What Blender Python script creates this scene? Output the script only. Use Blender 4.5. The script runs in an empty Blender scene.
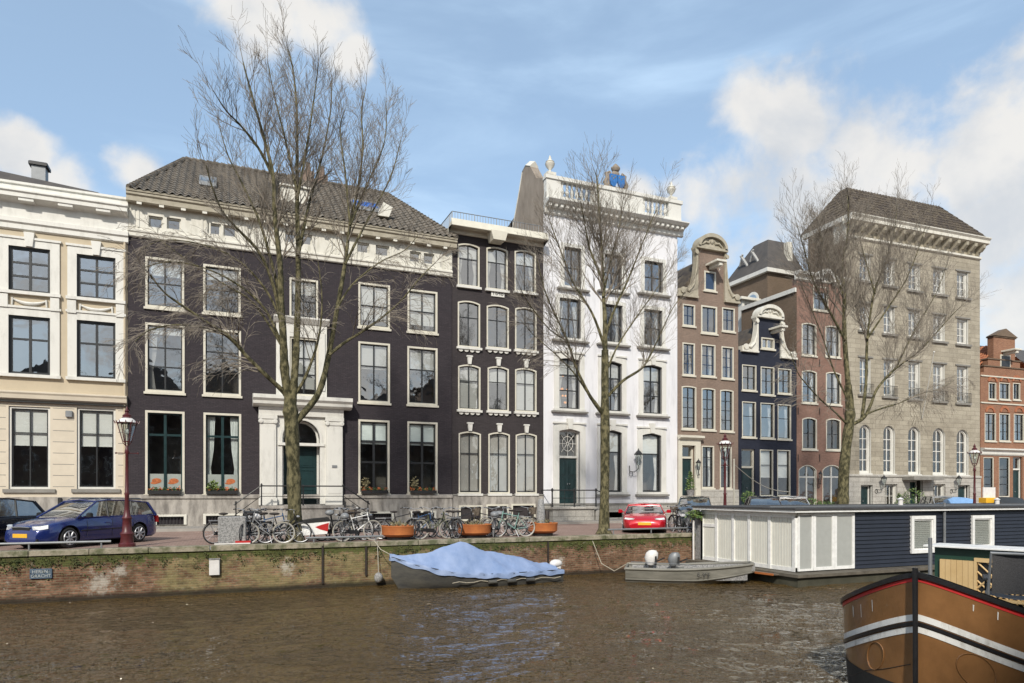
import bpy, bmesh, math, random
from mathutils import Vector, Matrix
R = math.radians
sin, cos, pi = math.sin, math.cos, math.pi
random.seed(7)
scene = bpy.context.scene
COL = scene.collection

# ------------------------------------------------------------------ camera
TH = R(22.9); F = 683.0; CX = 512.0; HY = 494.0; EYE = 1.65
cd = bpy.data.cameras.new('camera'); cam = bpy.data.objects.new('camera', cd); COL.objects.link(cam)
cam.location = (0, 0, EYE); cam.rotation_euler = (R(90), 0, -TH)
cd.sensor_width = 36; cd.lens = 36 * F / 1024; cd.shift_y = (HY - 341.5) / 1024
cd.clip_end = 4000; cd.clip_start = .1
scene.camera = cam
scene.view_settings.view_transform = 'Standard'; scene.view_settings.look = 'None'
scene.view_settings.exposure = 0.38; scene.view_settings.gamma = 1
scene.cycles.sample_clamp_indirect = 4.0; scene.cycles.caustics_reflective = False; scene.cycles.caustics_refractive = False
SUN_EL = R(36); SUN_AZ = R(-150)           # azimuth from +Y towards +X
sdir = Vector((sin(SUN_AZ) * cos(SUN_EL), cos(SUN_AZ) * cos(SUN_EL), sin(SUN_EL)))
ld = bpy.data.lights.new('sun', 'SUN'); ld.energy = 3.0; ld.angle = R(2.5); ld.color = (1, .94, .84)
lo = bpy.data.objects.new('sun', ld); COL.objects.link(lo); lo.location = (-20, -20, 40)
lo.rotation_euler = (-sdir).to_track_quat('-Z', 'Y').to_euler()

def pdir(px, py):
    u = (px - CX) / F; v = (HY - py) / F
    return Vector((sin(TH) + u * cos(TH), cos(TH) - u * sin(TH), v)).normalized()

W = bpy.data.worlds.new('World'); scene.world = W; W.use_nodes = True
def make_world():
    nt = W.node_tree; N = nt.nodes; L = nt.links; N.clear()
    out = N.new('ShaderNodeOutputWorld'); bg = N.new('ShaderNodeBackground'); bg.inputs[1].default_value = .12
    L.new(bg.outputs[0], out.inputs[0])
    sky = N.new('ShaderNodeTexSky'); sky.sky_type = 'NISHITA'; sky.sun_disc = False
    sky.sun_elevation = SUN_EL; sky.sun_rotation = SUN_AZ; sky.air_density = 1.0; sky.dust_density = 1.2; sky.ozone_density = 1.6
    tc = N.new('ShaderNodeTexCoord')
    def math_(op, a, b=None, c=None, clamp=False):
        n = N.new('ShaderNodeMath'); n.operation = op; n.use_clamp = clamp
        for i, v in enumerate((a, b, c)):
            if v is None: continue
            if isinstance(v, (int, float)): n.inputs[i].default_value = v
            else: L.new(v, n.inputs[i])
        return n.outputs[0]
    def noise(vec, scale, detail=8, rough=.55, dist=0):
        n = N.new('ShaderNodeTexNoise'); n.inputs['Scale'].default_value = scale; n.inputs['Detail'].default_value = detail
        n.inputs['Roughness'].default_value = rough; n.inputs['Distortion'].default_value = dist
        L.new(vec, n.inputs['Vector']); return n.outputs['Fac']
    def mapr(v, a, b, c=0, d=1):
        n = N.new('ShaderNodeMapRange'); n.interpolation_type = 'SMOOTHSTEP'
        for i, q in enumerate((a, b, c, d)): n.inputs[i + 1].default_value = q
        L.new(v, n.inputs[0]); return n.outputs[0]
    G = tc.outputs['Generated']
    blobs = [(790, 120, .11), (755, 110, .08), (745, 175, .10), (695, 205, .09), (865, 165, .11), (1015, 125, .12), (975, 165, .07), (1005, 230, .08), (1025, 300, .08), (800, 195, .10), (900, 170, .07),
             (18, 152, .038), (265, 5, .08), (315, 25, .055), (345, 60, .04), (60, 205, .05), (140, 176, .036), (640, 195, .04), (1060, 60, .08)]
    acc = None
    for px, py, r in blobs:
        d = N.new('ShaderNodeVectorMath'); d.operation = 'DISTANCE'; L.new(G, d.inputs[0]); d.inputs[1].default_value = pdir(px, py)
        v = math_('SUBTRACT', 1, math_('DIVIDE', d.outputs['Value'], r))
        acc = v if acc is None else math_('MAXIMUM', acc, v)
    acc = math_('MAXIMUM', acc, -1.0)
    sep = N.new('ShaderNodeSeparateXYZ'); L.new(G, sep.inputs[0])
    # everything behind the viewer has a loose cumulus cover as well
    behind = math_('MULTIPLY_ADD', noise(G, 2.6, 4, .5), 3.2, -1.05)
    sb = N.new('ShaderNodeVectorMath'); sb.operation = 'DOT_PRODUCT'; L.new(G, sb.inputs[0]); sb.inputs[1].default_value = (sin(TH), cos(TH), 0)
    bm = mapr(sb.outputs['Value'], .15, -.2)
    acc = math_('MAXIMUM', acc, math_('ADD', behind, math_('MULTIPLY_ADD', bm, 1.6, -1.6)))
    n1 = noise(G, 8, 12, .56, .15)
    cum = mapr(math_('ADD', acc, math_('MULTIPLY_ADD', n1, 3.1, -1.60)), .05, .80)
    # thin high veil, stretched sideways
    mp = N.new('ShaderNodeMapping'); mp.inputs['Scale'].default_value = (1.0, 1.0, 4.5); mp.inputs['Rotation'].default_value = (R(12), R(-14), 0)
    L.new(G, mp.inputs[0])
    veil = mapr(noise(mp.outputs[0], 2.3, 7, .55, .4), .40, .80, .34, .80)
    hz = mapr(sep.outputs['Z'], 0, .5, .72, .2)
    veil = math_('MAXIMUM', veil, hz)
    # cloud brightness from a second noise: greyer bellies
    n2 = noise(G, 6, 6, .55, .2)
    ramp = N.new('ShaderNodeMix'); ramp.data_type = 'RGBA'; L.new(mapr(n2, .38, .62), ramp.inputs[0])
    ramp.inputs[6].default_value = (4.5, 4.55, 4.6, 1); ramp.inputs[7].default_value = (6.15, 5.85, 5.4, 1)
    m1 = N.new('ShaderNodeMix'); m1.data_type = 'RGBA'; L.new(veil, m1.inputs[0])
    tint = N.new('ShaderNodeMix'); tint.data_type = 'RGBA'; tint.blend_type = 'MULTIPLY'; tint.inputs[0].default_value = 1
    L.new(sky.outputs[0], tint.inputs[6]); tint.inputs[7].default_value = (1.15, 1.18, 1.14, 1)
    L.new(tint.outputs[2], m1.inputs[6]); m1.inputs[7].default_value = (4.15, 5.55, 7.1, 1)
    m2 = N.new('ShaderNodeMix'); m2.data_type = 'RGBA'; L.new(math_('MULTIPLY', cum, .84), m2.inputs[0])
    L.new(m1.outputs[2], m2.inputs[6]); L.new(ramp.outputs[2], m2.inputs[7])
    L.new(m2.outputs[2], bg.inputs[0])
make_world()

# ------------------------------------------------------------------ materials
MATS = {}
def nodes(name, rough=.7, metallic=0, spec=.5):
    m = bpy.data.materials.new(name); m.use_nodes = True; MATS[name] = m
    p = m.node_tree.nodes['Principled BSDF']
    p.inputs['Roughness'].default_value = rough; p.inputs['Metallic'].default_value = metallic
    p.inputs['Specular IOR Level'].default_value = spec
    return m, m.node_tree.nodes, m.node_tree.links, p
def rgba(c): return (c[0], c[1], c[2], 1)
def surf(name, col, rough=.7, var=.25, scale=3.0, bump=.15, bscale=30, metallic=0, col2=None, spec=.5, coat=0, stretch=(1, 1, 1), thresh=(.3, .7)):
    """general weathered surface: two-scale noise in colour and bump"""
    m, N, L, p = nodes(name, rough, metallic, spec)
    tc = N.new('ShaderNodeTexCoord'); mp = N.new('ShaderNodeMapping'); mp.inputs['Scale'].default_value = stretch
    L.new(tc.outputs['Object'], mp.inputs[0])
    n = N.new('ShaderNodeTexNoise'); n.inputs['Scale'].default_value = scale; n.inputs['Detail'].default_value = 8; n.inputs['Roughness'].default_value = .65
    L.new(mp.outputs[0], n.inputs['Vector'])
    r = N.new('ShaderNodeMapRange'); L.new(n.outputs['Fac'], r.inputs[0]); r.inputs[1].default_value = thresh[0]; r.inputs[2].default_value = thresh[1]
    mx = N.new('ShaderNodeMix'); mx.data_type = 'RGBA'; L.new(r.outputs[0], mx.inputs[0])
    c2 = col2 or tuple(min(1, c * (1 + var)) for c in col); c1 = col if col2 else tuple(c * (1 - var) for c in col)
    mx.inputs[6].default_value = rgba(c1); mx.inputs[7].default_value = rgba(c2)
    L.new(mx.outputs[2], p.inputs['Base Color'])
    if bump:
        n2 = N.new('ShaderNodeTexNoise'); n2.inputs['Scale'].default_value = bscale; n2.inputs['Detail'].default_value = 5
        L.new(mp.outputs[0], n2.inputs['Vector'])
        b = N.new('ShaderNodeBump'); b.inputs['Strength'].default_value = bump; b.inputs['Distance'].default_value = .02
        L.new(n2.outputs['Fac'], b.inputs['Height']); L.new(b.outputs[0], p.inputs['Normal'])
    if coat: p.inputs['Coat Weight'].default_value = coat; p.inputs['Coat Roughness'].default_value = .04
    return m
def masonry(name, c1, c2, mortar, bw=.22, bh=.065, ms=.012, rough=.85, flat=False, bump=.35, dirt=(.5, .5, .5), dscale=.5, dirtamt=.5, offset=.5):
    """brick or ashlar in object space; flat=True lays it on the ground plane"""
    m, N, L, p = nodes(name, rough, 0, .3)
    tc = N.new('ShaderNodeTexCoord'); sp = N.new('ShaderNodeSeparateXYZ'); L.new(tc.outputs['Object'], sp.inputs[0])
    cb = N.new('ShaderNodeCombineXYZ')
    if flat:
        L.new(sp.outputs[0], cb.inputs[0]); L.new(sp.outputs[1], cb.inputs[1])
    else:
        a = N.new('ShaderNodeMath'); a.operation = 'ADD'; L.new(sp.outputs[0], a.inputs[0]); L.new(sp.outputs[1], a.inputs[1])
        L.new(a.outputs[0], cb.inputs[0]); L.new(sp.outputs[2], cb.inputs[1])
    br = N.new('ShaderNodeTexBrick'); L.new(cb.outputs[0], br.inputs['Vector'])
    br.inputs['Scale'].default_value = 1; br.inputs['Brick Width'].default_value = bw; br.inputs['Row Height'].default_value = bh
    br.inputs['Mortar Size'].default_value = ms; br.inputs['Mortar Smooth'].default_value = .2; br.inputs['Bias'].default_value = 0
    br.offset = offset
    br.inputs['Color1'].default_value = rgba(c1); br.inputs['Color2'].default_value = rgba(c2); br.inputs['Mortar'].default_value = rgba(mortar)
    n = N.new('ShaderNodeTexNoise'); n.inputs['Scale'].default_value = dscale; n.inputs['Detail'].default_value = 9; n.inputs['Roughness'].default_value = .7
    L.new(tc.outputs['Object'], n.inputs['Vector'])
    r = N.new('ShaderNodeMapRange'); L.new(n.outputs['Fac'], r.inputs[0]); r.inputs[1].default_value = .4; r.inputs[2].default_value = .7
    r.inputs[4].default_value = dirtamt
    mx = N.new('ShaderNodeMix'); mx.data_type = 'RGBA'; mx.blend_type = 'MULTIPLY'; L.new(r.outputs[0], mx.inputs[0])
    L.new(br.outputs['Color'], mx.inputs[6]); mx.inputs[7].default_value = rgba(dirt)
    n3 = N.new('ShaderNodeTexNoise'); n3.inputs['Scale'].default_value = 14; n3.inputs['Detail'].default_value = 4; L.new(tc.outputs['Object'], n3.inputs['Vector'])
    r3 = N.new('ShaderNodeMapRange'); L.new(n3.outputs['Fac'], r3.inputs[0]); r3.inputs[1].default_value = .3; r3.inputs[2].default_value = .7; r3.inputs[3].default_value = .82; r3.inputs[4].default_value = 1.15
    m3 = N.new('ShaderNodeVectorMath'); m3.operation = 'SCALE'; L.new(mx.outputs[2], m3.inputs[0]); L.new(r3.outputs[0], m3.inputs['Scale'])
    L.new(m3.outputs[0], p.inputs['Base Color'])
    b = N.new('ShaderNodeBump'); b.inputs['Strength'].default_value = bump; b.inputs['Distance'].default_value = .012; b.invert = True
    L.new(br.outputs['Fac'], b.inputs['Height']); L.new(b.outputs[0], p.inputs['Normal'])
    return m
def glassmat(name, base=.3, tint=(.9, .95, .95), rough=.015, wav=.25):
    m = bpy.data.materials.new(name); m.use_nodes = True; N = m.node_tree.nodes; L = m.node_tree.links; N.clear(); MATS[name] = m
    o = N.new('ShaderNodeOutputMaterial'); mix = N.new('ShaderNodeMixShader'); t = N.new('ShaderNodeBsdfTransparent'); g = N.new('ShaderNodeBsdfGlossy')
    t.inputs[0].default_value = rgba(tint); g.inputs['Roughness'].default_value = rough
    lw = N.new('ShaderNodeLayerWeight'); lw.inputs[0].default_value = .25
    pw = N.new('ShaderNodeMath'); pw.operation = 'POWER'; pw.inputs[1].default_value = 3.5; L.new(lw.outputs['Facing'], pw.inputs[0]); lw.inputs[0].default_value = .5
    a = N.new('ShaderNodeMath'); a.operation = 'MULTIPLY_ADD'; a.use_clamp = True; a.inputs[1].default_value = .75; a.inputs[2].default_value = base
    L.new(pw.outputs[0], a.inputs[0]); L.new(a.outputs[0], mix.inputs[0]); L.new(t.outputs[0], mix.inputs[1]); L.new(g.outputs[0], mix.inputs[2])
    tc = N.new('ShaderNodeTexCoord'); n = N.new('ShaderNodeTexNoise'); n.inputs['Scale'].default_value = 1.3; n.inputs['Detail'].default_value = 2
    L.new(tc.outputs['Object'], n.inputs['Vector']); b = N.new('ShaderNodeBump'); b.inputs['Strength'].default_value = wav; b.inputs['Distance'].default_value = .06
    L.new(n.outputs['Fac'], b.inputs['Height']); L.new(b.outputs[0], g.inputs['Normal'])
    L.new(mix.outputs[0], o.inputs[0]); return m

surf('white_paint', (.52, .51, .47), .5, .10, 2.4, .12, col2=(.66, .65, .605), thresh=(.25, .5), stretch=(1.5, 1.5, .5))
surf('beige_cornice', (.30, .27, .20), .7, .2, 3, .2, 20, col2=(.44, .40, .32))
surf('cream_paint', (.60, .57, .48), .5, .10, 2.0, .08)
surf('old_white', (.46, .44, .37), .65, .16, 2.6, .25, 20, col2=(.66, .64, .57), thresh=(.25, .5), stretch=(1.5, 1.5, .5))
surf('lavender_white', (.55, .55, .575), .75, .1, 1.6, .15, 40, col2=(.72, .72, .745), stretch=(1.6, 1.6, .22), thresh=(.28, .5))
surf('tan_stucco', (.50, .425, .31), .8, .09, .8, .15, 40)
surf('pale_tan', (.60, .535, .43), .8, .08, 1.0, .15, 40)
masonry('aubergine_brick', (.036, .031, .036), (.052, .043, .049), (.030, .026, .030), dirt=(.75, .7, .75), bump=.15)
masonry('charcoal_brick', (.044, .037, .039), (.058, .049, .051), (.036, .031, .033), dirt=(.7, .7, .72), bump=.15)
masonry('navy_brick', (.022, .026, .042), (.031, .036, .055), (.019, .022, .035), dirt=(.7, .75, .85), bump=.15)
masonry('brown_brick', (.21, .145, .11), (.27, .185, .14), (.23, .19, .16), dirt=(.7, .7, .7))
masonry('red_brick', (.22, .125, .095), (.30, .17, .13), (.22, .155, .125), dirt=(.75, .7, .68))
masonry('orange_brick', (.24, .095, .052), (.33, .15, .08), (.27, .19, .14), dirt=(.7, .65, .6))
masonry('umber_brick', (.15, .105, .07), (.19, .13, .09), (.16, .13, .10), dirt=(.6, .6, .58), dirtamt=.6)
masonry('grey_ashlar', (.35, .315, .25), (.43, .39, .31), (.30, .27, .215), bw=.95, bh=.34, ms=.025, dirt=(.58, .56, .54), dscale=.55, dirtamt=.8)
masonry('pale_ashlar', (.42, .40, .36), (.48, .46, .42), (.30, .28, .25), bw=1.1, bh=.36, ms=.02, dirt=(.6, .6, .6), dscale=1.1, dirtamt=.7)
surf('plinth_stone', (.17, .155, .14), .85, .3, 3.4, .4, 22, col2=(.42, .39, .35), stretch=(1, 1, .3), thresh=(.32, .62))
surf('sill_stone', (.22, .21, .19), .8, .2, 3, .3, 30)
surf('interior', (.13, .115, .10), .9, .5, 1.2, 0)
surf('blind_cloth', (.78, .80, .77), .9, .06, 2, 0, stretch=(1, 1, 6))
surf('curtain_cloth', (.72, .72, .70), .9, .12, 3, 0)
surf('grey_blind', (.45, .44, .41), .9, .1, 2, 0)
surf('dark_sash', (.022, .024, .026), .4, .3, 5, 0)
surf('green_door', (.012, .034, .036), .32, .25, 3, 0)
surf('blue_sash', (.03, .06, .12), .4, .2, 4, 0)
surf('black_iron', (.018, .018, .019), .45, .4, 8, .1)
surf('zinc', (.22, .23, .24), .5, .15, 3, .05, metallic=.3)
surf('slate', (.055, .05, .048), .75, .3, 1.3, .4, 25, col2=(.10, .088, .078))
surf('pantile', (.065, .057, .047), .8, .3, 3.6, .5, 30, col2=(.20, .172, .138), thresh=(.35, .65))
surf('gable_render', (.20, .165, .13), .85, .3, 1.6, .4, 20, col2=(.33, .28, .23), stretch=(1, 1, .4))
surf('mossy_tile', (.045, .035, .03), .85, .3, 2.5, .4, 30, col2=(.10, .08, .055), thresh=(.4, .62))
surf('orange_tile', (.28, .09, .045), .8, .3, 2.2, .3, 30, col2=(.42, .17, .08))
surf('lead_flashing', (.42, .42, .41), .6, .2, 3, .2)
surf('amber_lamp', (.9, .35, .08), .6, .2, 6, 0)
_a = MATS['amber_lamp'].node_tree.nodes['Principled BSDF']; _a.inputs['Emission Color'].default_value = (1, .42, .1, 1); _a.inputs['Emission Strength'].default_value = .6
surf('blue_gold', (.03, .15, .42), .4, .3, 6, 0)
glassmat('window_glass', .2, (.98, .99, .98), wav=.12)
glassmat('clear_glass', .08, wav=.05)
glassmat('upper_glass', .42, (.98, .99, .98), wav=.12)
glassmat('sky_glass', .45, (.7, .8, .9))

# ------------------------------------------------------------------ mesh helpers
class MB:
    def __init__(s): s.v = []; s.f = []; s.m = []; s.T = None
    def add(s, vs, fs, m=0):
        o = len(s.v)
        if s.T is not None: vs = [s.T @ Vector(v) for v in vs]
        s.v += [tuple(v) for v in vs]; s.f += [tuple(i + o for i in f) for f in fs]; s.m += [m] * len(fs)
        return s
    def box(s, x0, x1, y0, y1, z0, z1, m=0):
        return s.add([(x0, y0, z0), (x1, y0, z0), (x1, y1, z0), (x0, y1, z0), (x0, y0, z1), (x1, y0, z1), (x1, y1, z1), (x0, y1, z1)],
              [(0, 3, 2, 1), (4, 5, 6, 7), (0, 1, 5, 4), (1, 2, 6, 5), (2, 3, 7, 6), (3, 0, 4, 7)], m)
    def cbox(s, x0, x1, y0, y1, z0, z1, b=.02, m=0):
        """box with chamfered vertical and top edges"""
        p = [(x0 + b, y0), (x1 - b, y0), (x1, y0 + b), (x1, y1 - b), (x1 - b, y1), (x0 + b, y1), (x0, y1 - b), (x0, y0 + b)]
        q = [(x0 + 2 * b, y0 + b), (x1 - 2 * b, y0 + b), (x1 - b, y0 + 2 * b), (x1 - b, y1 - 2 * b), (x1 - 2 * b, y1 - b), (x0 + 2 * b, y1 - b), (x0 + b, y1 - 2 * b), (x0 + b, y0 + 2 * b)]
        vs = [(a, c, z0) for a, c in p] + [(a, c, z1 - b) for a, c in p] + [(a, c, z1) for a, c in q]
        fs = [tuple(range(7, -1, -1)), tuple(range(16, 24))]
        for k in range(8):
            j = (k + 1) % 8; fs += [(k, j, 8 + j, 8 + k), (8 + k, 8 + j, 16 + j, 16 + k)]
        return s.add(vs, fs, m)
    def prism(s, poly, ax, a, b, m=0):
        """poly in the plane across axis ax: x -> (y,z), y -> (x,z), z -> (x,y)"""
        n = len(poly)
        mk = {'x': lambda p, t: (t, p[0], p[1]), 'y': lambda p, t: (p[0], t, p[1]), 'z': lambda p, t: (p[0], p[1], t)}[ax]
        vs = [mk(p, a) for p in poly] + [mk(p, b) for p in poly]
        fs = [tuple(range(n)), tuple(range(2 * n - 1, n - 1, -1))] + [(i, i + n, (i + 1) % n + n, (i + 1) % n) for i in range(n)]
        return s.add(vs, fs, m)
    def tube(s, pts, rs, n=8, m=0, cap=True, closed=False):
        pts = [Vector(p) for p in pts]
        if not hasattr(rs, '__len__'): rs = [rs] * len(pts)
        vs = []; fs = []; k = len(pts); ref = None
        for i, p in enumerate(pts):
            if closed: t = pts[(i + 1) % k] - pts[i - 1]
            else: t = (pts[min(i + 1, k - 1)] - pts[max(i - 1, 0)])
            if t.length < 1e-9: t = Vector((0, 0, 1))
            t.normalize()
            if ref is None: ref = Vector((0, 0, 1)) if abs(t.z) < .9 else Vector((1, 0, 0))
            a = ref - t * ref.dot(t)
            if a.length < 1e-6: a = t.orthogonal()
            a.normalize(); ref = a; b = t.cross(a)
            for j in range(n):
                w = 2 * pi * j / n; vs.append(p + (a * cos(w) + b * sin(w)) * rs[i])
        for i in range(k if closed else k - 1):
            i2 = (i + 1) % k
            for j in range(n):
                j2 = (j + 1) % n; fs.append((i * n + j, i * n + j2, i2 * n + j2, i2 * n + j))
        if cap and not closed: fs += [tuple(range(n - 1, -1, -1)), tuple((k - 1) * n + j for j in range(n))]
        return s.add(vs, fs, m)
    def lathe(s, prof, c=(0, 0, 0), n=12, m=0, ax='z'):
        vs = []; fs = []
        for r, z in prof:
            for j in range(n):
                w = 2 * pi * j / n + pi / n; a, b = r * cos(w), r * sin(w)
                vs.append((c[0] + a, c[1] + b, c[2] + z) if ax == 'z' else ((c[0] + a, c[1] + z, c[2] + b) if ax == 'y' else (c[0] + z, c[1] + a, c[2] + b)))
        for i in range(len(prof) - 1):
            for j in range(n): j2 = (j + 1) % n; fs.append((i * n + j, i * n + j2, (i + 1) * n + j2, (i + 1) * n + j))
        fs += [tuple(range(n - 1, -1, -1)), tuple((len(prof) - 1) * n + j for j in range(n))]
        return s.add(vs, fs, m)
    def ball(s, c, r, nu=8, nv=6, m=0, sc=(1, 1, 1)):
        prof = [(max(1e-4, sin(pi * i / nv)), -cos(pi * i / nv)) for i in range(nv + 1)]
        vs = []; fs = []
        for rr, z in prof:
            for j in range(nu): w = 2 * pi * j / nu; vs.append((c[0] + r * sc[0] * rr * cos(w), c[1] + r * sc[1] * rr * sin(w), c[2] + r * sc[2] * z))
        for i in range(nv):
            for j in range(nu): j2 = (j + 1) % nu; fs.append((i * nu + j, i * nu + j2, (i + 1) * nu + j2, (i + 1) * nu + j))
        return s.add(vs, fs, m)
    def grid(s, rows, m=0, closed=False):
        """rows of equally long point lists"""
        k = len(rows[0]); vs = [p for r in rows for p in r]; fs = []
        for i in range(len(rows) - 1):
            for j in range(k if closed else k - 1): j2 = (j + 1) % k; fs.append((i * k + j, i * k + j2, (i + 1) * k + j2, (i + 1) * k + j))
        return s.add(vs, fs, m)
    def build(s, name, mats, parent=None, smooth=False, fix=True):
        me = bpy.data.meshes.new(name); me.from_pydata(s.v, [], s.f)
        if isinstance(mats, str): mats = [mats]
        for q in mats: me.materials.append(MATS[q])
        if len(mats) > 1: me.polygons.foreach_set('material_index', s.m)
        if smooth: me.polygons.foreach_set('use_smooth', [True] * len(me.polygons))
        if fix:
            bm = bmesh.new(); bm.from_mesh(me); bmesh.ops.recalc_face_normals(bm, faces=bm.faces); bm.to_mesh(me); bm.free()
        me.update()
        if smooth:
            try: me.set_sharp_from_angle(angle=R(40))
            except Exception: pass
        o = bpy.data.objects.new(name, me); COL.objects.link(o)
        if parent is not None: o.parent = parent
        return o
def tag(o, label=None, cat=None, group=None, kind=None):
    if label: o['label'] = label
    if cat: o['category'] = cat
    if group: o['group'] = group
    if kind: o['kind'] = kind
    return o
def empty(name, loc=(0, 0, 0), rz=0, label=None, cat=None, group=None):
    o = bpy.data.objects.new(name, None); COL.objects.link(o); o.location = loc; o.rotation_euler = (0, 0, rz); o.empty_display_size = .3
    return tag(o, label, cat, group)
KIDS = {}
def copy_tree(o, parent=None):
    c = o.copy(); COL.objects.link(c)
    if parent is not None: c.parent = parent
    for ch in [q for q in o.children]: copy_tree(ch, c)
    return c
def hit(px, Y):
    """world X and depth where the sight line of column px meets the plane at distance Y"""
    u = (px - CX) / F; d = Y / (cos(TH) - u * sin(TH)); return d * (sin(TH) + u * cos(TH)), d
def at(px, Y, py=None):
    X, d = hit(px, Y); return Vector((X, Y, 0 if py is None else EYE + (HY - py) * d / F))

# ------------------------------------------------------------------ houses
def contour(x0, x1, z0, z1, rise=0, n=8):
    """closed outline, counter-clockwise seen from the street, arched head"""
    pts = [(x0, z0), (x1, z0)]
    w = (x1 - x0) / 2; cx = (x0 + x1) / 2
    if rise < .001:
        return pts + [(x1 - 2 * w * i / n, z1) for i in range(n + 1)]
    Rr = (w * w + rise * rise) / (2 * rise); cz = z1 - Rr; a = math.asin(min(1, w / Rr))
    if rise > w * .98: a = pi / 2
    return pts + [(cx + Rr * sin(a - 2 * a * i / n), cz + Rr * cos(a - 2 * a * i / n)) for i in range(n + 1)]
def band(mb, oc, ic, ya, yb, m=0):
    """ring between two outlines, from depth ya (front) to yb"""
    k = len(oc); vs = [(x, ya, z) for x, z in oc] + [(x, ya, z) for x, z in ic] + [(x, yb, z) for x, z in oc] + [(x, yb, z) for x, z in ic]; fs = []
    for i in range(k):
        j = (i + 1) % k; fs += [(i, j, k + j, k + i), (k + i, k + j, 3 * k + j, 3 * k + i), (j, i, 2 * k + i, 2 * k + j)]
    mb.add(vs, fs, m)
class House:
    def __init__(s, name, label, pxl, pxr, Y=36.0, rot=0.0, depth=11, cat='house', pivot=None, base=.12):
        s.rot = R(rot)
        X, d = hit(pivot if pivot is not None else pxl, Y); s.o = (X, Y); s.base = base
        s.e = empty(name, (X, Y, 0), s.rot, label, cat); s.depth = depth
        s.x0 = s.fx(pxl) + .012; s.x1 = s.fx(pxr) - .012; s.op = []; s.rnd = random.Random(hash(name) % 1000 + int(pxl))
    def ray(s, px, yo=0.0):
        u = (px - CX) / F; dx = sin(TH) + u * cos(TH); dy = cos(TH) - u * sin(TH)
        ca, sa = cos(s.rot), sin(s.rot)
        d = (yo + (-s.o[0] * sa + s.o[1] * ca)) / (-dx * sa + dy * ca)
        x = (d * dx - s.o[0]) * ca + (d * dy - s.o[1]) * sa
        return x, d
    def fx(s, px, yo=0.0): return s.ray(px, yo)[0]
    def fz(s, px, py, yo=0.0): return EYE + (HY - py) * s.ray(px, yo)[1] / F
    def rect(s, a, b, t, bt, yo=0.0):
        m = (a + b) / 2; return s.fx(a, yo), s.fx(b, yo), s.fz(m, bt, yo), s.fz(m, t, yo)
    def surround(s, x0, x1, z0, z1, w=.28, mat='white_paint', key=False, proud=.07, rise=0, sill=True, ears=0, parent=None):
        mb = MB(); oc = contour(x0 - w, x1 + w, z0, z1 + w * .9, rise); ic = contour(x0, x1, z0 + .001, z1, rise)
        band(mb, oc, ic, -proud, .06)
        if ears:
            mb.box(x0 - w - ears, x1 + w + ears, -proud - .05, .0, z1 + w * .9 + .002, z1 + w * .9 + .1)
        if key:
            cx = (x0 + x1) / 2; mb.prism([(cx - .13, z1 + .02), (cx + .13, z1 + .02), (cx + .2, z1 + w + .28), (cx - .2, z1 + w + .28)], 'y', -proud - .09, .02)
        if sill: mb.box(x0 - w - .05, x1 + w + .05, -proud - .1, .03, z0 - .14, z0 - .002)
        return mb.build('window_surround', mat, parent or s.e)
    def win(s, a=None, b=None, t=None, bt=None, loc=None, cols=2, bars=(.5,), rise=0, fw=.09, fc='cream_paint', sash='dark_sash', sw=.055, rec=.08, blind=0, bcol='blind_cloth',
            curtain=0, sill=None, glass=None, thick=.07, midfrom=0, light=None, name='window', proudframe=0.0):
        x0, x1, z0, z1 = loc if loc else s.rect(a, b, t, bt)
        if glass is None: glass = 'upper_glass' if z0 > 5.2 else 'window_glass'
        s.op.append((x0, x1, z0, z1, rise))
        oc = contour(x0, x1, z0, z1, rise); i1 = contour(x0 + fw, x1 - fw, z0 + fw, z1 - fw, rise * (x1 - x0 - 2 * fw) / (x1 - x0))
        f = MB(); band(f, oc, i1, rec - .05 - proudframe, rec + .08, 0)
        i2 = contour(x0 + fw + sw, x1 - fw - sw, z0 + fw + sw, z1 - fw - sw, rise * (x1 - x0 - 2 * fw - 2 * sw) / (x1 - x0))
        band(f, i1, i2, rec - .0, rec + .07, 1)
        ix0, ix1, iz0, iz1 = x0 + fw + sw, x1 - fw - sw, z0 + fw + sw, z1 - fw - sw
        for c in range(1, cols):
            x = ix0 + (ix1 - ix0) * c / cols; f.box(x - thick / 2, x + thick / 2, rec + .004, rec + .062, iz0 + (iz1 - iz0) * midfrom, iz1 - (rise * .0 if c * 2 == cols else rise * .55), 1)
        for q in bars:
            z = iz0 + (iz1 - iz0) * q; f.box(ix0, ix1, rec + .008, rec + .058, z - thick * .42, z + thick * .42, 1)
        if sill:
            f.box(x0 - .06, x1 + .06, -.09, rec, z0 - .11, z0 - .003, 0)
        fr = f.build(name, [fc, sash], s.e)
        g = MB(); g.add([(x, rec + .045, z) for x, z in i2], [tuple(range(len(i2)))]); g.build('pane', glass, fr)
        if blind:
            q = MB(); zz = iz1 - (iz1 - iz0) * blind; q.box(ix0 + .01, ix1 - .01, rec + .11, rec + .12, zz, iz1 + fw * .5 - rise * .0); q.box(ix0, ix1, rec + .10, rec + .13, zz - .03, zz)
            q.build('blind', bcol, fr)
        if curtain:
            for sd in (0, 1):
                if curtain == 1 and sd == 0 or curtain == 3 and sd == 1: continue
                wd = (ix1 - ix0) * .26; q = MB(); n = 14; rows = []
                for z, k in ((iz1, 1), (iz0 + (iz1 - iz0) * .55, .8), (iz0 + (iz1 - iz0) * .3, .45), (iz0, .75)):
                    rows.append([((ix0 + wd * k * i / n) if sd == 0 else (ix1 - wd * k * i / n), rec + .2 + .03 * sin(i * 2.1), z) for i in range(n + 1)])
                q.grid(rows); q.build('curtain', 'curtain_cloth', fr, smooth=True)
        return fr, (x0, x1, z0, z1)
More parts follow.
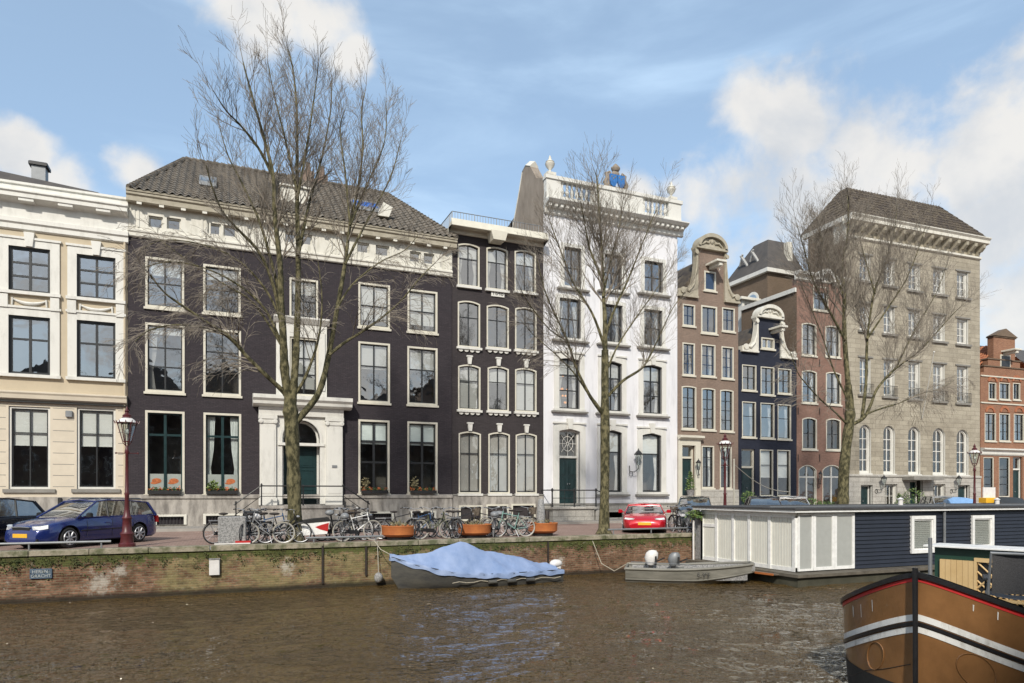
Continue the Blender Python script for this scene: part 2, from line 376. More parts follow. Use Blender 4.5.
    def door(s, a=None, b=None, t=None, bt=None, loc=None, transom=None, mat='green_door', fc='cream_paint', rise=0, fw=.1, rec=.25, panels=3, cols=1, double=False, fan=False):
        x0, x1, z0, z1 = loc if loc else s.rect(a, b, t, bt)
        s.op.append((x0, x1, z0, z1, rise))
        f = MB(); oc = contour(x0, x1, z0, z1, rise); i1 = contour(x0 + fw, x1 - fw, z0 + .01, z1 - fw, rise * (x1 - x0 - 2 * fw) / (x1 - x0)); band(f, oc, i1, rec - .06, rec + .1, 0)
        zt = transom if transom else z1 - fw
        if transom: f.box(x0 + fw, x1 - fw, rec - .1, rec + .08, zt, zt + .13, 0)
        dm = f.build('door_frame', fc, s.e)
        d = MB(); ix0, ix1 = x0 + fw + .005, x1 - fw - .005; d.box(ix0, ix1, rec + .02, rec + .07, z0, zt, 0)
        leaves = [(ix0, (ix0 + ix1) / 2 - .01), ((ix0 + ix1) / 2 + .01, ix1)] if double else [(ix0, ix1)]
        for l0, l1 in leaves:
            h = (zt - z0); zs = [(.04, .26), (.30, .60), (.64, .95)][:panels]
            for q0, q1 in zs:
                c = MB.__new__(MB); a0, a1 = l0 + .09, l1 - .09
                band(d, contour(a0, a1, z0 + h * q0, z0 + h * q1), contour(a0 + .05, a1 - .05, z0 + h * q0 + .05, z0 + h * q1 - .05), rec - .01, rec + .02, 0)
                d.box(a0 + .09, a1 - .09, rec + .0, rec + .02, z0 + h * q0 + .09, z0 + h * q1 - .09, 0)
        dd = d.build('door', mat, dm)
        k = MB(); k.ball(((ix0 + ix1) / 2 + (.12 if double else 0), rec - .04, z0 + (zt - z0) * .46), .045, 8, 6); k.box((ix0 + ix1) / 2 - .02, (ix0 + ix1) / 2 + .02, rec - .02, rec + .02, z0 + (zt - z0) * .44, z0 + (zt - z0) * .48)
        k.build('door_knob', 'zinc', dm)
        if transom:
            g = MB(); ic = contour(x0 + fw, x1 - fw, zt + .13, z1 - fw, min(rise, z1 - fw - zt - .13) * .95 if rise else 0); g.add([(x, rec + .04, z) for x, z in ic], [tuple(range(len(ic)))]); g.build('fanlight', 'window_glass', dm)
            if fan or cols > 1:
                g = MB(); cx = (x0 + x1) / 2; cz = (zt + .13 + z1 - fw) / 2; hw = (x1 - x0) / 2 - fw; hh = (z1 - fw - zt - .13) / 2
                for i in range(8):
                    w = pi * i / 4; g.tube([(cx + .1 * cos(w), rec + .0, cz + .1 * sin(w)), (cx + hw * .97 * cos(w), rec, cz + hh * .97 * sin(w))], .018, 5)
                for rr in (.12, .6): g.tube([(cx + hw * rr * cos(2 * pi * i / 20), rec - .01, cz + hh * rr * sin(2 * pi * i / 20)) for i in range(20)], .02, 5, closed=True)
                g.build('fanlight_tracery', fc, dm)
        return dm
    def wall(s, mat, z1, z0=None, x0=None, x1=None, rev=None, side=None, ztop_fn=None, inner='interior'):
        """front with true openings and reveals, closed sides and back, a dim room behind each opening"""
        z0 = s.base if z0 is None else z0; x0 = s.x0 if x0 is None else x0; x1 = s.x1 if x1 is None else x1
        D = s.depth; mb = MB()
        ops = [o for o in s.op if o[0] < x1 and o[1] > x0]
        xs = sorted(set([x0, x1] + [min(max(v, x0), x1) for o in ops for v in o[:2]])); zs = sorted(set([z0, z1] + [min(max(v, z0), z1) for o in ops for v in o[2:4]]))
        for i in range(len(xs) - 1):
            for j in range(len(zs) - 1):
                a, b, c, d = xs[i], xs[i + 1], zs[j], zs[j + 1]; mx, mz = (a + b) / 2, (c + d) / 2
                if any(o[0] < mx < o[1] and o[2] < mz < o[3] for o in ops): continue
                mb.add([(a, 0, c), (b, 0, c), (b, 0, d), (a, 0, d)], [(0, 1, 2, 3)])
        for (a, b, c, d, rise) in ops:
            ct = contour(a, b, c, d, rise); k = len(ct); q = .14
            mb.add([(x, 0, z) for x, z in ct] + [(x, q, z) for x, z in ct], [(i, k + i, k + (i + 1) % k, (i + 1) % k) for i in range(k)], 2 if rev else 0)
            if rise:
                arc = ct[2:]
                for i in range(len(arc) - 1):
                    (xa, za), (xb, zb) = arc[i], arc[i + 1]
                    mb.add([(xa, 0, za), (xa, 0, d + 1e-4), (xb, 0, d + 1e-4), (xb, 0, zb)], [(0, 1, 2, 3)])
            mb.add([(a - .15, q, c - .1), (b + .15, q, c - .1), (b + .15, q, d + .1), (a - .15, q, d + .1), (a - .4, 2.2, c - .1), (b + .4, 2.2, c - .1), (b + .4, 2.2, d + .1), (a - .4, 2.2, d + .1)],
                   [(0, 1, 5, 4), (1, 2, 6, 5), (2, 3, 7, 6), (3, 0, 4, 7), (4, 5, 6, 7)], 1)
        sm = 3 if side else 0
        mb.add([(x0, 0, z0), (x0, D, z0), (x0, D, z1), (x0, 0, z1)], [(0, 3, 2, 1)], sm)
        mb.add([(x1, 0, z0), (x1, D, z0), (x1, D, z1), (x1, 0, z1)], [(0, 1, 2, 3)], sm)
        mb.add([(x0, D, z0), (x1, D, z0), (x1, D, z1), (x0, D, z1)], [(0, 3, 2, 1)], sm)
        mb.add([(x0, 0, z1), (x1, 0, z1), (x1, D, z1), (x0, D, z1)], [(0, 1, 2, 3)], sm)
        return mb.build('wall', [mat, inner, rev or mat, side or mat], s.e, fix=False)
    def panel(s, name, mat, x0, x1, z0, z1, yo=-.04, th=.08, ops=(), extra=()):
        """raised sheet over part of the front, with the same openings cut out"""
        mb = MB(); ops = [o for o in s.op if o[0] < x1 and o[1] > x0 and o[2] < z1 and o[3] > z0]
        xs = sorted(set([x0, x1] + [min(max(v, x0), x1) for o in ops for v in o[:2]])); zs = sorted(set([z0, z1] + [min(max(v, z0), z1) for o in ops for v in o[2:4]]))
        for i in range(len(xs) - 1):
            for j in range(len(zs) - 1):
                a, b, c, d = xs[i], xs[i + 1], zs[j], zs[j + 1]; mx, mz = (a + b) / 2, (c + d) / 2
                if any(o[0] < mx < o[1] and o[2] < mz < o[3] for o in ops): continue
                mb.add([(a, yo, c), (b, yo, c), (b, yo, d), (a, yo, d)], [(0, 1, 2, 3)])
        k = [(x0, z0), (x1, z0), (x1, z1), (x0, z1)]
        mb.add([(x, yo, z) for x, z in k] + [(x, yo + th, z) for x, z in k], [(i, 4 + i, 4 + (i + 1) % 4, (i + 1) % 4) for i in range(4)])
        for (a, b, c, d, r_) in ops:
            k = [(a, max(c, z0)), (b, max(c, z0)), (b, min(d, z1)), (a, min(d, z1))]
            mb.add([(x, yo, z) for x, z in k] + [(x, yo + th, z) for x, z in k], [(i, 4 + i, 4 + (i + 1) % 4, (i + 1) % 4) for i in range(4)])
        for b_ in extra: mb.box(*b_, 1)
        return mb.build(name, [mat, 'sill_stone'], s.e, fix=False)
    def mould(s, name, mat, x0, x1, prof, parent=None):
        """profile [(projection, z)...] swept along the front; closed back to the wall"""
        poly = [(-p, z) for p, z in prof] + [(.02, prof[-1][1]), (.02, prof[0][1])]
        return MB().prism(poly, 'x', x0, x1).build(name, mat, parent or s.e)
def tiles(mb, A, B, C, D_, pitch=.26, row=.34, amp=.035, m=0):
    """pantiled slope: A,B eave ends, D_,C ridge ends above them; rippled real surface"""
    A, B, C, D_ = map(Vector, (A, B, C, D_)); ex = (B - A).normalized(); up = (D_ - A); up = (up - ex * up.dot(ex)); H = up.length; up.normalize(); n = ex.cross(up)
    if n.z < 0: n = -n
    W_ = (B - A).length; l1 = (D_ - A).dot(ex); r1 = (C - A).dot(ex); st = pitch / 5; nx = int((max(W_, r1) - min(0, l1)) / st) + 1; nr = max(1, int(H / row)); rows = []; s0 = min(0, l1)
    for j in range(nr):
        for e in (0, 1):
            t = min(H, (j + e) * H / nr); k = t / H; a, b = l1 * k, W_ + (r1 - W_) * k; off = (.035 if e == 0 else 0)
            rows.append([A + ex * min(max(s0 + i * st, a), b) + up * t + n * (off + amp * (1 + sin((s0 + i * st) / pitch * 2 * pi))) for i in range(nx + 1)])
    mb.grid([[tuple(p) for p in r] for r in rows], m)
def railing(mb, pts, z0, z1, sp=.14, r=.014, rt=.022, mid=()):
    for i in range(len(pts) - 1):
        a, b = Vector(pts[i]), Vector(pts[i + 1]); L_ = (b - a).length; n = max(1, int(L_ / sp))
        for k in range(n + 1):
            p = a.lerp(b, k / n); mb.tube([(p.x, p.y, p.z + z0), (p.x, p.y, p.z + z1)], r if k % 8 else rt, 5)
        for z in (z1,) + tuple(mid): mb.tube([(a.x, a.y, a.z + z), (b.x, b.y, b.z + z)], rt, 6)

def reps(name, mb, mat, parent, xs):
    m0 = mb.build(name, mat, parent); m0.location = (xs[0], 0, 0)
    for x in xs[1:]: c = m0.copy(); COL.objects.link(c); c.location = (x, 0, 0)
# --- setting
surf('canal_water', (.082, .050, .014), .02, .2, .3, 0, spec=.5)
def water_mat():
    m = MATS['canal_water']; N = m.node_tree.nodes; L = m.node_tree.links; p = N['Principled BSDF']
    p.inputs['IOR'].default_value = 1.62
    tc = N.new('ShaderNodeTexCoord'); mp = N.new('ShaderNodeMapping'); mp.inputs['Scale'].default_value = (1, 1.25, 1); mp.inputs['Rotation'].default_value = (0, 0, R(20)); L.new(tc.outputs['Object'], mp.inputs[0])
    prev = None
    for sc, de, di in ((4.0, 2, .30), (11, 2, .06)):
        n = N.new('ShaderNodeTexNoise'); n.inputs['Scale'].default_value = sc; n.inputs['Detail'].default_value = de; n.inputs['Roughness'].default_value = .55; n.inputs['Distortion'].default_value = .6
        L.new(mp.outputs[0], n.inputs['Vector']); b = N.new('ShaderNodeBump'); b.inputs['Strength'].default_value = 1; b.inputs['Distance'].default_value = di
        L.new(n.outputs['Fac'], b.inputs['Height'])
        if prev: L.new(prev.outputs[0], b.inputs['Normal'])
        prev = b
    L.new(prev.outputs[0], p.inputs['Normal'])
water_mat()
masonry('street_brick', (.31, .205, .17), (.40, .285, .24), (.22, .16, .135), bw=.21, bh=.07, ms=.01, flat=True, dirt=(.6, .58, .55), dscale=.6)
masonry('pavement_slab', (.30, .28, .26), (.35, .33, .30), (.20, .19, .18), bw=.3, bh=.3, ms=.012, flat=True, dirt=(.65, .62, .6))
surf('kerb_stone', (.33, .31, .28), .85, .2, 2, .2, 40)
surf('cap_stone', (.33, .29, .22), .85, .35, 2.6, .6, 20, col2=(.11, .115, .06), thresh=(.42, .6))
XW0, XW1 = -260, 420; QY = 23.2; WZ = -1.45
def quay_mat():
    m = masonry('quay_brick', (.15, .065, .04), (.36, .20, .13), (.24, .18, .12), bw=.23, bh=.075, ms=.016, bump=.8, dirt=(.32, .28, .2), dscale=1.6, dirtamt=.9)
    N = m.node_tree.nodes; L = m.node_tree.links; p = N['Principled BSDF']; src = p.inputs['Base Color'].links[0].from_socket
    tc = N.new('ShaderNodeTexCoord'); sp = N.new('ShaderNodeSeparateXYZ'); L.new(tc.outputs['Object'], sp.inputs[0])
    def mr(v, a, b, c=0, d=1):
        q = N.new('ShaderNodeMapRange'); q.inputs[1].default_value = a; q.inputs[2].default_value = b; q.inputs[3].default_value = c; q.inputs[4].default_value = d; L.new(v, q.inputs[0]); return q.outputs[0]
    def noi(s, d=8, sc=(1, 1, 1)):
        mp = N.new('ShaderNodeMapping'); mp.inputs['Scale'].default_value = sc; L.new(tc.outputs['Object'], mp.inputs[0]); q = N.new('ShaderNodeTexNoise'); q.inputs['Scale'].default_value = s; q.inputs['Detail'].default_value = d; q.inputs['Roughness'].default_value = .7; L.new(mp.outputs[0], q.inputs['Vector']); return q.outputs['Fac']
    def op(o, a, b):
        q = N.new('ShaderNodeMath'); q.operation = o; q.use_clamp = False
        for i, v in enumerate((a, b)):
            if isinstance(v, (int, float)): q.inputs[i].default_value = v
            else: L.new(v, q.inputs[i])
        return q.outputs[0]
    def mix(fac, a, col):
        q = N.new('ShaderNodeMix'); q.data_type = 'RGBA'; L.new(fac, q.inputs[0]); L.new(a, q.inputs[6]); q.inputs[7].default_value = rgba(col); return q.outputs[2]
    # lichen-yellow plaster bloom in the middle stretch of the wall, green moss high up, dark wet band low down
    far = mr(sp.outputs[0], -3.5, -1.5); near = mr(sp.outputs[0], 9, 13, 1, 0)
    bloom = mr(op('MULTIPLY', op('MULTIPLY', far, near), noi(1.6, 8, (1, 1, 2))), .38, .56)
    c = mix(op('MULTIPLY', bloom, .6), src, (.27, .245, .11))
    moss = mr(op('ADD', op('ADD', op('MULTIPLY', noi(1.3), .6), op('MULTIPLY', noi(7.0), .5)), mr(sp.outputs[2], -.8, -.12, -.24, .19)), .55, .64)
    c = mix(op('MULTIPLY', moss, .85), c, (.042, .056, .012)); fl = mr(noi(15, 5), .54, .62); c = mix(op('MULTIPLY', op('MULTIPLY', moss, fl), .7), c, (.13, .14, .04)); grim = mr(noi(4.5, 8, (1, 1, 1.6)), .50, .66); c = mix(op('MULTIPLY', grim, .55), c, (.045, .038, .022))
    dots = mr(noi(5.5, 6), .62, .72); c = mix(op('MULTIPLY', dots, .5), c, (.48, .46, .40))
    spot = mr(op('ADD', noi(7.0, 6), mr(sp.outputs[2], -.9, -.2, -.1, .12)), .56, .66); c = mix(op('MULTIPLY', spot, .65), c, (.10, .12, .035))
    for (px_, z_, r_) in ((101, -.95, .42), (287, -.72, .28), (120, -.62, .2), (560, -.9, .25)):
        X_ = hit(px_, QY)[0]; dd = N.new('ShaderNodeVectorMath'); dd.operation = 'DISTANCE'; L.new(tc.outputs['Object'], dd.inputs[0]); dd.inputs[1].default_value = (X_, QY, z_)
        w_ = mr(op('ADD', op('DIVIDE', dd.outputs['Value'], r_), op('MULTIPLY', noi(7, 8), 4.2)), 2.2, 3.1, 1, 0); c = mix(op('MULTIPLY', w_, .7), c, (.50, .47, .41))
    wet = mr(op('ADD', sp.outputs[2], op('MULTIPLY', noi(2, 4), .12)), -1.30, -1.16, 1, 0); c = mix(op('MULTIPLY', wet, .88), c, (.018, .016, .011))
    L.new(c, p.inputs['Base Color'])
quay_mat()
XW0, XW1 = -260, 420; QY = 23.2; WZ = -1.45
def sheet(name, mat, x0, x1, y0, y1, z, kind='structure'):
    o = MB().add([(x0, y0, z), (x1, y0, z), (x1, y1, z), (x0, y1, z)], [(0, 1, 2, 3)]).build(name, mat); o['kind'] = kind; return o
def wavy_water():
    import numpy as np
    x0, x1, y0, y1, st = -11.0, 33.0, 1.0, QY + .2, .065
    nx, ny = int((x1 - x0) / st), int((y1 - y0) / st); xs = np.linspace(x0, x1, nx); ys = np.linspace(y0, y1, ny); X, Y = np.meshgrid(xs, ys); Z = np.zeros_like(X); rg = np.random.RandomState(4)
    wx = X + .35 * np.sin(X * .9 + Y * .5) + .2 * np.sin(Y * 1.7 - X * .3); wy = Y + .35 * np.sin(Y * .8 - X * .6) + .2 * np.sin(X * 1.5 + Y)
    for i in range(60):
        lam = .22 * (6.5 ** rg.rand()); k = 2 * np.pi / lam; a = R(75) + rg.randn() * .55; Z += lam * .0032 * np.sin(k * (wx * np.cos(a) + wy * np.sin(a)) + rg.rand() * 6.28)
    patch = .62 + .38 * np.sin(X * .31 + 1.3 * np.sin(Y * .22)) * np.sin(Y * .37 + .8 * np.sin(X * .19 + 1))
    edge = np.minimum(1, np.minimum(np.minimum(X - x0, x1 - X), np.minimum(Y - y0, 99)) / 1.0); Z *= patch * np.clip(edge, 0, 1)
    co = np.stack([X, Y, Z + WZ], -1).reshape(-1, 3).astype(np.float32)
    i = np.arange(ny - 1)[:, None] * nx + np.arange(nx - 1)[None, :]; q = np.stack([i, i + 1, i + nx + 1, i + nx], -1).reshape(-1).astype(np.int32); nf = len(q) // 4
    me = bpy.data.meshes.new('canal_water'); me.vertices.add(len(co)); me.vertices.foreach_set('co', co.ravel()); me.loops.add(nf * 4); me.loops.foreach_set('vertex_index', q); me.polygons.add(nf); me.polygons.foreach_set('loop_start', np.arange(0, nf * 4, 4, dtype=np.int32)); me.polygons.foreach_set('use_smooth', np.ones(nf, dtype=bool))
    me.update(calc_edges=True); me.materials.append(MATS['canal_water']); o = bpy.data.objects.new('canal_water', me); COL.objects.link(o); o['kind'] = 'structure'
    for (a, b, c, d) in ((XW0, x0, .2, QY + .3), (x1, XW1, .2, QY + .3), (x0, x1, .2, y0)): sheet('canal_water', 'canal_water', a, b, c, d, WZ)
wavy_water()
sheet('street', 'street_brick', XW0, XW1, QY + .3, 900, 0)
sheet('near_street', 'street_brick', XW0, XW1, -300, .3, 0)
sheet('canal_bed', 'cap_stone', XW0, XW1, -.5, QY + 1, -3.2)
q = MB().box(XW0, XW1, QY, QY + .5, -3.1, -.116); o = q.build('quay_wall', 'quay_brick'); o['kind'] = 'structure'
q = MB()
x = -60.0
while x < 120:
    w = 1.35 + random.random() * .5; q.cbox(x, x + w - .015, QY - .05 - random.random() * .02, QY + .45, -.115, .03 + random.random() * .012, .012); x += w
o = q.build('quay_coping', 'cap_stone'); o['kind'] = 'structure'
q = MB().box(XW0, XW1, 0, .3, -3.1, .05); o = q.build('near_quay_wall', 'quay_brick'); o['kind'] = 'structure'
sheet('pavement', 'pavement_slab', XW0, XW1, 33.55, 37, .124)
q = MB().box(XW0, XW1, 33.3, 33.55, -.05, .128); o = q.build('kerb', 'kerb_stone'); o['kind'] = 'structure'

# =============================================================== the row of houses
def std_cornice(h, name, mat, x0, x1, zb, zt, proj=.6, parent=None, ov=.25):
    hh = zt - zb
    return h.mould(name, mat, x0 - ov, x1 + ov, [(.08, zb), (.1, zb + hh * .12), (.22, zb + hh * .2), (proj * .45, zb + hh * .38), (proj * .85, zb + hh * .46), (proj * .86, zb + hh * .68), (proj, zb + hh * .78), (proj, zt)])

# ---- A: cream stuccoed house
A = House('stucco_house', 'cream and tan stuccoed house with white window surrounds at the left edge of the row', -115, 127.6, depth=13)
wA = [(8.8, 50.4), (77, 115.7)]
tops = [((247.8, 292.3), (256.3, 299)), ((316.6, 374.5), (321.6, 378.3)), ((406.7, 489), (408.5, 489))]
dxA = A.fx(96.3) - A.fx(29.6)
for r_, row in enumerate(tops):
    for k in (-2, -1, 0, 1):
        loc = list(A.rect(*wA[max(k, 0)], *row[max(k, 0)])); 
        if k < 0: loc[0] += dxA * k; loc[1] += dxA * k
        if r_ < 2:
            A.win(loc=loc, cols=2, bars=(.34, .68) if r_ == 0 else (.62,), fc='dark_sash', sash='dark_sash', fw=.06, thick=.1, curtain=0, blind=0)
            A.surround(*loc, w=.36, key=(r_ == 0), ears=.06, sill=True)
            if r_ == 0:   # festoon panel under the sill
                g = MB(); cx = (loc[0] + loc[1]) / 2
                for sx in (-1, 1): g.box(cx + sx * .95 - .17, cx + sx * .95 + .17, -.13, .02, loc[2] - .75, loc[2] - .18)
                g.tube([(cx + .62 * t, -.05, loc[2] - .35 - .17 * (1 - t * t)) for t in (-1, -.75, -.5, -.25, 0, .25, .5, .75, 1)], [.03, .05, .07, .08, .085, .08, .07, .05, .03], 8)
                for sx in (-1, 1): g.tube([(cx + sx * .62, -.05, loc[2] - .3), (cx + sx * .64, -.05, loc[2] - .62)], [.05, .035], 6)
                g.build('festoon', 'white_paint', A.e)
        else:
            A.win(loc=loc, cols=2, bars=(.7,), fc='white_paint', sash='dark_sash', fw=.09, blind=.46, thick=.05, midfrom=0, bcol='blind_cloth')
            A.panel
            g = MB().box(loc[0] - .2, loc[1] + .2, -.14, .05, loc[2] - .16, loc[2] - .004).build('window_sill', 'sill_stone', A.e)
zA = A.fz(127, 244); zAt = A.fz(127, 198, -.2)
A.wall('tan_stucco', zA + .6)
zb = A.fz(60, 395.5)
ex_ = []
zz = A.fz(60, 497) + .45
while zz < zb - .5:
    for (a0, a1) in zip([A.x0] + [o_[1] + .1 for o_ in sorted(o for o in A.op if o[2] < 2)], [o_[0] - .1 for o_ in sorted(o for o in A.op if o[2] < 2)] + [A.x1]): ex_.append((a0, a1, -.044, -.03, zz, zz + .025))
    zz += .5
A.panel('rusticated_base', 'pale_tan', A.x0, A.x1, A.fz(60, 497), zb - .35, extra=ex_)
A.mould('string_course', 'pale_tan', A.x0, A.x1, [(.05, zb - .34), (.22, zb - .22), (.25, zb - .05), (.3, zb + .02), (.3, zb + .07), (.06, zb + .12)])
MB().box(A.x0, A.x1, -.2, .05, zb - .385, zb - .345).build('cable_trim', 'black_iron', A.e)
A.panel('plinth', 'plinth_stone', A.x0, A.x1, .05, A.fz(60, 497), -.1, .14)
hh = zAt - zA
A.mould('cornice', 'white_paint', A.x0, A.x1 + .05, [(.05, zA), (.12, zA + .05), (.12, zA + .25), (.2, zA + .32), (.2, zA + .5), (.1, zA + .55), (.1, zA + 1.15), (.18, zA + 1.2), (.42, zA + 1.26), (.55, zA + 1.30), (.55, zA + 1.46), (.62, zA + 1.52), (.62, zA + 1.58), (.2, zA + 1.66), (.2, zAt - .12), (.28, zAt - .1), (.28, zAt)])
x = A.x1 - .9; xs_ = []
while x > A.x0: xs_.append(x); x -= 1.45
reps('cornice_bracket', MB().box(-.28, .28, -.5, -.1, zA + 1.17, zA + 1.299), 'white_paint', A.e, xs_)
zr = A.fz(100, 184, 3) ; xr = A.fx(104, 1.2)
g = MB(); g.add([(A.x0, .2, zAt - .1), (xr + .4, .2, zAt - .1), (xr - .3, 1.6, zAt + .75), (A.x0, 1.6, zAt + 1.35), (A.x0, 12, zAt + 1.35), (xr - .3, 12, zAt + .75), (xr + .4, 12, zAt - .1)], [(0, 1, 2, 3), (3, 2, 5, 4), (1, 6, 5, 2)])
rfA = g.build('roof', 'slate', A.e)
cxA = A.fx(38, 3); cz = A.fz(38, 177, 3)
g = MB().box(cxA - .27, cxA + .3, 3, 3.6, cz - 1, cz + .55); g.build('chimney', 'zinc', rfA)
g = MB().cbox(cxA - .38, cxA + .4, 2.9, 3.7, cz + .56, cz + .72, .03); g.build('chimney_cap', 'black_iron', rfA)
g = MB(); g.tube([(A.x1 - .1, -.06, zA + .3), (A.x1 - .1, -.06, .3)], .05, 8); g.build('downpipe', 'tan_stucco', A.e)
# alarm box between the ground floor windows, black fitting on the plinth
g = MB().cbox(A.fx(66), A.fx(73), -.16, -.03, A.fz(69, 417), A.fz(69, 411), .02); g.build('wall_lamp', 'zinc', A.e)
g = MB().cbox(A.fx(58.5), A.fx(62.5), -.18, -.09, A.fz(60, 504), A.fz(60, 497.5), .02); g.build('letter_slot', 'black_iron', A.e)

# ---- B: wide aubergine house
B = House('wide_aubergine_house', 'wide dark aubergine brick house with white attic frieze, tiled roof and columned white doorway', 127.6, 452, depth=12)
cream = 'cream_paint'
rowB3 = [(145.2, 184.2, 258.6, 308.4), (203.2, 240.7, 266, 314), (358.3, 389.9, 283.8, 328), (407.4, 437.3, 290.5, 332.5)]
rowB2 = [(145.2, 184.6, 324, 392.4), (203.3, 241, 329.5, 395.3), (358.3, 389.9, 342.6, 402.7), (407.3, 437.4, 347.3, 405)]
rowB1 = [(145.2, 184.6, 411, 494), (203.5, 241.2, 413.3, 494), (358.3, 389.5, 420, 493.6), (407.3, 437.4, 422, 493.6)]
for i, r_ in enumerate(rowB3): B.win(*r_, cols=2, bars=(.5,), fc=cream, sash='dark_sash', fw=.1, blind=(.3, .25, .85, .85)[i], bcol='blind_cloth', sill=True, proudframe=.06)
for i, r_ in enumerate(rowB2): B.win(*r_, cols=2, bars=(.36, .67) if i < 2 else (.62,), fc=cream, sash='dark_sash', fw=.1, blind=(.1, 0, .42, .4)[i], curtain=(3, 0, 0, 0)[i], sill=True, proudframe=.06)
for i, r_ in enumerate(rowB1): B.win(*r_, cols=2, bars=(.73, .42) if i > 1 else (.73,), fc=cream, sash='green_door' if i < 2 else 'dark_sash', fw=.1, thick=.12, blind=(0, 0, .3, .3)[i], curtain=(0, 2, 0, 0)[i], sill=True, proudframe=.06, glass='clear_glass')
# centre bay
c0, c1 = B.fx(289.5), B.fx(318)
B.win(loc=(c0, c1, B.fz(303, 323), B.fz(303, 279)), cols=2, bars=(.5,), fc=cream, sash='dark_sash', blind=.3, proudframe=.06)
B.win(loc=(c0, c1, B.fz(303, 396), B.fz(303, 338)), cols=2, bars=(.36, .67), fc=cream, sash='dark_sash', blind=.9, proudframe=.1)
dl, dr = B.fx(282), B.fx(319.5); zd0 = B.fz(300, 504.5); zd1 = B.fz(300, 420.5); ztr = B.fz(300, 446)
B.door(loc=(dl, dr, zd0, zd1), transom=ztr, rise=(dr - dl) / 2 - .01, fc='white_paint', rec=.3, double=False)
# attic windows in the frieze: pairs
for a, b, t, bt in [(148.7, 163, 216.7, 228.2), (166.9, 181, 218.6, 230), (207.8, 220.8, 223.8, 234.8), (223.5, 236.4, 226, 237), (285, 296, 232.5, 243), (300, 312, 234.5, 245), (357, 369, 243, 253), (375.6, 389, 246, 256), (409.6, 420.5, 252, 262.5), (423.5, 434, 254, 264.4)]:
    B.win(a, b, t, bt, cols=1, bars=(), fc='old_white', sash='old_white', fw=.05, sw=.02, bcol='grey_blind')
zf0 = (B.fz(129, 236) + B.fz(452, 277.5)) / 2; zf1 = (B.fz(129, 204) + B.fz(445, 250)) / 2; zct = (B.fz(128, 192, -.5) + B.fz(455, 239.5, -.5)) / 2
B.wall('aubergine_brick', zf1 + .2)
B.panel('attic_frieze', 'old_white', B.x0, B.x1, zf0, zf1 + .02, -.07, .1)
B.mould('architrave', 'old_white', B.x0, B.x1, [(.08, zf0 - .02), (.12, zf0 + .02), (.12, zf0 + .16), (.18, zf0 + .22), (.18, zf0 + .3), (.08, zf0 + .36)])
B.mould('cornice', 'beige_cornice', B.x0 - .02, B.x1 + .15, [(.09, zf1), (.14, zf1 + .06), (.36, zct - .42), (.46, zct - .38), (.46, zct - .16), (.54, zct - .1), (.54, zct)])
n = 17
reps('cornice_bracket', MB().prism([(-.09, zf1 + .02), (-.2, zf1 + .04), (-.44, zct - .5), (-.44, zct - .381), (-.09, zct - .381)], 'x', -.1, .1), 'old_white', B.e, [B.x0 + .5 + (B.x1 - B.x0 - 1) * i / (n - 1) for i in range(n)])
g = MB()
for i in range(6):
    x = B.x0 + .25 + i * (B.x1 - B.x0 - .5) / 5; 
    for k in range(3): g.box(x - .2 + k * .17, x - .12 + k * .17, -.1, -.06, zf0 + .42, zf1 - .2)
g.build('frieze_fluting', 'old_white', B.e)
gut = B.mould('gutter', 'beige_cornice', B.x0 - .02, B.x1 + .15, [(.45, zct), (.58, zct + .02), (.60, zct + .12), (.56, zct + .12), (.54, zct + .05)])
zR = (B.fz(185, 160.5, 6) + B.fz(385, 194, 6)) / 2; rx0 = B.fx(185.5, 6); rx1 = B.fx(385.5, 6); ze = zct + .06
g = MB(); ea = B.x0 + .1; eb = B.x1 + .1
tiles(g, (ea, -.6, ze), (eb, -.6, ze), (rx1, 6, zR), (rx0, 6, zR), pitch=.34, row=.42, amp=.055)
tiles(g, (ea, 12.6, ze), (ea, -.6, ze), (rx0, 6, zR), (rx0, 6, zR), pitch=.34, row=.42, amp=.055)
tiles(g, (eb, -.6, ze), (eb, 12.6, ze), (rx1, 6, zR), (rx1, 6, zR), pitch=.34, row=.42, amp=.055)
g.add([(ea, 12.6, ze), (eb, 12.6, ze), (rx1, 6, zR), (rx0, 6, zR)], [(0, 3, 2, 1)])
for a, b in (((ea, -.6, ze), (rx0, 6, zR)), ((eb, -.6, ze), (rx1, 6, zR)), ((rx0, 6, zR), (rx1, 6, zR))):
    a, b = Vector(a), Vector(b); n = int((b - a).length / .35)
    for k in range(n): p, q_ = a.lerp(b, k / n), a.lerp(b, (k + 1.1) / n); g.tube([(p.x, p.y, p.z + .1), (q_.x, q_.y, q_.z + .06)], [.13, .1], 8)
rfB = g.build('roof', 'pantile', B.e, fix=False)
def slope(y): return ze + (zR - ze) * (y + .6) / 6.6
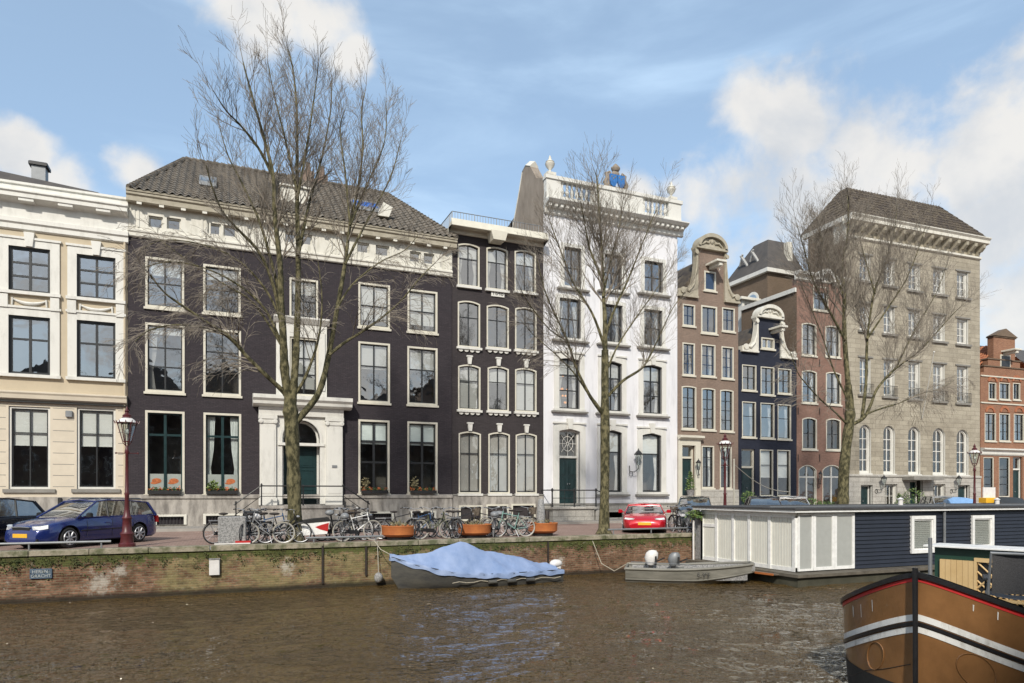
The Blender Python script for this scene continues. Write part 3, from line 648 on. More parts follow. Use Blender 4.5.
def skylight(pxc, y0, y1, w, glass, nm='roof_window'):
    x = B.fx(pxc, (y0 + y1) / 2); g = MB(); za, zb_ = slope(y0) + .27, slope(y1) + .27
    for (a, b, c, d) in ((x - w / 2, x - w / 2 + .08, 0, 1), (x + w / 2 - .08, x + w / 2, 0, 1), (x - w / 2 + .08, x + w / 2 - .08, 0, .1), (x - w / 2 + .08, x + w / 2 - .08, .9, 1)):
        ya, yb = y0 + (y1 - y0) * c, y0 + (y1 - y0) * d; z_a, z_b = za + (zb_ - za) * c, za + (zb_ - za) * d
        g.add([(a, ya, z_a - .12), (b, ya, z_a - .12), (b, yb, z_b - .12), (a, yb, z_b - .12), (a, ya, z_a + .06), (b, ya, z_a + .06), (b, yb, z_b + .06), (a, yb, z_b + .06)], [(0, 3, 2, 1), (4, 5, 6, 7), (0, 1, 5, 4), (1, 2, 6, 5), (2, 3, 7, 6), (3, 0, 4, 7)])
    f = g.build(nm, 'zinc', rfB)
    g = MB(); zt = lambda c: za + (zb_ - za) * c
    g.box(0, 0, 0, 0, 0, 0); g = MB().add([(x - w / 2 + .07, y0 + .1, zt(.08)), (x + w / 2 - .07, y0 + .1, zt(.08)), (x + w / 2 - .07, y1 - .1, zt(.94)), (x - w / 2 + .07, y1 - .1, zt(.94))], [(0, 1, 2, 3)])
    g.build('pane', glass, f)
surf('blue_shade', (.02, .10, .38), .5, .2, 3, 0)
skylight(208, 1.4, 2.4, .8, 'window_glass'); skylight(365, 1.5, 2.7, 1.5, 'blue_shade')
g = MB()     # pale dormer behind the tree and chimney pots
x = B.fx(296, 1.2); zz = B.fz(296, 186, 1.2); g.box(x - .75, x + .75, 1.2, 4.2, zz - 1.7, zz - .1); g.cbox(x - .85, x + .85, 1.08, 4.3, zz - .099, zz, .03); g.build('dormer', 'old_white', rfB)
for px_, y_ in ((308, 6), (322, 6.2)):
    g = MB(); x = B.fx(px_, y_); g.box(x - .3, x + .3, y_ - .3, y_ + .3, zR - .6, zR + .5); g.lathe([(.14, 0), (.18, .1), (.13, .5), (.17, .55)], (x, y_, zR + .5), 10); g.build('chimney', 'brown_brick', rfB, smooth=False)
g = MB(); x = B.fx(381, .9); zz = slope(.9); g.prism([(x - .3, zz), (x + .35, zz), (x + .55, zz + .55), (x + .05, zz + .75)], 'y', .5, 1.2); g.build('roof_vent', 'old_white', rfB)
# plinth with sill band
zs = (B.fz(160, 495.5) + B.fz(420, 494.5)) / 2
for a, b, t, bt in [(157, 184, 516.5, 528.5), (206, 240, 515.5, 527.5), (362, 391, 513.5, 523.5), (411.5, 433.5, 512.5, 523)]:
    loc = B.rect(a, b, t, bt); loc = (loc[0], loc[1], max(loc[2], .2), loc[3]); B.op.append(loc + (0,))
    f = MB(); band(f, contour(loc[0] - .12, loc[1] + .12, loc[2], loc[3] + .1), contour(loc[0], loc[1], loc[2] + .001, loc[3]), -.16, .02); f.box(loc[0], loc[1], .12, .2, loc[2], loc[3], 1)
    w_ = f.build('basement_window', ['old_white', 'interior'], B.e)
    g = MB(); n = int((loc[1] - loc[0]) / .13)
    for k in range(n + 1): x = loc[0] + (loc[1] - loc[0]) * k / n; g.tube([(x, -.1, loc[2]), (x, -.1, loc[3] + (.12 if b < 300 else 0))], .014, 5)
    g.tube([(loc[0], -.1, loc[3] - .05), (loc[1], -.1, loc[3] - .05)], .016, 5); g.build('grille', 'black_iron', w_)
B.panel('plinth', 'plinth_stone', B.x0, B.x1, .05, zs - .18, -.1, .14)
B.mould('sill_band', 'plinth_stone', B.x0, B.x1, [(.1, zs - .18), (.17, zs - .16), (.17, zs - .0), (.0, zs + .03)])
# window boxes
surf('pot_soil', (.03, .022, .015), .95); surf('leaf_green', (.06, .11, .03), .6, .5, 9, 0); surf('leaf_pale', (.16, .22, .06), .6, .4, 9, 0); surf('flower_orange', (.62, .16, .05), .6, .4, 9, 0); surf('dry_plant', (.20, .17, .09), .8, .5, 9, 0)
def leaves(mb, c, r, n, rnd, up=.3, size=.05, m=0, ms=1):
    for _ in range(n):
        d = Vector((rnd.gauss(0, 1), rnd.gauss(0, 1), rnd.gauss(up, 1))).normalized() * (rnd.random() ** .5); p = Vector(c) + Vector((d.x * r[0], d.y * r[1], d.z * r[2]))
        t = Vector((rnd.gauss(0, 1), rnd.gauss(0, 1), rnd.gauss(.4, .8))).normalized(); s_ = t.orthogonal().normalized(); k = size * (.6 + rnd.random() * .8)
        mb.add([p, p + t * k * .5 + s_ * k * .3, p + t * k, p + t * k * .5 - s_ * k * .3], [(0, 1, 2, 3)], m + rnd.randrange(ms))
rnd = random.Random(3)
for i, r_ in enumerate(rowB1):
    x0, x1, z0, z1 = B.rect(*r_)
    box_ = MB(); box_.box(x0 + .12, x1 - .12, -.3, -.12, z0 + .0, z0 + .17); wb = tag(empty('window_box', (0, 0, 0)), ['', 'black window box with spiky green plant and orange flowers, left of the columned doorway', 'black window box with dry grass and orange flowers, right of the columned doorway', 'black window box on the rightmost tall ground floor window of the aubergine house'][i], 'window box', 'window boxes of the aubergine house')
    wb.parent = None; wb.location = B.e.location
    if i == 0: wb['label'] = 'black window box of small flowers below the tall window nearest the red lamp post'
    box_.build('planter_box', 'black_iron', wb)
    p_ = MB()
    for k in range(7):
        cx = x0 + .25 + (x1 - x0 - .5) * k / 6; leaves(p_, (cx, -.21, z0 + .22), (.12, .1, .12), 26, rnd, size=.07, m=0 if k % 2 else 2, ms=1)
        leaves(p_, (cx, -.21, z0 + .2), (.12, .1, .1), 20, rnd, size=.06, m=0)
    if i == 1: leaves(p_, (x0 + .4, -.25, z0 + .35), (.3, .15, .3), 120, rnd, size=.14, m=1)
    if i >= 2: leaves(p_, (x0 + .35, -.22, z0 + .45), (.2, .12, .42), 110, rnd, size=.12, m=3)
    p_.build('plants', ['leaf_green', 'leaf_pale', 'flower_orange', 'dry_plant'], wb, fix=False)
    if i < 2:   # orange print on the lower panes
        g = MB()
        for sx in (-1, 1):
            cx = (x0 + x1) / 2 + sx * (x1 - x0) * .22; g.box(cx - .38, cx + .38, .135, .14, z0 + .25, z0 + .95, 0)
            if sx == 1 or i == 0: g.ball((cx, .13, z0 + .62), .16, 10, 6, 1, (1.3, .03, .8)); g.ball((cx - .1, .128, z0 + .52), .1, 8, 5, 1, (1.6, .03, .6))
        g.build('window_print', ['grey_blind', 'flower_orange'], B.e)
# portico
P0, P1 = B.fx(259.5), B.fx(341.5); zp = zd0; zk0 = B.fz(300, 417); zk1 = B.fz(300, 398)
g = MB(); inner = contour(dl, dr, zp, zd1, (dr - dl) / 2 - .01, 16)
a0, a1 = B.fx(275.5), B.fx(325.5)
ct = inner[2:]
g.add([(a0, -.2, zp), (dl, -.2, zp), (dl, -.2, ct[-1][1]), (a0, -.2, ct[-1][1])], [(0, 1, 2, 3)]); g.add([(dr, -.2, zp), (a1, -.2, zp), (a1, -.2, ct[0][1]), (dr, -.2, ct[0][1])], [(0, 1, 2, 3)])
for i in range(len(ct) - 1):
    (xa, za), (xb, zb_) = ct[i], ct[i + 1]; g.add([(xa, -.2, za), (xa, -.2, zk0), (xb, -.2, zk0), (xb, -.2, zb_)], [(0, 1, 2, 3)])
g.add([(a0, -.2, ct[-1][1]), (dl, -.2, ct[-1][1]), (dl, -.2, zk0), (a0, -.2, zk0)], [(0, 1, 2, 3)]); g.add([(dr, -.2, ct[0][1]), (a1, -.2, ct[0][1]), (a1, -.2, zk0), (dr, -.2, zk0)], [(0, 1, 2, 3)])
k = len(inner); g.add([(x, -.2, z) for x, z in inner] + [(x, .2, z) for x, z in inner], [(i, k + i, k + (i + 1) % k, (i + 1) % k) for i in range(1, k)])
band(g, contour(dl - .12, dr + .12, ztr + .1, zd1 + .12, (dr - dl) / 2 + .1, 16), contour(dl, dr, ztr + .1, zd1, (dr - dl) / 2 - .01, 16), -.24, -.19)
g.box(dl - .22, dr + .22, -.27, .2, ztr, ztr + .14)
po = g.build('portico', 'white_paint', B.e, fix=False)
for (x0, x1) in ((P0, a0), (a1, P1)):
    g = MB(); g.box(x0, x1, -.34, .02, zp + .35, zk0 - .4); g.box(x0 - .05, x1 + .05, -.4, .02, zp - .02, zp + .345); g.box(x0 + .08, x1 - .08, -.36, -.33, zp + .55, zk0 - .7)
    for sx in (x0 + .04, x1 - .04): g.lathe([(.02, -.43), (.11, -.42), (.11, -.1), (.02, -.09)], (sx, 0, zk0 - .3), 12, ax='y')
    g.box(x0 - .06, x1 + .06, -.42, .02, zk0 - .19, zk0 - .01); g.box(x0, x1, -.38, .02, zk0 - .4, zk0 - .19)
    g.build('pilaster', 'white_paint', po)
c0_, c1_ = B.fx(252.5), B.fx(350)
B.mould('entablature', 'white_paint', P0 - .05, P1 + .05, [(.36, zk0), (.38, zk0 + .3), (.42, zk0 + .32), (.42, zk0 + .42)], po)
B.mould('portico_cornice', 'white_paint', c0_, c1_, [(.5, zk0 + .422), (.72, zk0 + .52), (.74, zk0 + .66), (.86, zk0 + .78), (.86, zk1), (.0, zk1 + .1)], po)
# white surround of the window above
s0, s1 = B.fx(276), B.fx(326.5); zt_ = B.fz(300, 322)
g = MB(); band(g, contour(s0, s1, zk1 + .08, zt_), contour(c0, c1, zk1 + .09, B.fz(303, 338)), -.14, .04); g.box(s0 + .1, s0 + .42, -.2, -.13, zk1 + .4, zt_ - .5); g.box(s1 - .42, s1 - .1, -.2, -.13, zk1 + .4, zt_ - .5)
g.prism([(-.14, zt_ - .15), (-.2, zt_ - .12), (-.38, zt_ + .1), (-.38, zt_ + .18), (.02, zt_ + .22), (.02, zt_ - .15)], 'x', s0 - .12, s1 + .12)
g.build('balcony_window_surround', 'white_paint', B.e, fix=True)
# stoop with two flights and iron rail
sl, sr = B.fx(262, -1.4), B.fx(343, -1.4); zst = zp - .03
g = MB(); g.box(sl, sr, -1.35, -.34, .13, zst - .14); g.cbox(sl - .04, sr + .04, -1.42, -.345, zst - .139, zst, .015)
ns = 5
for i in range(1, ns):
    z = zst * (1 - i / ns) + .124 * i / ns; g.cbox(sl - .33 * i, sl - .33 * (i - 1) - .045, -1.3, -.36, .13, z, .012); g.cbox(sr + .33 * (i - 1) + .045, sr + .33 * i, -1.3, -.36, .13, z, .012)
stp = g.build('stoop', 'plinth_stone', B.e)
g = MB(); yR = -1.33
top = zst + .95; el, er = sl - 1.25, sr + 1.35
g.tube([(el, yR, .13 + 1.0), (el + .12, yR, .2 + 1.02), (sl - .05, yR, top), (sr + .05, yR, top), (er - .12, yR, 1.22), (er, yR, 1.13)], .032, 8)
g.tube([(el + .05, yR, .65), (sl - .05, yR, top - .5), (sr + .05, yR, top - .5), (er - .05, yR, .65)], .018, 6)
for x, z0_, z1_ in ((sl - .02, zst, top + .05), (sr + .02, zst, top + .05), (el + .1, .1, 1.25), (er - .1, .1, 1.25), ((sl + sr) / 2, zst, top)):
    g.lathe([(.05, 0), (.035, .1), (.03, z1_ - z0_ - .1), (.05, z1_ - z0_ - .04), (.055, z1_ - z0_), (.02, z1_ - z0_ + .07)], (x, yR, z0_), 8)
g.build('stair_railing', 'black_iron', stp)
# little house number plate
MB().box(B.fx(331), B.fx(336), -.39, -.37, B.fz(333, 468), B.fz(333, 465.5)).build('number_plate', 'zinc', B.e)

# ---- C: narrow charcoal house
C_ = House('narrow_charcoal_house', 'narrow dark charcoal brick house with three arched windows per floor and a roof terrace railing', 452, 543.3, depth=12)
rows = [[(457.7, 479.4, 243.8, 286.5), (486.3, 507.5, 247.3, 290), (514.5, 535.8, 250.5, 292.3)], [(457.7, 480, 301, 347.4), (486.6, 508.7, 305, 348.5), (515, 536.4, 307.5, 350.5)],
        [(458, 480.3, 364.7, 410), (487.5, 508.7, 366.4, 411), (515, 536.4, 368.2, 412)], [(458.6, 480.8, 431.5, 493.5), (488.3, 509.7, 432.3, 493.5), (515.6, 536.6, 433.2, 493.5)]]
for j, row in enumerate(rows):
    for i, r_ in enumerate(row):
        bl = [(.28, .3, .3), (.0, .0, .0), (.98, .35, .98), (.98, .98, .98)][j][i]
        f, (x0, x1, z0, z1) = C_.win(*r_, cols=2, bars=(.66,) if j else (.66,), rise=.12, fc='cream_paint', sash='dark_sash', fw=.075, sw=.04, thick=.05, blind=bl, bcol='blind_cloth' if j < 3 else 'grey_blind', proudframe=.06, curtain=2 if j == 0 else 0)
        g = MB(); g.box(x0 - .08, x1 + .08, -.16, .02, z0 - .13, z0 - .003)
        if j in (1, 2):
            for k in range(4): cx = x0 + (x1 - x0) * (k + .5) / 4; g.lathe([(.01, -.1), (.14, -.09), (.14, .0), (.01, .01)], (cx, 0, z0 - .14), 12, ax='y')
        if j >= 2: cx = (x0 + x1) / 2; g.prism([(cx - .09, z1 + .02), (cx + .09, z1 + .02), (cx + .14, z1 + .42), (cx - .14, z1 + .42)], 'y', -.12, .02); g.cbox(cx - .18, cx + .18, -.14, .02, z1 + .421, z1 + .5, .01)
        g.build('window_trim', 'white_paint', f)
zb = (C_.fz(453, 234) + C_.fz(543, 247.5)) / 2; zt = (C_.fz(447, 221, -.7) + C_.fz(543, 241, -.7)) / 2
C_.wall('charcoal_brick', zb + .35)
C_.mould('cornice', 'cream_paint', C_.x0 - .25, C_.x1, [(.06, zb), (.14, zb + .05), (.14, zb + .3), (.4, zb + .42), (.62, zb + .46), (.62, zb + .62), (.78, zt - .04), (.78, zt), (0, zt + .04)])
MB().add([(C_.x0 - .25, 0, zb), (C_.x0 - .25, 11, zb), (C_.x0 - .25, 11, zt), (C_.x0 - .25, 0, zt), (C_.x0, 0, zb), (C_.x0, 11, zb), (C_.x0, 11, zt), (C_.x0, 0, zt)], [(0, 3, 2, 1), (4, 5, 6, 7), (3, 7, 6, 2), (0, 1, 5, 4), (1, 2, 6, 5)]).build('side_cornice', 'cream_paint', C_.e)
MB().box(C_.x0, C_.x1, .03, 11, zb + .36, zt + .03).build('roof', 'slate', C_.e)
cx = (C_.x0 + C_.x1) / 2 - .3; g = MB(); g.prism([(cx - .35, zt - .5), (cx + .35, zt - .5), (cx + .5, zt), (cx - .5, zt)], 'y', -.86, -.1); g.build('cornice_block', 'cream_paint', C_.e)
g = MB(); railing(g, [(C_.x0 - .1, 8, zt + .03), (C_.x0 - .1, -.3, zt + .03), (C_.x1 - .1, -.3, zt + .03)], 0, .85, .16, .013, .024, (.08,)); g.build('roof_railing', 'zinc', C_.e)
# date stone
x0, x1, z0, z1 = C_.rect(491, 504, 290.6, 297); ds = MB().box(x0, x1, -.06, .01, z0, z1).build('date_stone', 'white_paint', C_.e)
def text(body, size, loc, rot, mat, parent=None, name='lettering', ext=.004, alignx='CENTER', sx=1):
    cu = bpy.data.curves.new(name, 'FONT'); cu.body = body; cu.size = size; cu.extrude = ext; cu.align_x = alignx; cu.align_y = 'CENTER'; cu.resolution_u = 3
    t = bpy.data.objects.new('tmp_text', cu); COL.objects.link(t); dg = bpy.context.evaluated_depsgraph_get(); me = bpy.data.meshes.new_from_object(t.evaluated_get(dg)); bpy.data.objects.remove(t)
    me.materials.clear(); me.materials.append(MATS[mat]); o = bpy.data.objects.new(name, me); COL.objects.link(o); o.location = loc; o.rotation_euler = rot; o.scale = (sx, 1, 1)
    if parent is not None: o.parent = parent
    return o
text('1648', (z1 - z0) * .95, ((x0 + x1) / 2, -.066, (z0 + z1) / 2), (R(90), 0, 0), 'black_iron', ds)
zs = C_.fz(500, 495)
for a, b, t, bt in [(487, 506, 506, 521.5), (512, 533, 505.5, 517), (460, 480, 507, 522)]:
    loc = C_.rect(a, b, t, bt); loc = (loc[0], loc[1], max(loc[2], .25), loc[3]); C_.op.append(loc + (0,)); f = MB(); band(f, contour(loc[0] - .1, loc[1] + .1, loc[2] - .1, loc[3] + .1), contour(*loc[:4]), -.14, .02); f.box(loc[0], loc[1], .12, .2, loc[2], loc[3], 1)
    cx = (loc[0] + loc[1]) / 2; f.box(cx - .03, cx + .03, .05, .1, loc[2], loc[3], 0); f.build('basement_window', ['cream_paint', 'interior'], C_.e)
C_.panel('plinth', 'plinth_stone', C_.x0, C_.x1, .05, zs - .02, -.1, .14)
MB().box(C_.x0, C_.x1, -.15, .03, zs - .019, zs + .05).build('sill_band', 'sill_stone', C_.e)

# ---- D: tall white house with balustrade
D = House('white_balustrade_house', 'tall lavender white house with rooftop balustrade, urns and a blue coat of arms', 543.3, 677.5, depth=13)
dr_rows = [[(565, 581.5, 248.6, 289.5), (604, 621.5, 255, 290), (644, 662.5, 261.8, 292.5)], [(559.2, 580.5, 299, 338.5), (603.5, 622, 305, 342.5), (643.5, 661.7, 310, 346)], [(558.8, 579.3, 358.4, 409), (602.5, 621.4, 362, 411.2), (642.8, 661.4, 365.5, 413.8)]]
dr_rows[0][0] = (564, 581, 248, 287)
for j, row in enumerate(dr_rows):
    for i, r_ in enumerate(row):
        fr, loc = D.win(*r_, cols=2, bars=(.5,) if j < 2 else (.36, .68), fc='dark_sash', sash='dark_sash', fw=.05, sw=.05, thick=.07, curtain=2 if j else 0, blind=.28 if j == 2 else 0, rise=.1 if j == 2 else 0, rec=.14)
        D.surround(*loc, w=.32 if j > 1 else .24, ears=.03 if j == 2 else 0, rise=.1 if j == 2 else 0, key=(j == 2), mat='white_paint', proud=.08)
        g = MB().box(loc[0] - .5, loc[1] + .5, -.24, .02, loc[2] - .24, loc[2] - .142).build('window_sill', 'sill_stone', D.e)
x0, x1, z0, z1 = D.rect(558.8, 579.3, 358.4, 409)   # warm lit shelves seen in one room
g = MB()
for k in range(5): g.box(x0 + .2, x1 - .2, .9, 1.0, z0 + .35 + k * .4, z0 + .38 + k * .4, 0)
for k in range(14): g.ball((x0 + .35 + random.random() * (x1 - x0 - .7), .85, z0 + .45 + random.randrange(5) * .4 + .05), .05 + .04 * random.random(), 6, 5, 1)
g.build('lit_shelves', ['brown_brick', 'amber_lamp'], D.e)
for r_ in [(602.5, 621.4, 430.7, 492), (642, 660.8, 433.7, 492)]:
    fr, loc = D.win(*r_, cols=1, bars=(.66,), fc='dark_sash', sash='dark_sash', fw=.05, thick=.09, blind=.34, curtain=1, rise=.12, rec=.14); D.surround(*loc, w=.36, ears=.03, rise=.12, key=True, proud=.08)
    MB().box(loc[0] - .5, loc[1] + .5, -.24, .02, loc[2] - .26, loc[2] - .142).build('window_sill', 'sill_stone', D.e)
loc = D.rect(558.6, 579.5, 429.5, 506); D.door(loc=loc, transom=D.fz(569, 458), cols=2, fan=True, fc='white_paint', rec=.22, double=True, rise=.12); D.surround(*loc, w=.36, key=True, ears=.03, sill=False, rise=.12, proud=.1)
zc0 = (D.fz(545, 205) + D.fz(678.5, 236)) / 2; zc1 = (D.fz(545, 196, -.7) + D.fz(684, 222, -.7)) / 2; zbt = (D.fz(545, 175, -.3) + D.fz(678.5, 201, -.3)) / 2
D.wall('lavender_white', zc1, side='gable_render')
D.mould('cornice', 'white_paint', D.x0, D.x1 + .35, [(.08, zc0 - .3), (.16, zc0 - .25), (.16, zc0), (.3, zc0 + .15), (.62, zc0 + .22), (.62, zc1 - .2), (.8, zc1 - .06), (.8, zc1), (.2, zc1 + .05)])
reps('dentil', MB().box(-.09, .09, -.55, -.1, zc0 + .02, zc0 + .2), 'white_paint', D.e, [D.x0 + .2 + (D.x1 - D.x0 - .2) * i / 25 for i in range(26)])
W_ = D.x1 - D.x0; g = MB(); zt = zbt
g.box(D.x0, D.x1, -.42, -.02, zc1 + .04, zc1 + .3); g.cbox(D.x0 - .05, D.x1 + .08, -.48, .02, zt - .22, zt, .02)
segs = [(0, .1, 'p'), (.1, .34, 'b'), (.34, .70, 'p'), (.70, .90, 'b'), (.90, 1.0, 'p')]
for a, b, k in segs:
    xa, xb = D.x0 + W_ * a, D.x0 + W_ * b
    if k == 'p': g.box(xa, xb, -.4, -.04, zc1 + .301, zt - .221)
    else:
        n = int((xb - xa) / .3)
        for i in range(n): g.lathe([(.09, 0), (.06, .08), (.12, .3), (.06, .62), (.09, zt - zc1 - .53)], (xa + (i + .5) * (xb - xa) / n, -.22, zc1 + .305), 8)
g.build('balustrade', 'white_paint', D.e)
for px_ in (549.8, 671):
    x = D.fx(px_, -.2); g = MB(); g.box(x - .28, x + .28, -.48, .04, zt + .001, zt + .16); g.lathe([(.12, 0), (.06, .12), (.07, .2), (.24, .40), (.29, .56), (.22, .62), (.26, .66), (.09, .80), (.08, .9), (.02, 1.05)], (x, -.22, zt + .16), 14); g.build('urn', 'old_white', D.e, smooth=True)
# coat of arms (crown, supporters' scrollwork, two blue shields)
x = D.fx(615.5, -.2); z = zt; KS = Matrix.Translation((x, -.22, z)) @ Matrix.Scale(.64, 4) @ Matrix.Translation((-x, .22, -z)); g = MB(); g.T = KS; g.box(x - 1.15, x + 1.15, -.5, .0, z - .2, z + .12)
for sx in (-1, 1):
    g.tube([(x + sx * t_, -.25, z + h_) for t_, h_ in ((1.05, .1), (1.2, .5), (.95, .95), (1.05, 1.35), (.7, 1.55), (.55, 1.2))], [.16, .2, .17, .14, .12, .07], 8)
    g.tube([(x + sx * t_, -.3, z + h_) for t_, h_ in ((.9, .2), (.75, .7), (.88, 1.1), (.6, 1.5))], [.12, .14, .12, .08], 8)
g.ball((x, -.2, z + 1.45), .42, 10, 8, 0, (1, .6, .8)); g.lathe([(.3, 0), (.42, .2), (.4, .35), (.2, .6), (.05, .75)], (x, -.2, z + 1.7), 10)
for i in range(8): w = 2 * pi * i / 8; g.ball((x + .42 * cos(w), -.2 + .3 * sin(w), z + 2.0), .08, 6, 5)
g.box(x - .06, x + .06, -.1, .8, z - .1, z + 1.2); ca = g.build('coat_of_arms', 'gable_render', D.e, smooth=True)
for sx in (-1, 1):
    g = MB(); g.T = KS; cx = x + sx * .42; poly = [(cx - .38, z + 1.25), (cx + .38, z + 1.25), (cx + .4, z + .6), (cx + .24, z + .22), (cx, z + .05), (cx - .24, z + .22), (cx - .4, z + .6)]; g.prism(poly, 'y', -.56, -.4, 0)
    for k in range(3): g.ball((cx + (k - 1) * .2, -.57, z + .85 - abs(k - 1) * -.15), .06, 6, 5, 1, (1, .4, 1.4))
    g.build('shield', ['blue_gold', 'dry_plant'], ca)
# side gable on the left, behind the balustrade
def sg(px_, py_, X=None):
    """depth and height on the plane of the left side wall"""
    u = (px_ - CX) / F; X = D.o[0] + D.x0; d = X / (sin(TH) + u * cos(TH)); return d * (cos(TH) - u * sin(TH)) - 36.0, EYE + (HY - py_) * d / F
prof = [sg(536, 200), sg(536, 178), sg(530, 166.5), sg(525.5, 166), sg(522, 173), sg(519, 192), sg(515.5, 212), sg(511.5, 233)]
poly = [(.05, zc1 - .1), (.05, prof[1][1] - .4)] + [(y, z) for y, z in prof[1:]] + [(prof[-1][0] + 1.5, zc1 - 2)]
g = MB(); g.prism(poly, 'x', D.x0 + .02, D.x0 + .55); g.build('side_gable', 'gable_render', D.e)
g = MB(); pp = [(y, z) for y, z in prof[2:]] + [(prof[-1][0] + 1.5, prof[-1][1] - 2.2)]
g.tube([(D.x0 + .28, y, z + .05) for y, z in pp], .3, 4); g.build('gable_coping', 'dry_plant' if False else 'old_white', D.e)
MB().add([(D.x0 + .5, .3, zc1 + .02), (D.x1 - .3, .3, zc1 + .02), (D.x1 - 1.2, 5, zc1 + 1.3), (D.x0 + .5, 5, zc1 + 1.3), (D.x1 - .3, 12, zc1 + .02), (D.x0 + .5, 12, zc1 + .02)], [(0, 1, 2, 3), (3, 2, 4, 5), (1, 4, 2)]).build('roof', 'slate', D.e)
loc = D.rect(608, 622, 512, 517.5); D.op.append(loc + (0,))
zs = D.fz(610, 505); D.panel('plinth', 'pale_ashlar', D.x0, D.x1, .05, zs, -.09, .13)
MB().box(loc[0], loc[1], -.0, .1, loc[2], loc[3]).build('basement_grate', 'black_iron', D.e)
MB().box(D.x0, D.x1, -.13, .02, zs + .001, zs + .12).build('plinth_moulding', 'sill_stone', D.e)
# stoop
y1_ = -1.5; sl, sr = D.fx(552, y1_), D.fx(597, y1_); zst = D.rect(558.6, 579.5, 429.5, 506)[2] - .02
g = MB(); g.box(sl + .12, sr - .12, y1_ + .1, -.1, .13, zst - .12); g.cbox(sl, sr, y1_, -.1, zst - .119, zst, .015)
for i in (1, 2, 3): g.cbox(sr - .1 + .3 * (i - 1) + .11, sr + .3 * i + .01, y1_ + .15, -.12, .13, zst - i * .2, .012)
for px_ in (558, 572, 586): x = D.fx(px_, y1_); g.box(x - .02, x + .02, y1_ + .095, y1_ + .11, .2, zst - .15)
so = g.build('stoop', 'pale_ashlar', D.e)
g = MB(); top = zst + .95; g.tube([(sl - .3, y1_ + .05, top), (sr - .02, y1_ + .05, top), (sr + .35, y1_ + .05, top - .12), (sr + .45, y1_ + .05, top - .25)], .032, 8); g.tube([(sl, y1_ + .05, top - .45), (sr, y1_ + .05, top - .45)], .018, 6); g.tube([(sl, y1_ + .05, top), (sl, -.1, top)], .03, 6)
for x in (sl + .04, sr - .04, (sl + sr) / 2): g.lathe([(.06, 0), (.045, .1), (.04, .85), (.06, .9), (.065, 1.0), (.02, 1.07)], (x, y1_ + .05, zst), 8)
for x in ((sl * 3 + sr) / 4 + .1, (sl + 3 * sr) / 4 - .1): g.tube([(x, y1_ + .05, zst), (x, y1_ + .05, top)], .012, 5)
g.build('stair_railing', 'black_iron', so)
# bracket lantern
def wall_lantern(h, px_, pyt, pyb, side=-1, sc=1.0, nm='wall_lantern', label=None):
    x = h.fx(px_, -.5); zt = h.fz(px_, pyt, -.5); zb = h.fz(px_, pyb, -.5); H = zt - zb
    g = MB(); g.lathe([(.08 * sc, 0), (.2 * sc, H * .45)], (x, -.5, zb + H * .3), 6, 1); g.lathe([(.24 * sc, 0), (.25 * sc, .03), (.1 * sc, H * .16), (.04 * sc, H * .2), (.02, H * .28)], (x, -.5, zb + H * .75), 6)
    for i in range(6): w = 2 * pi * (i + .5) / 6; g.tube([(x + .085 * sc * cos(w), -.5 + .085 * sc * sin(w), zb + H * .3), (x + .205 * sc * cos(w), -.5 + .205 * sc * sin(w), zb + H * .75)], .012, 4)
    g.tube([(x, -.5, zb + H * .3), (x, -.5, zb + H * .15), (x + side * .2, -.35, zb), (x + side * .35, -.06, zb + .05), (x + side * .35, -.04, zb + .4)], .025, 6)
    g.tube([(x + side * (.28 + .13 * cos(t_ * .6)), -.1, zb - .1 + .15 * sin(t_ * .6)) for t_ in range(11)], .018, 5)
    return g.build(nm, ['black_iron', 'clear_glass'], h.e)
wall_lantern(D, 638.5, 449, 472, -1, 1.1)

def simple_win(h, r_, bars=(.5,), cols=2, **k):
    kw = dict(fc='cream_paint', sash='dark_sash', fw=.075, sw=.04, thick=.045, sill=True, proudframe=.05); kw.update(k)
    return h.win(*r_, cols=cols, bars=bars, **kw)
# ---- E: brown neck gable
E = House('brown_neck_gable_house', 'narrow brown brick house with a neck gable, round white pediment and hoist beam', 677.5, 738.3, depth=11)
for r_ in [(682.6, 695, 304.5, 326), (722, 734.6, 308, 331.5)]: simple_win(E, r_, sash='blue_sash')
for r_ in [(682.4, 694.8, 343, 375.2), (701, 715.3, 344.5, 376.4), (721.4, 733.5, 346.8, 378.7)]: simple_win(E, r_, bars=(.35, .68), sash='blue_sash', curtain=2)
for r_ in [(681.6, 696.2, 386, 429), (701.4, 715.2, 388, 430), (720, 733.4, 389.7, 431.4)]: simple_win(E, r_, bars=(.25, .5, .75), rise=.06)
for r_ in [(701.5, 714, 445.8, 488), (719.8, 731.5, 447, 488.5)]: simple_win(E, r_, bars=(.5, .75), curtain=2)
simple_win(E, (701, 717, 306, 333.5), bars=(), cols=2, sash='blue_sash', fw=.1)
loc = E.rect(681, 694.2, 445.5, 495.5); E.door(loc=loc, transom=E.fz(688, 458.5), fc='cream_paint', rec=.2)
zsh = E.fz(708, 298.5); 
nx0, nx1 = E.fx(697), E.fx(723.7); zn = E.fz(710, 250)
loc = E.rect(704, 715.5, 271.5, 291)
E.wall('brown_brick', zsh)
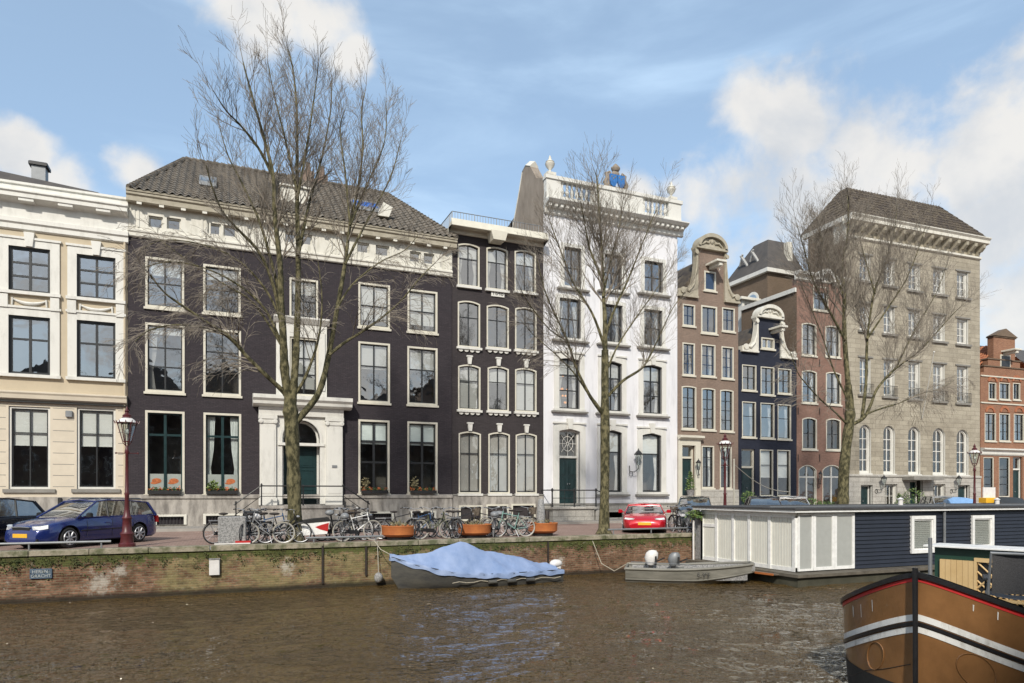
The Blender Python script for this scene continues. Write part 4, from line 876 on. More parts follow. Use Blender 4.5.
# neck of the gable (front slab with its own opening)
g = MB(); xs = [nx0, loc[0], loc[1], nx1]; zs_ = [zsh, loc[2], loc[3], zn]
for i in range(3):
    for j in range(3):
        if i == 1 and j == 1: continue
        g.add([(xs[i], 0, zs_[j]), (xs[i + 1], 0, zs_[j]), (xs[i + 1], 0, zs_[j + 1]), (xs[i], 0, zs_[j + 1])], [(0, 1, 2, 3)])
g.box(nx0, nx1, .25, .5, zsh, zn); g.add([(nx0, 0, zsh), (nx0, .25, zsh), (nx0, .25, zn), (nx0, 0, zn)], [(0, 3, 2, 1)]); g.add([(nx1, 0, zsh), (nx1, .25, zsh), (nx1, .25, zn), (nx1, 0, zn)], [(0, 1, 2, 3)])
gb = g.build('gable', 'brown_brick', E.e, fix=False)
f = MB(); band(f, contour(*loc), contour(loc[0] + .1, loc[1] - .1, loc[2] + .1, loc[3] - .1), -.05, .2, 0); f.box(loc[0] + .1, loc[1] - .1, .05, .1, loc[2] + .1, loc[3] - .1, 1); f.box(loc[0] - .1, loc[1] + .1, -.1, .05, loc[2] - .1, loc[2] - .002); f.build('attic_shutter', ['cream_paint', 'blue_sash'], gb)
cx = (nx0 + nx1) / 2; hw = (nx1 - nx0) / 2
def pediment(h, cx, hw, z, H, nm='pediment', mat='beige_cornice', cap=True):
    g = MB(); arc = [(cx + (hw - .12) * cos(pi * i / 16), z + .12 + (H - .2) * sin(pi * i / 16)) for i in range(17)]; g.prism(arc, 'y', -.12, .35)
    n = 17; oc = [(cx + (hw + .08) * cos(pi * i / 16), z + .1 + H * sin(pi * i / 16)) for i in range(17)]; ic = [(cx + (hw - .1) * cos(pi * i / 16), z + .1 + (H - .24) * sin(pi * i / 16)) for i in range(17)]
    for i in range(16): (a, b), (c, d), (e_, f_), (k, l) = oc[i], oc[i + 1], ic[i + 1], ic[i]; g.add([(x, y, q) for y in (-.34, .4) for x, q in ((a, b), (c, d), (e_, f_), (k, l))], [(0, 1, 2, 3), (4, 7, 6, 5), (0, 4, 5, 1), (2, 6, 7, 3)])
    g.box(cx - hw - .16, cx + hw + .16, -.26, .4, z - .06, z + .1)
    for sx in (-1, 1): g.tube([(cx + sx * t_, -.16, z + .2 + h_) for t_, h_ in ((.75 * hw, .02), (.5 * hw, .25 * H), (.25 * hw, .2 * H), (.15 * hw, .45 * H))], [.05, .09, .07, .05], 6)
    g.ball((cx, -.14, z + .25 + H * .3), H * .2, 8, 6, 0, (1, .5, 1)); return g.build(nm, mat, h.e)
pediment(E, cx, hw, zn, E.fz(710, 236.5) - zn)
def scroll_wing(h, x_in, x_out, z0, z1, sx, mat='beige_cornice', y=-.08):
    """claw piece at the side of a neck gable"""
    g = MB(); w = abs(x_out - x_in); H = z1 - z0
    pts = [(0, 0), (w, 0), (w * 1.0, H * .12), (w * .66, H * .15), (w * .42, H * .19), (w * .26, H * .28), (w * .17, H * .44), (w * .11, H * .66), (w * .08, H * .88), (w * .16, H), (0, H)]
    poly = [(x_in + sx * a, z0 + b) for a, b in pts]
    if sx < 0: poly = poly[::-1]
    g.prism(poly, 'y', y - .06, .25)
    g.lathe([(.02, y - .16), (.2, y - .15), (.2, y - .05), (.02, y - .04)], (x_in + sx * w * .8, 0, z0 + H * .09), 12, ax='y'); g.lathe([(.02, y - .16), (.13, y - .15), (.13, y - .05), (.02, y - .04)], (x_in + sx * .14, 0, z1 - .25), 10, ax='y')
    g.tube([(x_in + sx * a, y - .08, z0 + b) for a, b in ((w * .75, H * .13), (w * .5, H * .09), (w * .26, H * .24), (w * .14, H * .45), (w * .06, H * .8))], [.08, .10, .09, .06, .04], 8)
    g.box(min(x_in, x_out + sx * .05), max(x_in, x_out + sx * .05), y - .12, .3, z0 - .12, z0 - .002)
    return g.build('gable_scroll', mat, h.e)
scroll_wing(E, nx0, E.x0, zsh, zn - .1, -1); scroll_wing(E, nx1, E.x1, zsh, zn - .1, 1)
def hoist(h, x, z, w=.7):
    g = MB(); g.cbox(x - .13, x + .13, -1.05, .1, z, z + .22, .02); g.cbox(x - w / 2, x + w / 2, -1.15, .12, z + .221, z + .35, .02); g.tube([(x, -.85, z), (x, -.85, z - .15), (x + .05, -.85, z - .22), (x, -.85, z - .28)], .018, 5); g.build('hoist_beam', 'old_white', h.e)
hoist(E, cx, E.fz(712, 266.5, -.6), .8)
g = MB(); g.add([(E.x0 + .1, .3, zsh), (E.x1 - .1, .3, zsh), (cx, .3, zn - .3), (E.x0 + .1, 11, zsh), (E.x1 - .1, 11, zsh), (cx, 11, zn - .3)], [(0, 1, 2), (0, 2, 5, 3), (1, 4, 5, 2), (3, 5, 4)]); g.build('roof', 'mossy_tile', E.e)
zb_ = E.fz(708, 489.5); E.panel('plinth', 'pale_ashlar', E.fx(699.5), E.x1, .05, zb_, -.08, .12)
g = MB(); band(g, contour(E.fx(677.8), E.fx(699.4), .13, E.fz(688, 438.5)), contour(E.rect(681, 694.2, 445.5, 495.5)[0], E.rect(681, 694.2, 445.5, 495.5)[1], .131, E.fz(688, 445.5)), -.14, .02); g.prism([(-.14, E.fz(688, 440)), (-.4, E.fz(688, 438)), (-.4, E.fz(688, 436)), (.02, E.fz(688, 435))], 'x', E.x0 - .05, E.fx(701)); g.build('door_surround', 'cream_paint', E.e)
g = MB(); x0_, x1_ = E.fx(680), E.fx(699.5); g.cbox(x0_, x1_, -1.1, -.02, .13, E.rect(681, 694, 445, 495.5)[2] - .01, .02)
g.build('stoop', 'plinth_stone', E.e)
wall_lantern(E, 698.5, 459, 475, 1, .7)

# ---- F: navy neck gable
Fh = House('navy_neck_gable_house', 'narrow navy blue brick house with a white neck gable, third lowest roof in the row', 738.3, 796.6, depth=9)
Fh.e['label'] = 'narrow navy blue brick house with a white scrolled neck gable and small hoist beam'
for r_ in [(742, 756.2, 365, 390.4), (760.6, 774.2, 367, 394.8), (777.8, 791.2, 368.7, 393.6), (742, 756, 341.5, 356), ]:
    if r_[2] > 360: simple_win(Fh, r_, fw=.06)
for r_ in [(742, 755.8, 401.7, 437.2), (760.4, 774.2, 403, 438.2), (777.6, 790.9, 404.5, 439.2)]: simple_win(Fh, r_, bars=(.6,), cols=1, fw=.06, curtain=2)
for r_ in [(759.8, 773, 449.7, 495.8), (777.2, 790.2, 450, 495.9)]: simple_win(Fh, r_, bars=(.68,), cols=1, fw=.06, blind=.6)
loc = Fh.rect(741.6, 755, 449, 505); Fh.door(loc=loc, transom=Fh.fz(748, 468), fc='cream_paint', rec=.18)
zsh = Fh.fz(767, 352.5); Fh.wall('navy_brick', zsh)
nx0, nx1 = Fh.fx(757.2), Fh.fx(779.8); zn = Fh.fz(768, 318); loc = Fh.rect(761, 774, 338, 360.5)
loc = (loc[0], loc[1], zsh + .25, loc[3])
g = MB(); xs = [nx0, loc[0], loc[1], nx1]; zs_ = [zsh, loc[2], loc[3], zn]
for i in range(3):
    for j in range(3):
        if i == 1 and j == 1: continue
        g.add([(xs[i], 0, zs_[j]), (xs[i + 1], 0, zs_[j]), (xs[i + 1], 0, zs_[j + 1]), (xs[i], 0, zs_[j + 1])], [(0, 1, 2, 3)])
g.box(nx0, nx1, .25, .5, zsh, zn); g.add([(nx0, 0, zsh), (nx0, .25, zsh), (nx0, .25, zn), (nx0, 0, zn)], [(0, 3, 2, 1)]); g.add([(nx1, 0, zsh), (nx1, .25, zsh), (nx1, .25, zn), (nx1, 0, zn)], [(0, 1, 2, 3)])
gb = g.build('gable', 'navy_brick', Fh.e, fix=False)
f = MB(); band(f, contour(*loc), contour(loc[0] + .08, loc[1] - .08, loc[2] + .08, loc[3] - .08), -.05, .2, 0); f.box(loc[0] + .08, loc[1] - .08, .1, .13, loc[2] + .08, loc[3] - .08, 1); f.box(loc[0] - .08, loc[1] + .08, -.12, .05, loc[2] - .12, loc[2] - .002, 0); f.box((loc[0] + loc[1]) / 2 - .03, (loc[0] + loc[1]) / 2 + .03, .03, .12, loc[2], loc[3], 0)
f.build('attic_window', ['cream_paint', 'sky_glass'], gb)
cx = (nx0 + nx1) / 2; hw = (nx1 - nx0) / 2; pediment(Fh, cx, hw, zn, Fh.fz(768, 307) - zn, mat='old_white')
scroll_wing(Fh, nx0, Fh.fx(741), zsh, zn - .1, -1, 'old_white'); scroll_wing(Fh, nx1, Fh.fx(795), zsh - .2, zn - .1, 1, 'old_white')
hoist(Fh, cx + .3, Fh.fz(770, 331, -.6), .6)
g = MB(); g.add([(Fh.x0 + .1, .3, zsh), (Fh.x1 - .1, .3, zsh), (cx, .3, zn - .3), (Fh.x0 + .1, 9, zsh), (Fh.x1 - .1, 9, zsh), (cx, 9, zn - .3)], [(0, 1, 2), (0, 2, 5, 3), (1, 4, 5, 2), (3, 5, 4)]); g.build('roof', 'mossy_tile', Fh.e)
Fh.panel('plinth', 'plinth_stone', Fh.fx(757), Fh.x1, .05, Fh.fz(770, 498), -.08, .12)
MB().box(Fh.fx(740), Fh.fx(757), -.9, -.02, .13, .5).build('stoop', 'plinth_stone', Fh.e)

# ---- G: red brick house
G = House('red_brick_house', 'red brick house with arched white windows and a bumped white cornice beside the grey mansion', 796.6, 845.3, depth=5.5)
simple_win(G, (813, 828, 286.5, 310.5), bars=(.5,))
for a, b in [((801.6, 816.3, 323, 355.5), (825.3, 840, 325.8, 357)), ((801.7, 816.8, 370.3, 403), (825.8, 840.9, 372, 404.6))]:
    for r_ in (a, b): simple_win(G, r_, bars=(.5,), rise=.12, curtain=2)
for r_ in [(802, 816.8, 417.4, 449.4), (826, 840.8, 418.5, 450)]: simple_win(G, r_, bars=(.5,), rise=.14)
for r_ in [(798.6, 816.4, 465, 506), (822.5, 841.8, 465, 506)]:
    fr, l_ = G.win(*r_, cols=2, bars=(.72,), fc='cream_paint', sash='white_paint', fw=.05, sw=.03, rise=.35, thick=.12, proudframe=.04)
zt = (G.fz(797, 272) + G.fz(820, 278)) / 2; G.wall('red_brick', zt - 1.05, side='umber_brick'); MB().box(G.x0, G.x1, 0, .4, zt - 1.049, zt - .3).build('parapet', 'red_brick', G.e)
xb0, xb1 = G.fx(814.5), G.fx(832)
for a, b in ((G.x0 - .2, xb0), (xb1, G.x1)): G.mould('cornice', 'white_paint', a, b, [(.05, zt - .5), (.15, zt - .42), (.15, zt - .25), (.4, zt - .12), (.45, zt), (.45, zt + .08), (0, zt + .1)])
cx = (xb0 + xb1) / 2; hw = (xb1 - xb0) / 2; g = MB()
for i in range(12):
    a, b = pi * i / 12, pi * (i + 1) / 12
    g.add([(cx + r_ * cos(w), y, zt - .35 + r_ / hw * .75 * sin(w) * (1 if r_ > hw * .9 else 1)) for y in (-.45, .1) for r_, w in ((hw + .1, a), (hw + .1, b), (hw - .25, b), (hw - .25, a))], [(0, 1, 2, 3), (4, 7, 6, 5), (0, 4, 5, 1), (2, 6, 7, 3)])
g.prism([(cx - hw, zt - .35)] + [(cx + (hw - .2) * cos(pi * i / 10), zt - .4 + .6 * sin(pi * i / 10)) for i in range(10, -1, -1)] + [(cx + hw, zt - .35)], 'y', -.02, .3)
g.build('arched_cornice', 'white_paint', G.e)
MB().add([(G.x0, .4, zt - 1), (G.x1, .4, zt - 1), (G.x1, 3, zt - .99), (G.x0, 3, zt - .99), (G.x1, 5.5, zt - 1), (G.x0, 5.5, zt - 1)], [(0, 1, 2, 3), (3, 2, 4, 5)]).build('roof', 'slate', G.e)
g = MB(); g.box(G.x0 - .14, G.x0 + .02, .02, 5.5, zt - 1.3, zt - 1.0); g.build('side_gutter', 'white_paint', G.e)
g = MB()
for px_ in (797.8, 819.3, 843.5):
    for py_ in (363, 411, 458): x = G.fx(px_); z = G.fz(px_, py_); g.tube([(x, -.04, z - .25), (x, -.04, z + .25)], .025, 5)
g.build('wall_anchors', 'black_iron', G.e)
G.panel('plinth', 'plinth_stone', G.x0, G.x1, .05, G.fz(820, 512), -.06, .1)
wall_lantern(G, 820.5, 471, 484, 1, .6)

# white framed annex and the tall brick house behind F
K = House('brick_back_house', 'umber brick house with a hipped slate roof and round-headed attic window, behind the navy house', 767.4, 801, Y=41, depth=4.5)
kz = (K.fz(767.4, 268.5)); kx1 = K.fx(801)
yl = None
def side_y(h, px_, X0):
    u = (px_ - CX) / F; X = h.o[0] + X0; d = X / (sin(TH) + u * cos(TH)); return d * (cos(TH) - u * sin(TH)) - h.o[1]
Ky = side_y(K, 728, K.x0) ; 
g = MB()
# dormer window with white surround on the left flank
K.wall('umber_brick', kz - .3)
g = MB(); g.box(K.x0 - .3, kx1 + .2, -.3, K.depth + .3, kz - .3, kz); K_c = g.build('eaves', 'white_paint', K.e)
za = EYE + (HY - 239.5) * K.ray(767.6, 0)[1] / F
rx = K.x0 + 2.6; ry = 3.2; ztop = K.fz(K.x0 and 775, 232, 3.2) + .0
g = MB(); ex0, ex1, ey0, ey1 = K.x0 - .25, kx1 + .2, -.25, K.depth + .25; apx0, apx1 = K.fx(768, 1.3), kx1 - .1; ay0, ay1 = 1.3, K.depth - 1.6; zt = K.fz(768, 239.5, 1.3)
g.add([(ex0, ey0, kz), (ex1, ey0, kz), (ex1, ey1, kz), (ex0, ey1, kz), (apx0, ay0, zt), (apx1, ay0, zt), (apx1, ay1, zt), (apx0, ay1, zt)], [(0, 1, 5, 4), (1, 2, 6, 5), (2, 3, 7, 6), (3, 0, 4, 7), (4, 5, 6, 7)])
rf = g.build('roof', 'slate', K.e)
g = MB()
for y_ in (1.4, 2.6):
    z_ = kz + (zt - kz) * .35; g.tube([(K.x0 + .4, y_, z_), (K.x0 - .05, y_ + .3, z_ + .9)], .12, 6); g.tube([(K.x0 + .2, y_ + .7, z_ + .2), (K.x0 - .05, y_ + .1, z_ + .95)], .08, 6)
g.build('roof_finials', 'lead_flashing', rf)
g = MB(); x = K.x0; # round-headed window in the left flank
ct = contour(-.7, .7, 0, 1.7, .68); 
yc = side_y(K, 762, K.x0) if True else 2; yc = 1.6; zc = K.fz(763, 293, yc)
g.add([(x - .06, yc + a, kz - 3.1 + b) for a, b in ct] + [(x + .01, yc + a, kz - 3.1 + b) for a, b in ct], [tuple(range(len(ct)))] + [(i, (i + 1) % len(ct), len(ct) + (i + 1) % len(ct), len(ct) + i) for i in range(len(ct))], 0)
ic = contour(-.52, .52, .12, 1.5, .5); g.add([(x - .065, yc + a, kz - 3.1 + b) for a, b in ic], [tuple(range(len(ic)))], 1)
g.build('round_headed_window', ['white_paint', 'sky_glass'], K.e)
g = MB(); g.cbox(K.fx(787, .4), K.fx(792, .4), .3, .8, kz, K.fz(789, 242, .4), .05); g.build('chimney', 'old_white', rf)
K2 = House('white_back_annex', 'small white panelled annex behind the narrow navy house', 742, 764, Y=42, depth=3)
x0, x1, z0, z1 = K2.rect(744, 750.5, 303, 315); K2.win(loc=(x0, x1, z0, z1), cols=1, bars=(), fc='white_paint', sash='dark_sash')
zt = K2.fz(750, 301); K2.base = zt - 7; K2.wall('white_paint', zt); MB().cbox(K2.x0 - .3, K2.x1 + .3, -.3, 3.2, zt + .001, zt + .2, .03).build('roof', 'old_white', K2.e)
MB().box(K2.x0 + .02, K2.x1 - .02, .02, 2.98, .1, zt - 7.002).build('lower_wall', 'umber_brick', K2.e)

# ---- H: grey stone mansion, turned slightly
H = House('grey_stone_mansion', 'large grey stone mansion with bracketed cornice, hipped roof and arched ground floor windows', 845.6, 980, rot=-2.5, depth=3.6)
cw = [(859.8, 870.6), (883.8, 894.6), (908.6, 920), (933.2, 944.8), (957, 968.2)]
yT = [(255.4, 281), (259.6, 286), (264.7, 290.7), (268.8, 294.4), (272, 297.8)]
y4 = [(303.6, 330.7), (307, 334), (310.3, 337.3), (315, 341.3), (319, 344.4)]
y3 = [(358, 394.5), (360, 396.5), (361.6, 398.6), (364, 401), (366.4, 403)]
y2 = [(424.6, 473.2), (425.6, 473.8), (426.6, 474.2), (428, 474.6), (429.5, 475)]
for i, (a, b) in enumerate(cw):
    for j, yy in enumerate((yT, y4, y3)):
        fr, loc = H.win(a, b, *yy[i], cols=2, bars=(.33, .67) if j < 2 else (.25, .5, .75), fc='white_paint', sash='white_paint', fw=.16, sw=.05, thick=.06, rec=.22, curtain=2)
        g = MB(); g.box(loc[0] - .22, loc[1] + .22, -.16, .05, loc[2] - .16, loc[2] - .004); g.build('window_sill', 'sill_stone', H.e); MB().box(loc[0] - .2, loc[1] + .2, -.07, .05, loc[3] + .02, loc[3] + .14).build('lintel', 'sill_stone', H.e)
        if j == 2: g = MB(); railing(g, [(loc[0] - .08, -.2, loc[2]), (loc[1] + .08, -.2, loc[2])], 0, .75, .11, .012, .018, (.05,)); g.build('window_guard', 'black_iron', fr)
    fr, loc = H.win(a - .4, b + .4, *y2[i], cols=2, bars=(.25, .5, .74), fc='white_paint', sash='white_paint', fw=.14, sw=.05, thick=.07, rec=.22, rise=.62, curtain=0, blind=0, sill=True)
zl = H.fz(912, 477.5)
doors = [(860, 872, 485, 509), (884, 896.5, 484, 508), (932.5, 944.5, 484, 508), (957, 969, 485, 509)]
for i, r_ in enumerate(doors):
    if i in (0, 3): l_ = H.rect(*r_); H.door(loc=(l_[0], l_[1], .2, l_[3]), fc='white_paint', mat='green_door', rec=.3, panels=2)
    else: fr, l_ = H.win(*r_, cols=3, bars=(.5,), fc='white_paint', sash='white_paint', fw=.06, thick=.04, rec=.2)
l_ = H.rect(909, 922, 480.5, 508); H.door(loc=(l_[0], l_[1], .2, l_[3]), fc='white_paint', rec=.5)
zf = (H.fz(846, 235.5) + H.fz(979.5, 258.5)) / 2; zc = (H.fz(846, 211, -.8) + H.fz(986, 237, -.8)) / 2
H.wall('grey_ashlar', zf + .05, side='umber_brick', rev='white_paint')
H.panel('base_storey', 'pale_ashlar', H.x0, H.x1, .05, zl, -.08, .1)
H.mould('string_course', 'pale_ashlar', H.x0, H.x1, [(.08, zl), (.16, zl + .03), (.16, zl + .14), (.0, zl + .2)])
g = MB(); g.box(H.fx(901), H.fx(931), -1.1, -.08, H.fz(915, 480, -.6), H.fz(915, 476.5, -.6)); g.build('canopy', 'sill_stone', H.e)
MB().box(H.x0, H.x1, .03, .6, zf + .051, zc - .3).build('attic_wall', 'beige_cornice', H.e)
H.mould('frieze_moulding', 'old_white', H.x0, H.x1, [(.05, zf - .15), (.15, zf - .08), (.15, zf + .06), (.0, zf + .1)])
H.mould('cornice', 'old_white', H.x0 - .25, H.x1 + .12, [(.03, zc - .55), (.4, zc - .5), (.72, zc - .42), (.72, zc - .2), (.86, zc - .06), (.86, zc), (0, zc + .03)])
n = 15
reps('cornice_bracket', MB().prism([(-.0, zf + .12), (-.14, zf + .15), (-.22, zf + .35), (-.36, zc - 1.0), (-.62, zc - .75), (-.66, zc - .51), (.0, zc - .51)], 'x', -.13, .13), 'beige_cornice', H.e, [H.x0 + .35 + (H.x1 - H.x0 - .7) * i / (n - 1) for i in range(n)])
MB().box(H.x0 - .3, H.x0, -.0, 3.9, zc - .35, zc).build('side_cornice', 'white_paint', H.e)
MB().box(H.x0 - .02, H.x0 + .03, -.03, 1.1, zf - .3, zc - .36).build('corner_strip', 'old_white', H.e)
MB().box(H.x0, H.x0 + .5, .6, 3.6, zf + .05, zc - .36).build('side_attic_wall', 'umber_brick', H.e); MB().box(H.x1 - .5, H.x1, .6, 3.6, zf + .05, zc - .36).build('side_attic_wall', 'grey_ashlar', H.e)
zr = H.fz(850, 188.5, 2.0); xa = H.fx(847, 2.0); xb = H.fx(938, 2.0); g = MB(); ex0, ex1 = H.x0 - .2, H.x1 + .05
tiles(g, (ex0, -.6, zc + .02), (ex1, -.6, zc + .02), (xb, 2.0, zr), (xa, 2.0, zr), pitch=.3, row=.4, amp=.03)
tiles(g, (ex1, -.6, zc + .02), (ex1, 4.2, zc + .02), (xb, 2.6, zr), (xb, 2, zr), pitch=.3, row=.4, amp=.03)
tiles(g, (ex0, 4.2, zc + .02), (ex0, -.6, zc + .02), (xa, 2, zr), (xa, 2.6, zr), pitch=.3, row=.4, amp=.03)
g.add([(xa, 2, zr), (xb, 2, zr), (xb, 2.6, zr), (xa, 2.6, zr)], [(0, 1, 2, 3)]); g.add([(ex0, 4.2, zc + .02), (ex1, 4.2, zc + .02), (xb, 2.6, zr), (xa, 2.6, zr)], [(0, 3, 2, 1)]); g.build('roof', 'mossy_tile', H.e, fix=False)
wall_lantern(H, 884, 475, 490, -1, .9); wall_lantern(H, 959, 475, 490, -1, .9)
g = MB(); p0 = Vector((H.fx(921), -.1, H.fz(921, 418))); p1 = Vector((H.fx(934, -2.2), -2.2, H.fz(934, 352, -2.2))); g.tube([p0, p1], [.04, .03], 8); g.ball(p1, .07); g.build('flag_pole', 'white_paint', H.e)
# ---- I: orange brick stepped gable
I = House('orange_gable_house', 'orange brick house with a stepped gable, right of the grey mansion', 980.4, 1045, rot=-2.5, pivot=980.4, depth=12)
for r_ in [(1000, 1010, 355, 368.5)]: pass
for r_ in [(988.5, 996, 382.7, 399.3), (999.2, 1009.8, 382.9, 399.5), (1012.8, 1020, 383.1, 399.8)]: simple_win(I, r_, fw=.06)
for r_ in [(984.6, 995.8, 413.2, 441), (999.2, 1009.8, 413.6, 441.1), (1013.7, 1024, 414, 441.2), (1029, 1038, 414.2, 441.2)]: simple_win(I, r_, bars=(.33, .66), fw=.06)
for r_ in [(983.5, 994, 457, 497), (999, 1010, 457, 497)]: I.win(*r_, cols=1, bars=(.3, .5, .7), fc='cream_paint', sash='dark_sash', fw=.08, sw=.03)
l_ = I.rect(1013, 1022.5, 457, 499); I.door(loc=(l_[0], l_[1], .3, l_[3]), fc='white_paint', transom=I.fz(1017, 470))
zsh = I.fz(1003, 374); I.wall('orange_brick', zsh)
z0 = I.fz(1003, 452); g = I.mould('shop_cornice', 'white_paint', I.x0, I.x1, [(.05, z0 - .3), (.12, z0 - .2), (.12, z0 + .05), (.35, z0 + .15), (.35, z0 + .25), (0, z0 + .3)])
g = MB(); cs = (I.fx(993.5), I.fx(1015)); cx = (cs[0] + cs[1]) / 2; w = cs[1] - cs[0]; zt = I.fz(1004, 338)
steps = [(I.fx(984), I.fx(1024), zsh, zsh + .5), (I.fx(988), I.fx(1020), zsh + .501, zsh + 1.1), (cs[0], cs[1], zsh + 1.101, zt)]
for a, b, c, d in steps: g.box(a, b, 0, .5, c, d)
gb = g.build('gable', 'orange_brick', I.e)
g = MB()
for a, b, c, d in steps: g.cbox(a - .08, b + .08, -.08, .58, d + .002 - .1 + .1, d + .1, .02)
g.prism([(cs[0] - .15, zt + .1), (cs[1] + .15, zt + .1), (cx, zt + .75)], 'y', -.15, .5); g.build('gable_coping', 'umber_brick', I.e)
g = MB(); l_ = I.rect(1000, 1010, 355, 368); g.box(l_[0], l_[1], -.05, .0, l_[2], l_[3], 0); g.box(l_[0] + .1, l_[1] - .1, -.06, -.04, l_[2] + .1, l_[3] - .1, 1); g.build('attic_window', ['cream_paint', 'dark_sash'], I.e)
hoist(I, cx, I.fz(1004, 353, -.6), .8)
g = MB(); 
for (py_, cxs) in ((380.5, (992.5, 1004.5, 1016.5)), (411, (990, 1004.5, 1019))):
    for c_ in cxs:
        x = I.fx(c_); z = I.fz(c_, py_); g = MB(); band(g, contour(x - .55, x + .55, z - .1, z + .42, .4), contour(x - .38, x + .38, z - .1, z + .22, .25), -.06, .02); g.build('relieving_arch', 'orange_tile', I.e)
for py_ in (377.5, 404): z = I.fz(1004, py_); MB().box(I.x0, I.x1, -.08, .02, z - .05, z + .05).build('string_course', 'cream_paint', I.e)
zr = zsh + 3.4; g = MB(); tiles(g, (I.x0 - .2, 12, zsh), (I.x0 - .2, .4, zsh), (cx, .4, zr - .8), (cx, 12, zr - .8)); tiles(g, (I.x1 + .2, .4, zsh), (I.x1 + .2, 12, zsh), (cx, 12, zr - .8), (cx, .4, zr - .8)); g.build('roof', 'orange_tile', I.e, fix=False)
# J: next gable, mostly out of frame
J = House('slate_end_house', 'dark brick house with a steep slate roof cut off by the right edge', 1045, 1110, rot=-2.5, pivot=1045, depth=12)
for a in (1050, 1066, 1082, 1097):
    for t, b in ((385, 400), (414, 440), (458, 496)): simple_win(J, (a, a + 9, t, b))
z = J.fz(1060, 372); J.wall('umber_brick', z); MB().add([(J.x0, -.3, z), (J.x1, -.3, z), (J.x1, 6, z + 3.4), (J.x0, 6, z + 3.4), (J.x1, 12, z), (J.x0, 12, z)], [(0, 1, 2, 3), (3, 2, 4, 5), (0, 3, 5), (1, 4, 2)]).build('roof', 'slate', J.e)

# =============================================================== trees
surf('bark', (.030, .028, .010), .9, .3, 8.0, 1.0, 14, col2=(.165, .145, .075), thresh=(.42, .60), stretch=(1, 1, .55))
surf('twig_bark', (.15, .125, .10), .9, .25, 2.0, 0, col2=(.27, .235, .19))
def smooth_path(P, Rr, k=4):
    out, rr = [], []
    for i in range(len(P) - 1):
        p0, p1, p2, p3 = P[max(i - 1, 0)], P[i], P[i + 1], P[min(i + 2, len(P) - 1)]
        for j in range(k):
            t = j / k; out.append(.5 * ((2 * p1) + (p2 - p0) * t + (2 * p0 - 5 * p1 + 4 * p2 - p3) * t * t + (3 * p1 - p0 - 3 * p2 + p3) * t ** 3)); rr.append(Rr[i] + (Rr[i + 1] - Rr[i]) * t)
    out.append(P[-1]); rr.append(Rr[-1]); return out, rr
def twig(mb, p, d, L_, r, lvl, rnd, droop, maxl):
    seg = max(3, int(L_ / .30)); st = L_ / seg; pts = [p.copy()]; rs = [r]; q = p.copy(); dd = d.normalized(); kids = []
    for i in range(seg):
        f = (i + 1) / seg
        dd = (dd + Vector((rnd.gauss(0, .055), rnd.gauss(0, .055), rnd.gauss(0, .05) + (.11 if not droop else (-.10 * f * 2))))).normalized()
        q = q + dd * st; pts.append(q.copy()); rs.append(max(.0055 if droop else .0044, r * (1 - .78 * f)))
        if f > .18: kids.append((q.copy(), dd.copy(), f, rs[-1]))
    mb.tube(pts, rs, 5 if r > .03 else 3, cap=False)
    if lvl >= maxl: return
    nk = {1: 1.5, 2: 1.25, 3: .9}.get(lvl, 1)
    for (kq, kd, f, kr) in kids:
        for _ in range(2 if rnd.random() < nk - 1 else 1):
            if rnd.random() > nk: continue
            side = Vector((rnd.gauss(0, 1), rnd.gauss(0, 1), rnd.gauss(0, .7))); side = (side - kd * side.dot(kd)).normalized()
            nd = (kd * (.85 + .3 * rnd.random()) + side * (.42 + .35 * rnd.random())).normalized()
            nl = L_ * (.60 - .24 * f) * (.7 + .6 * rnd.random())
            if nl < .22: nl = .22 + .15 * rnd.random()
            twig(mb, kq, nd, nl, min(kr * .72, .03), lvl + 1, rnd, droop, maxl)
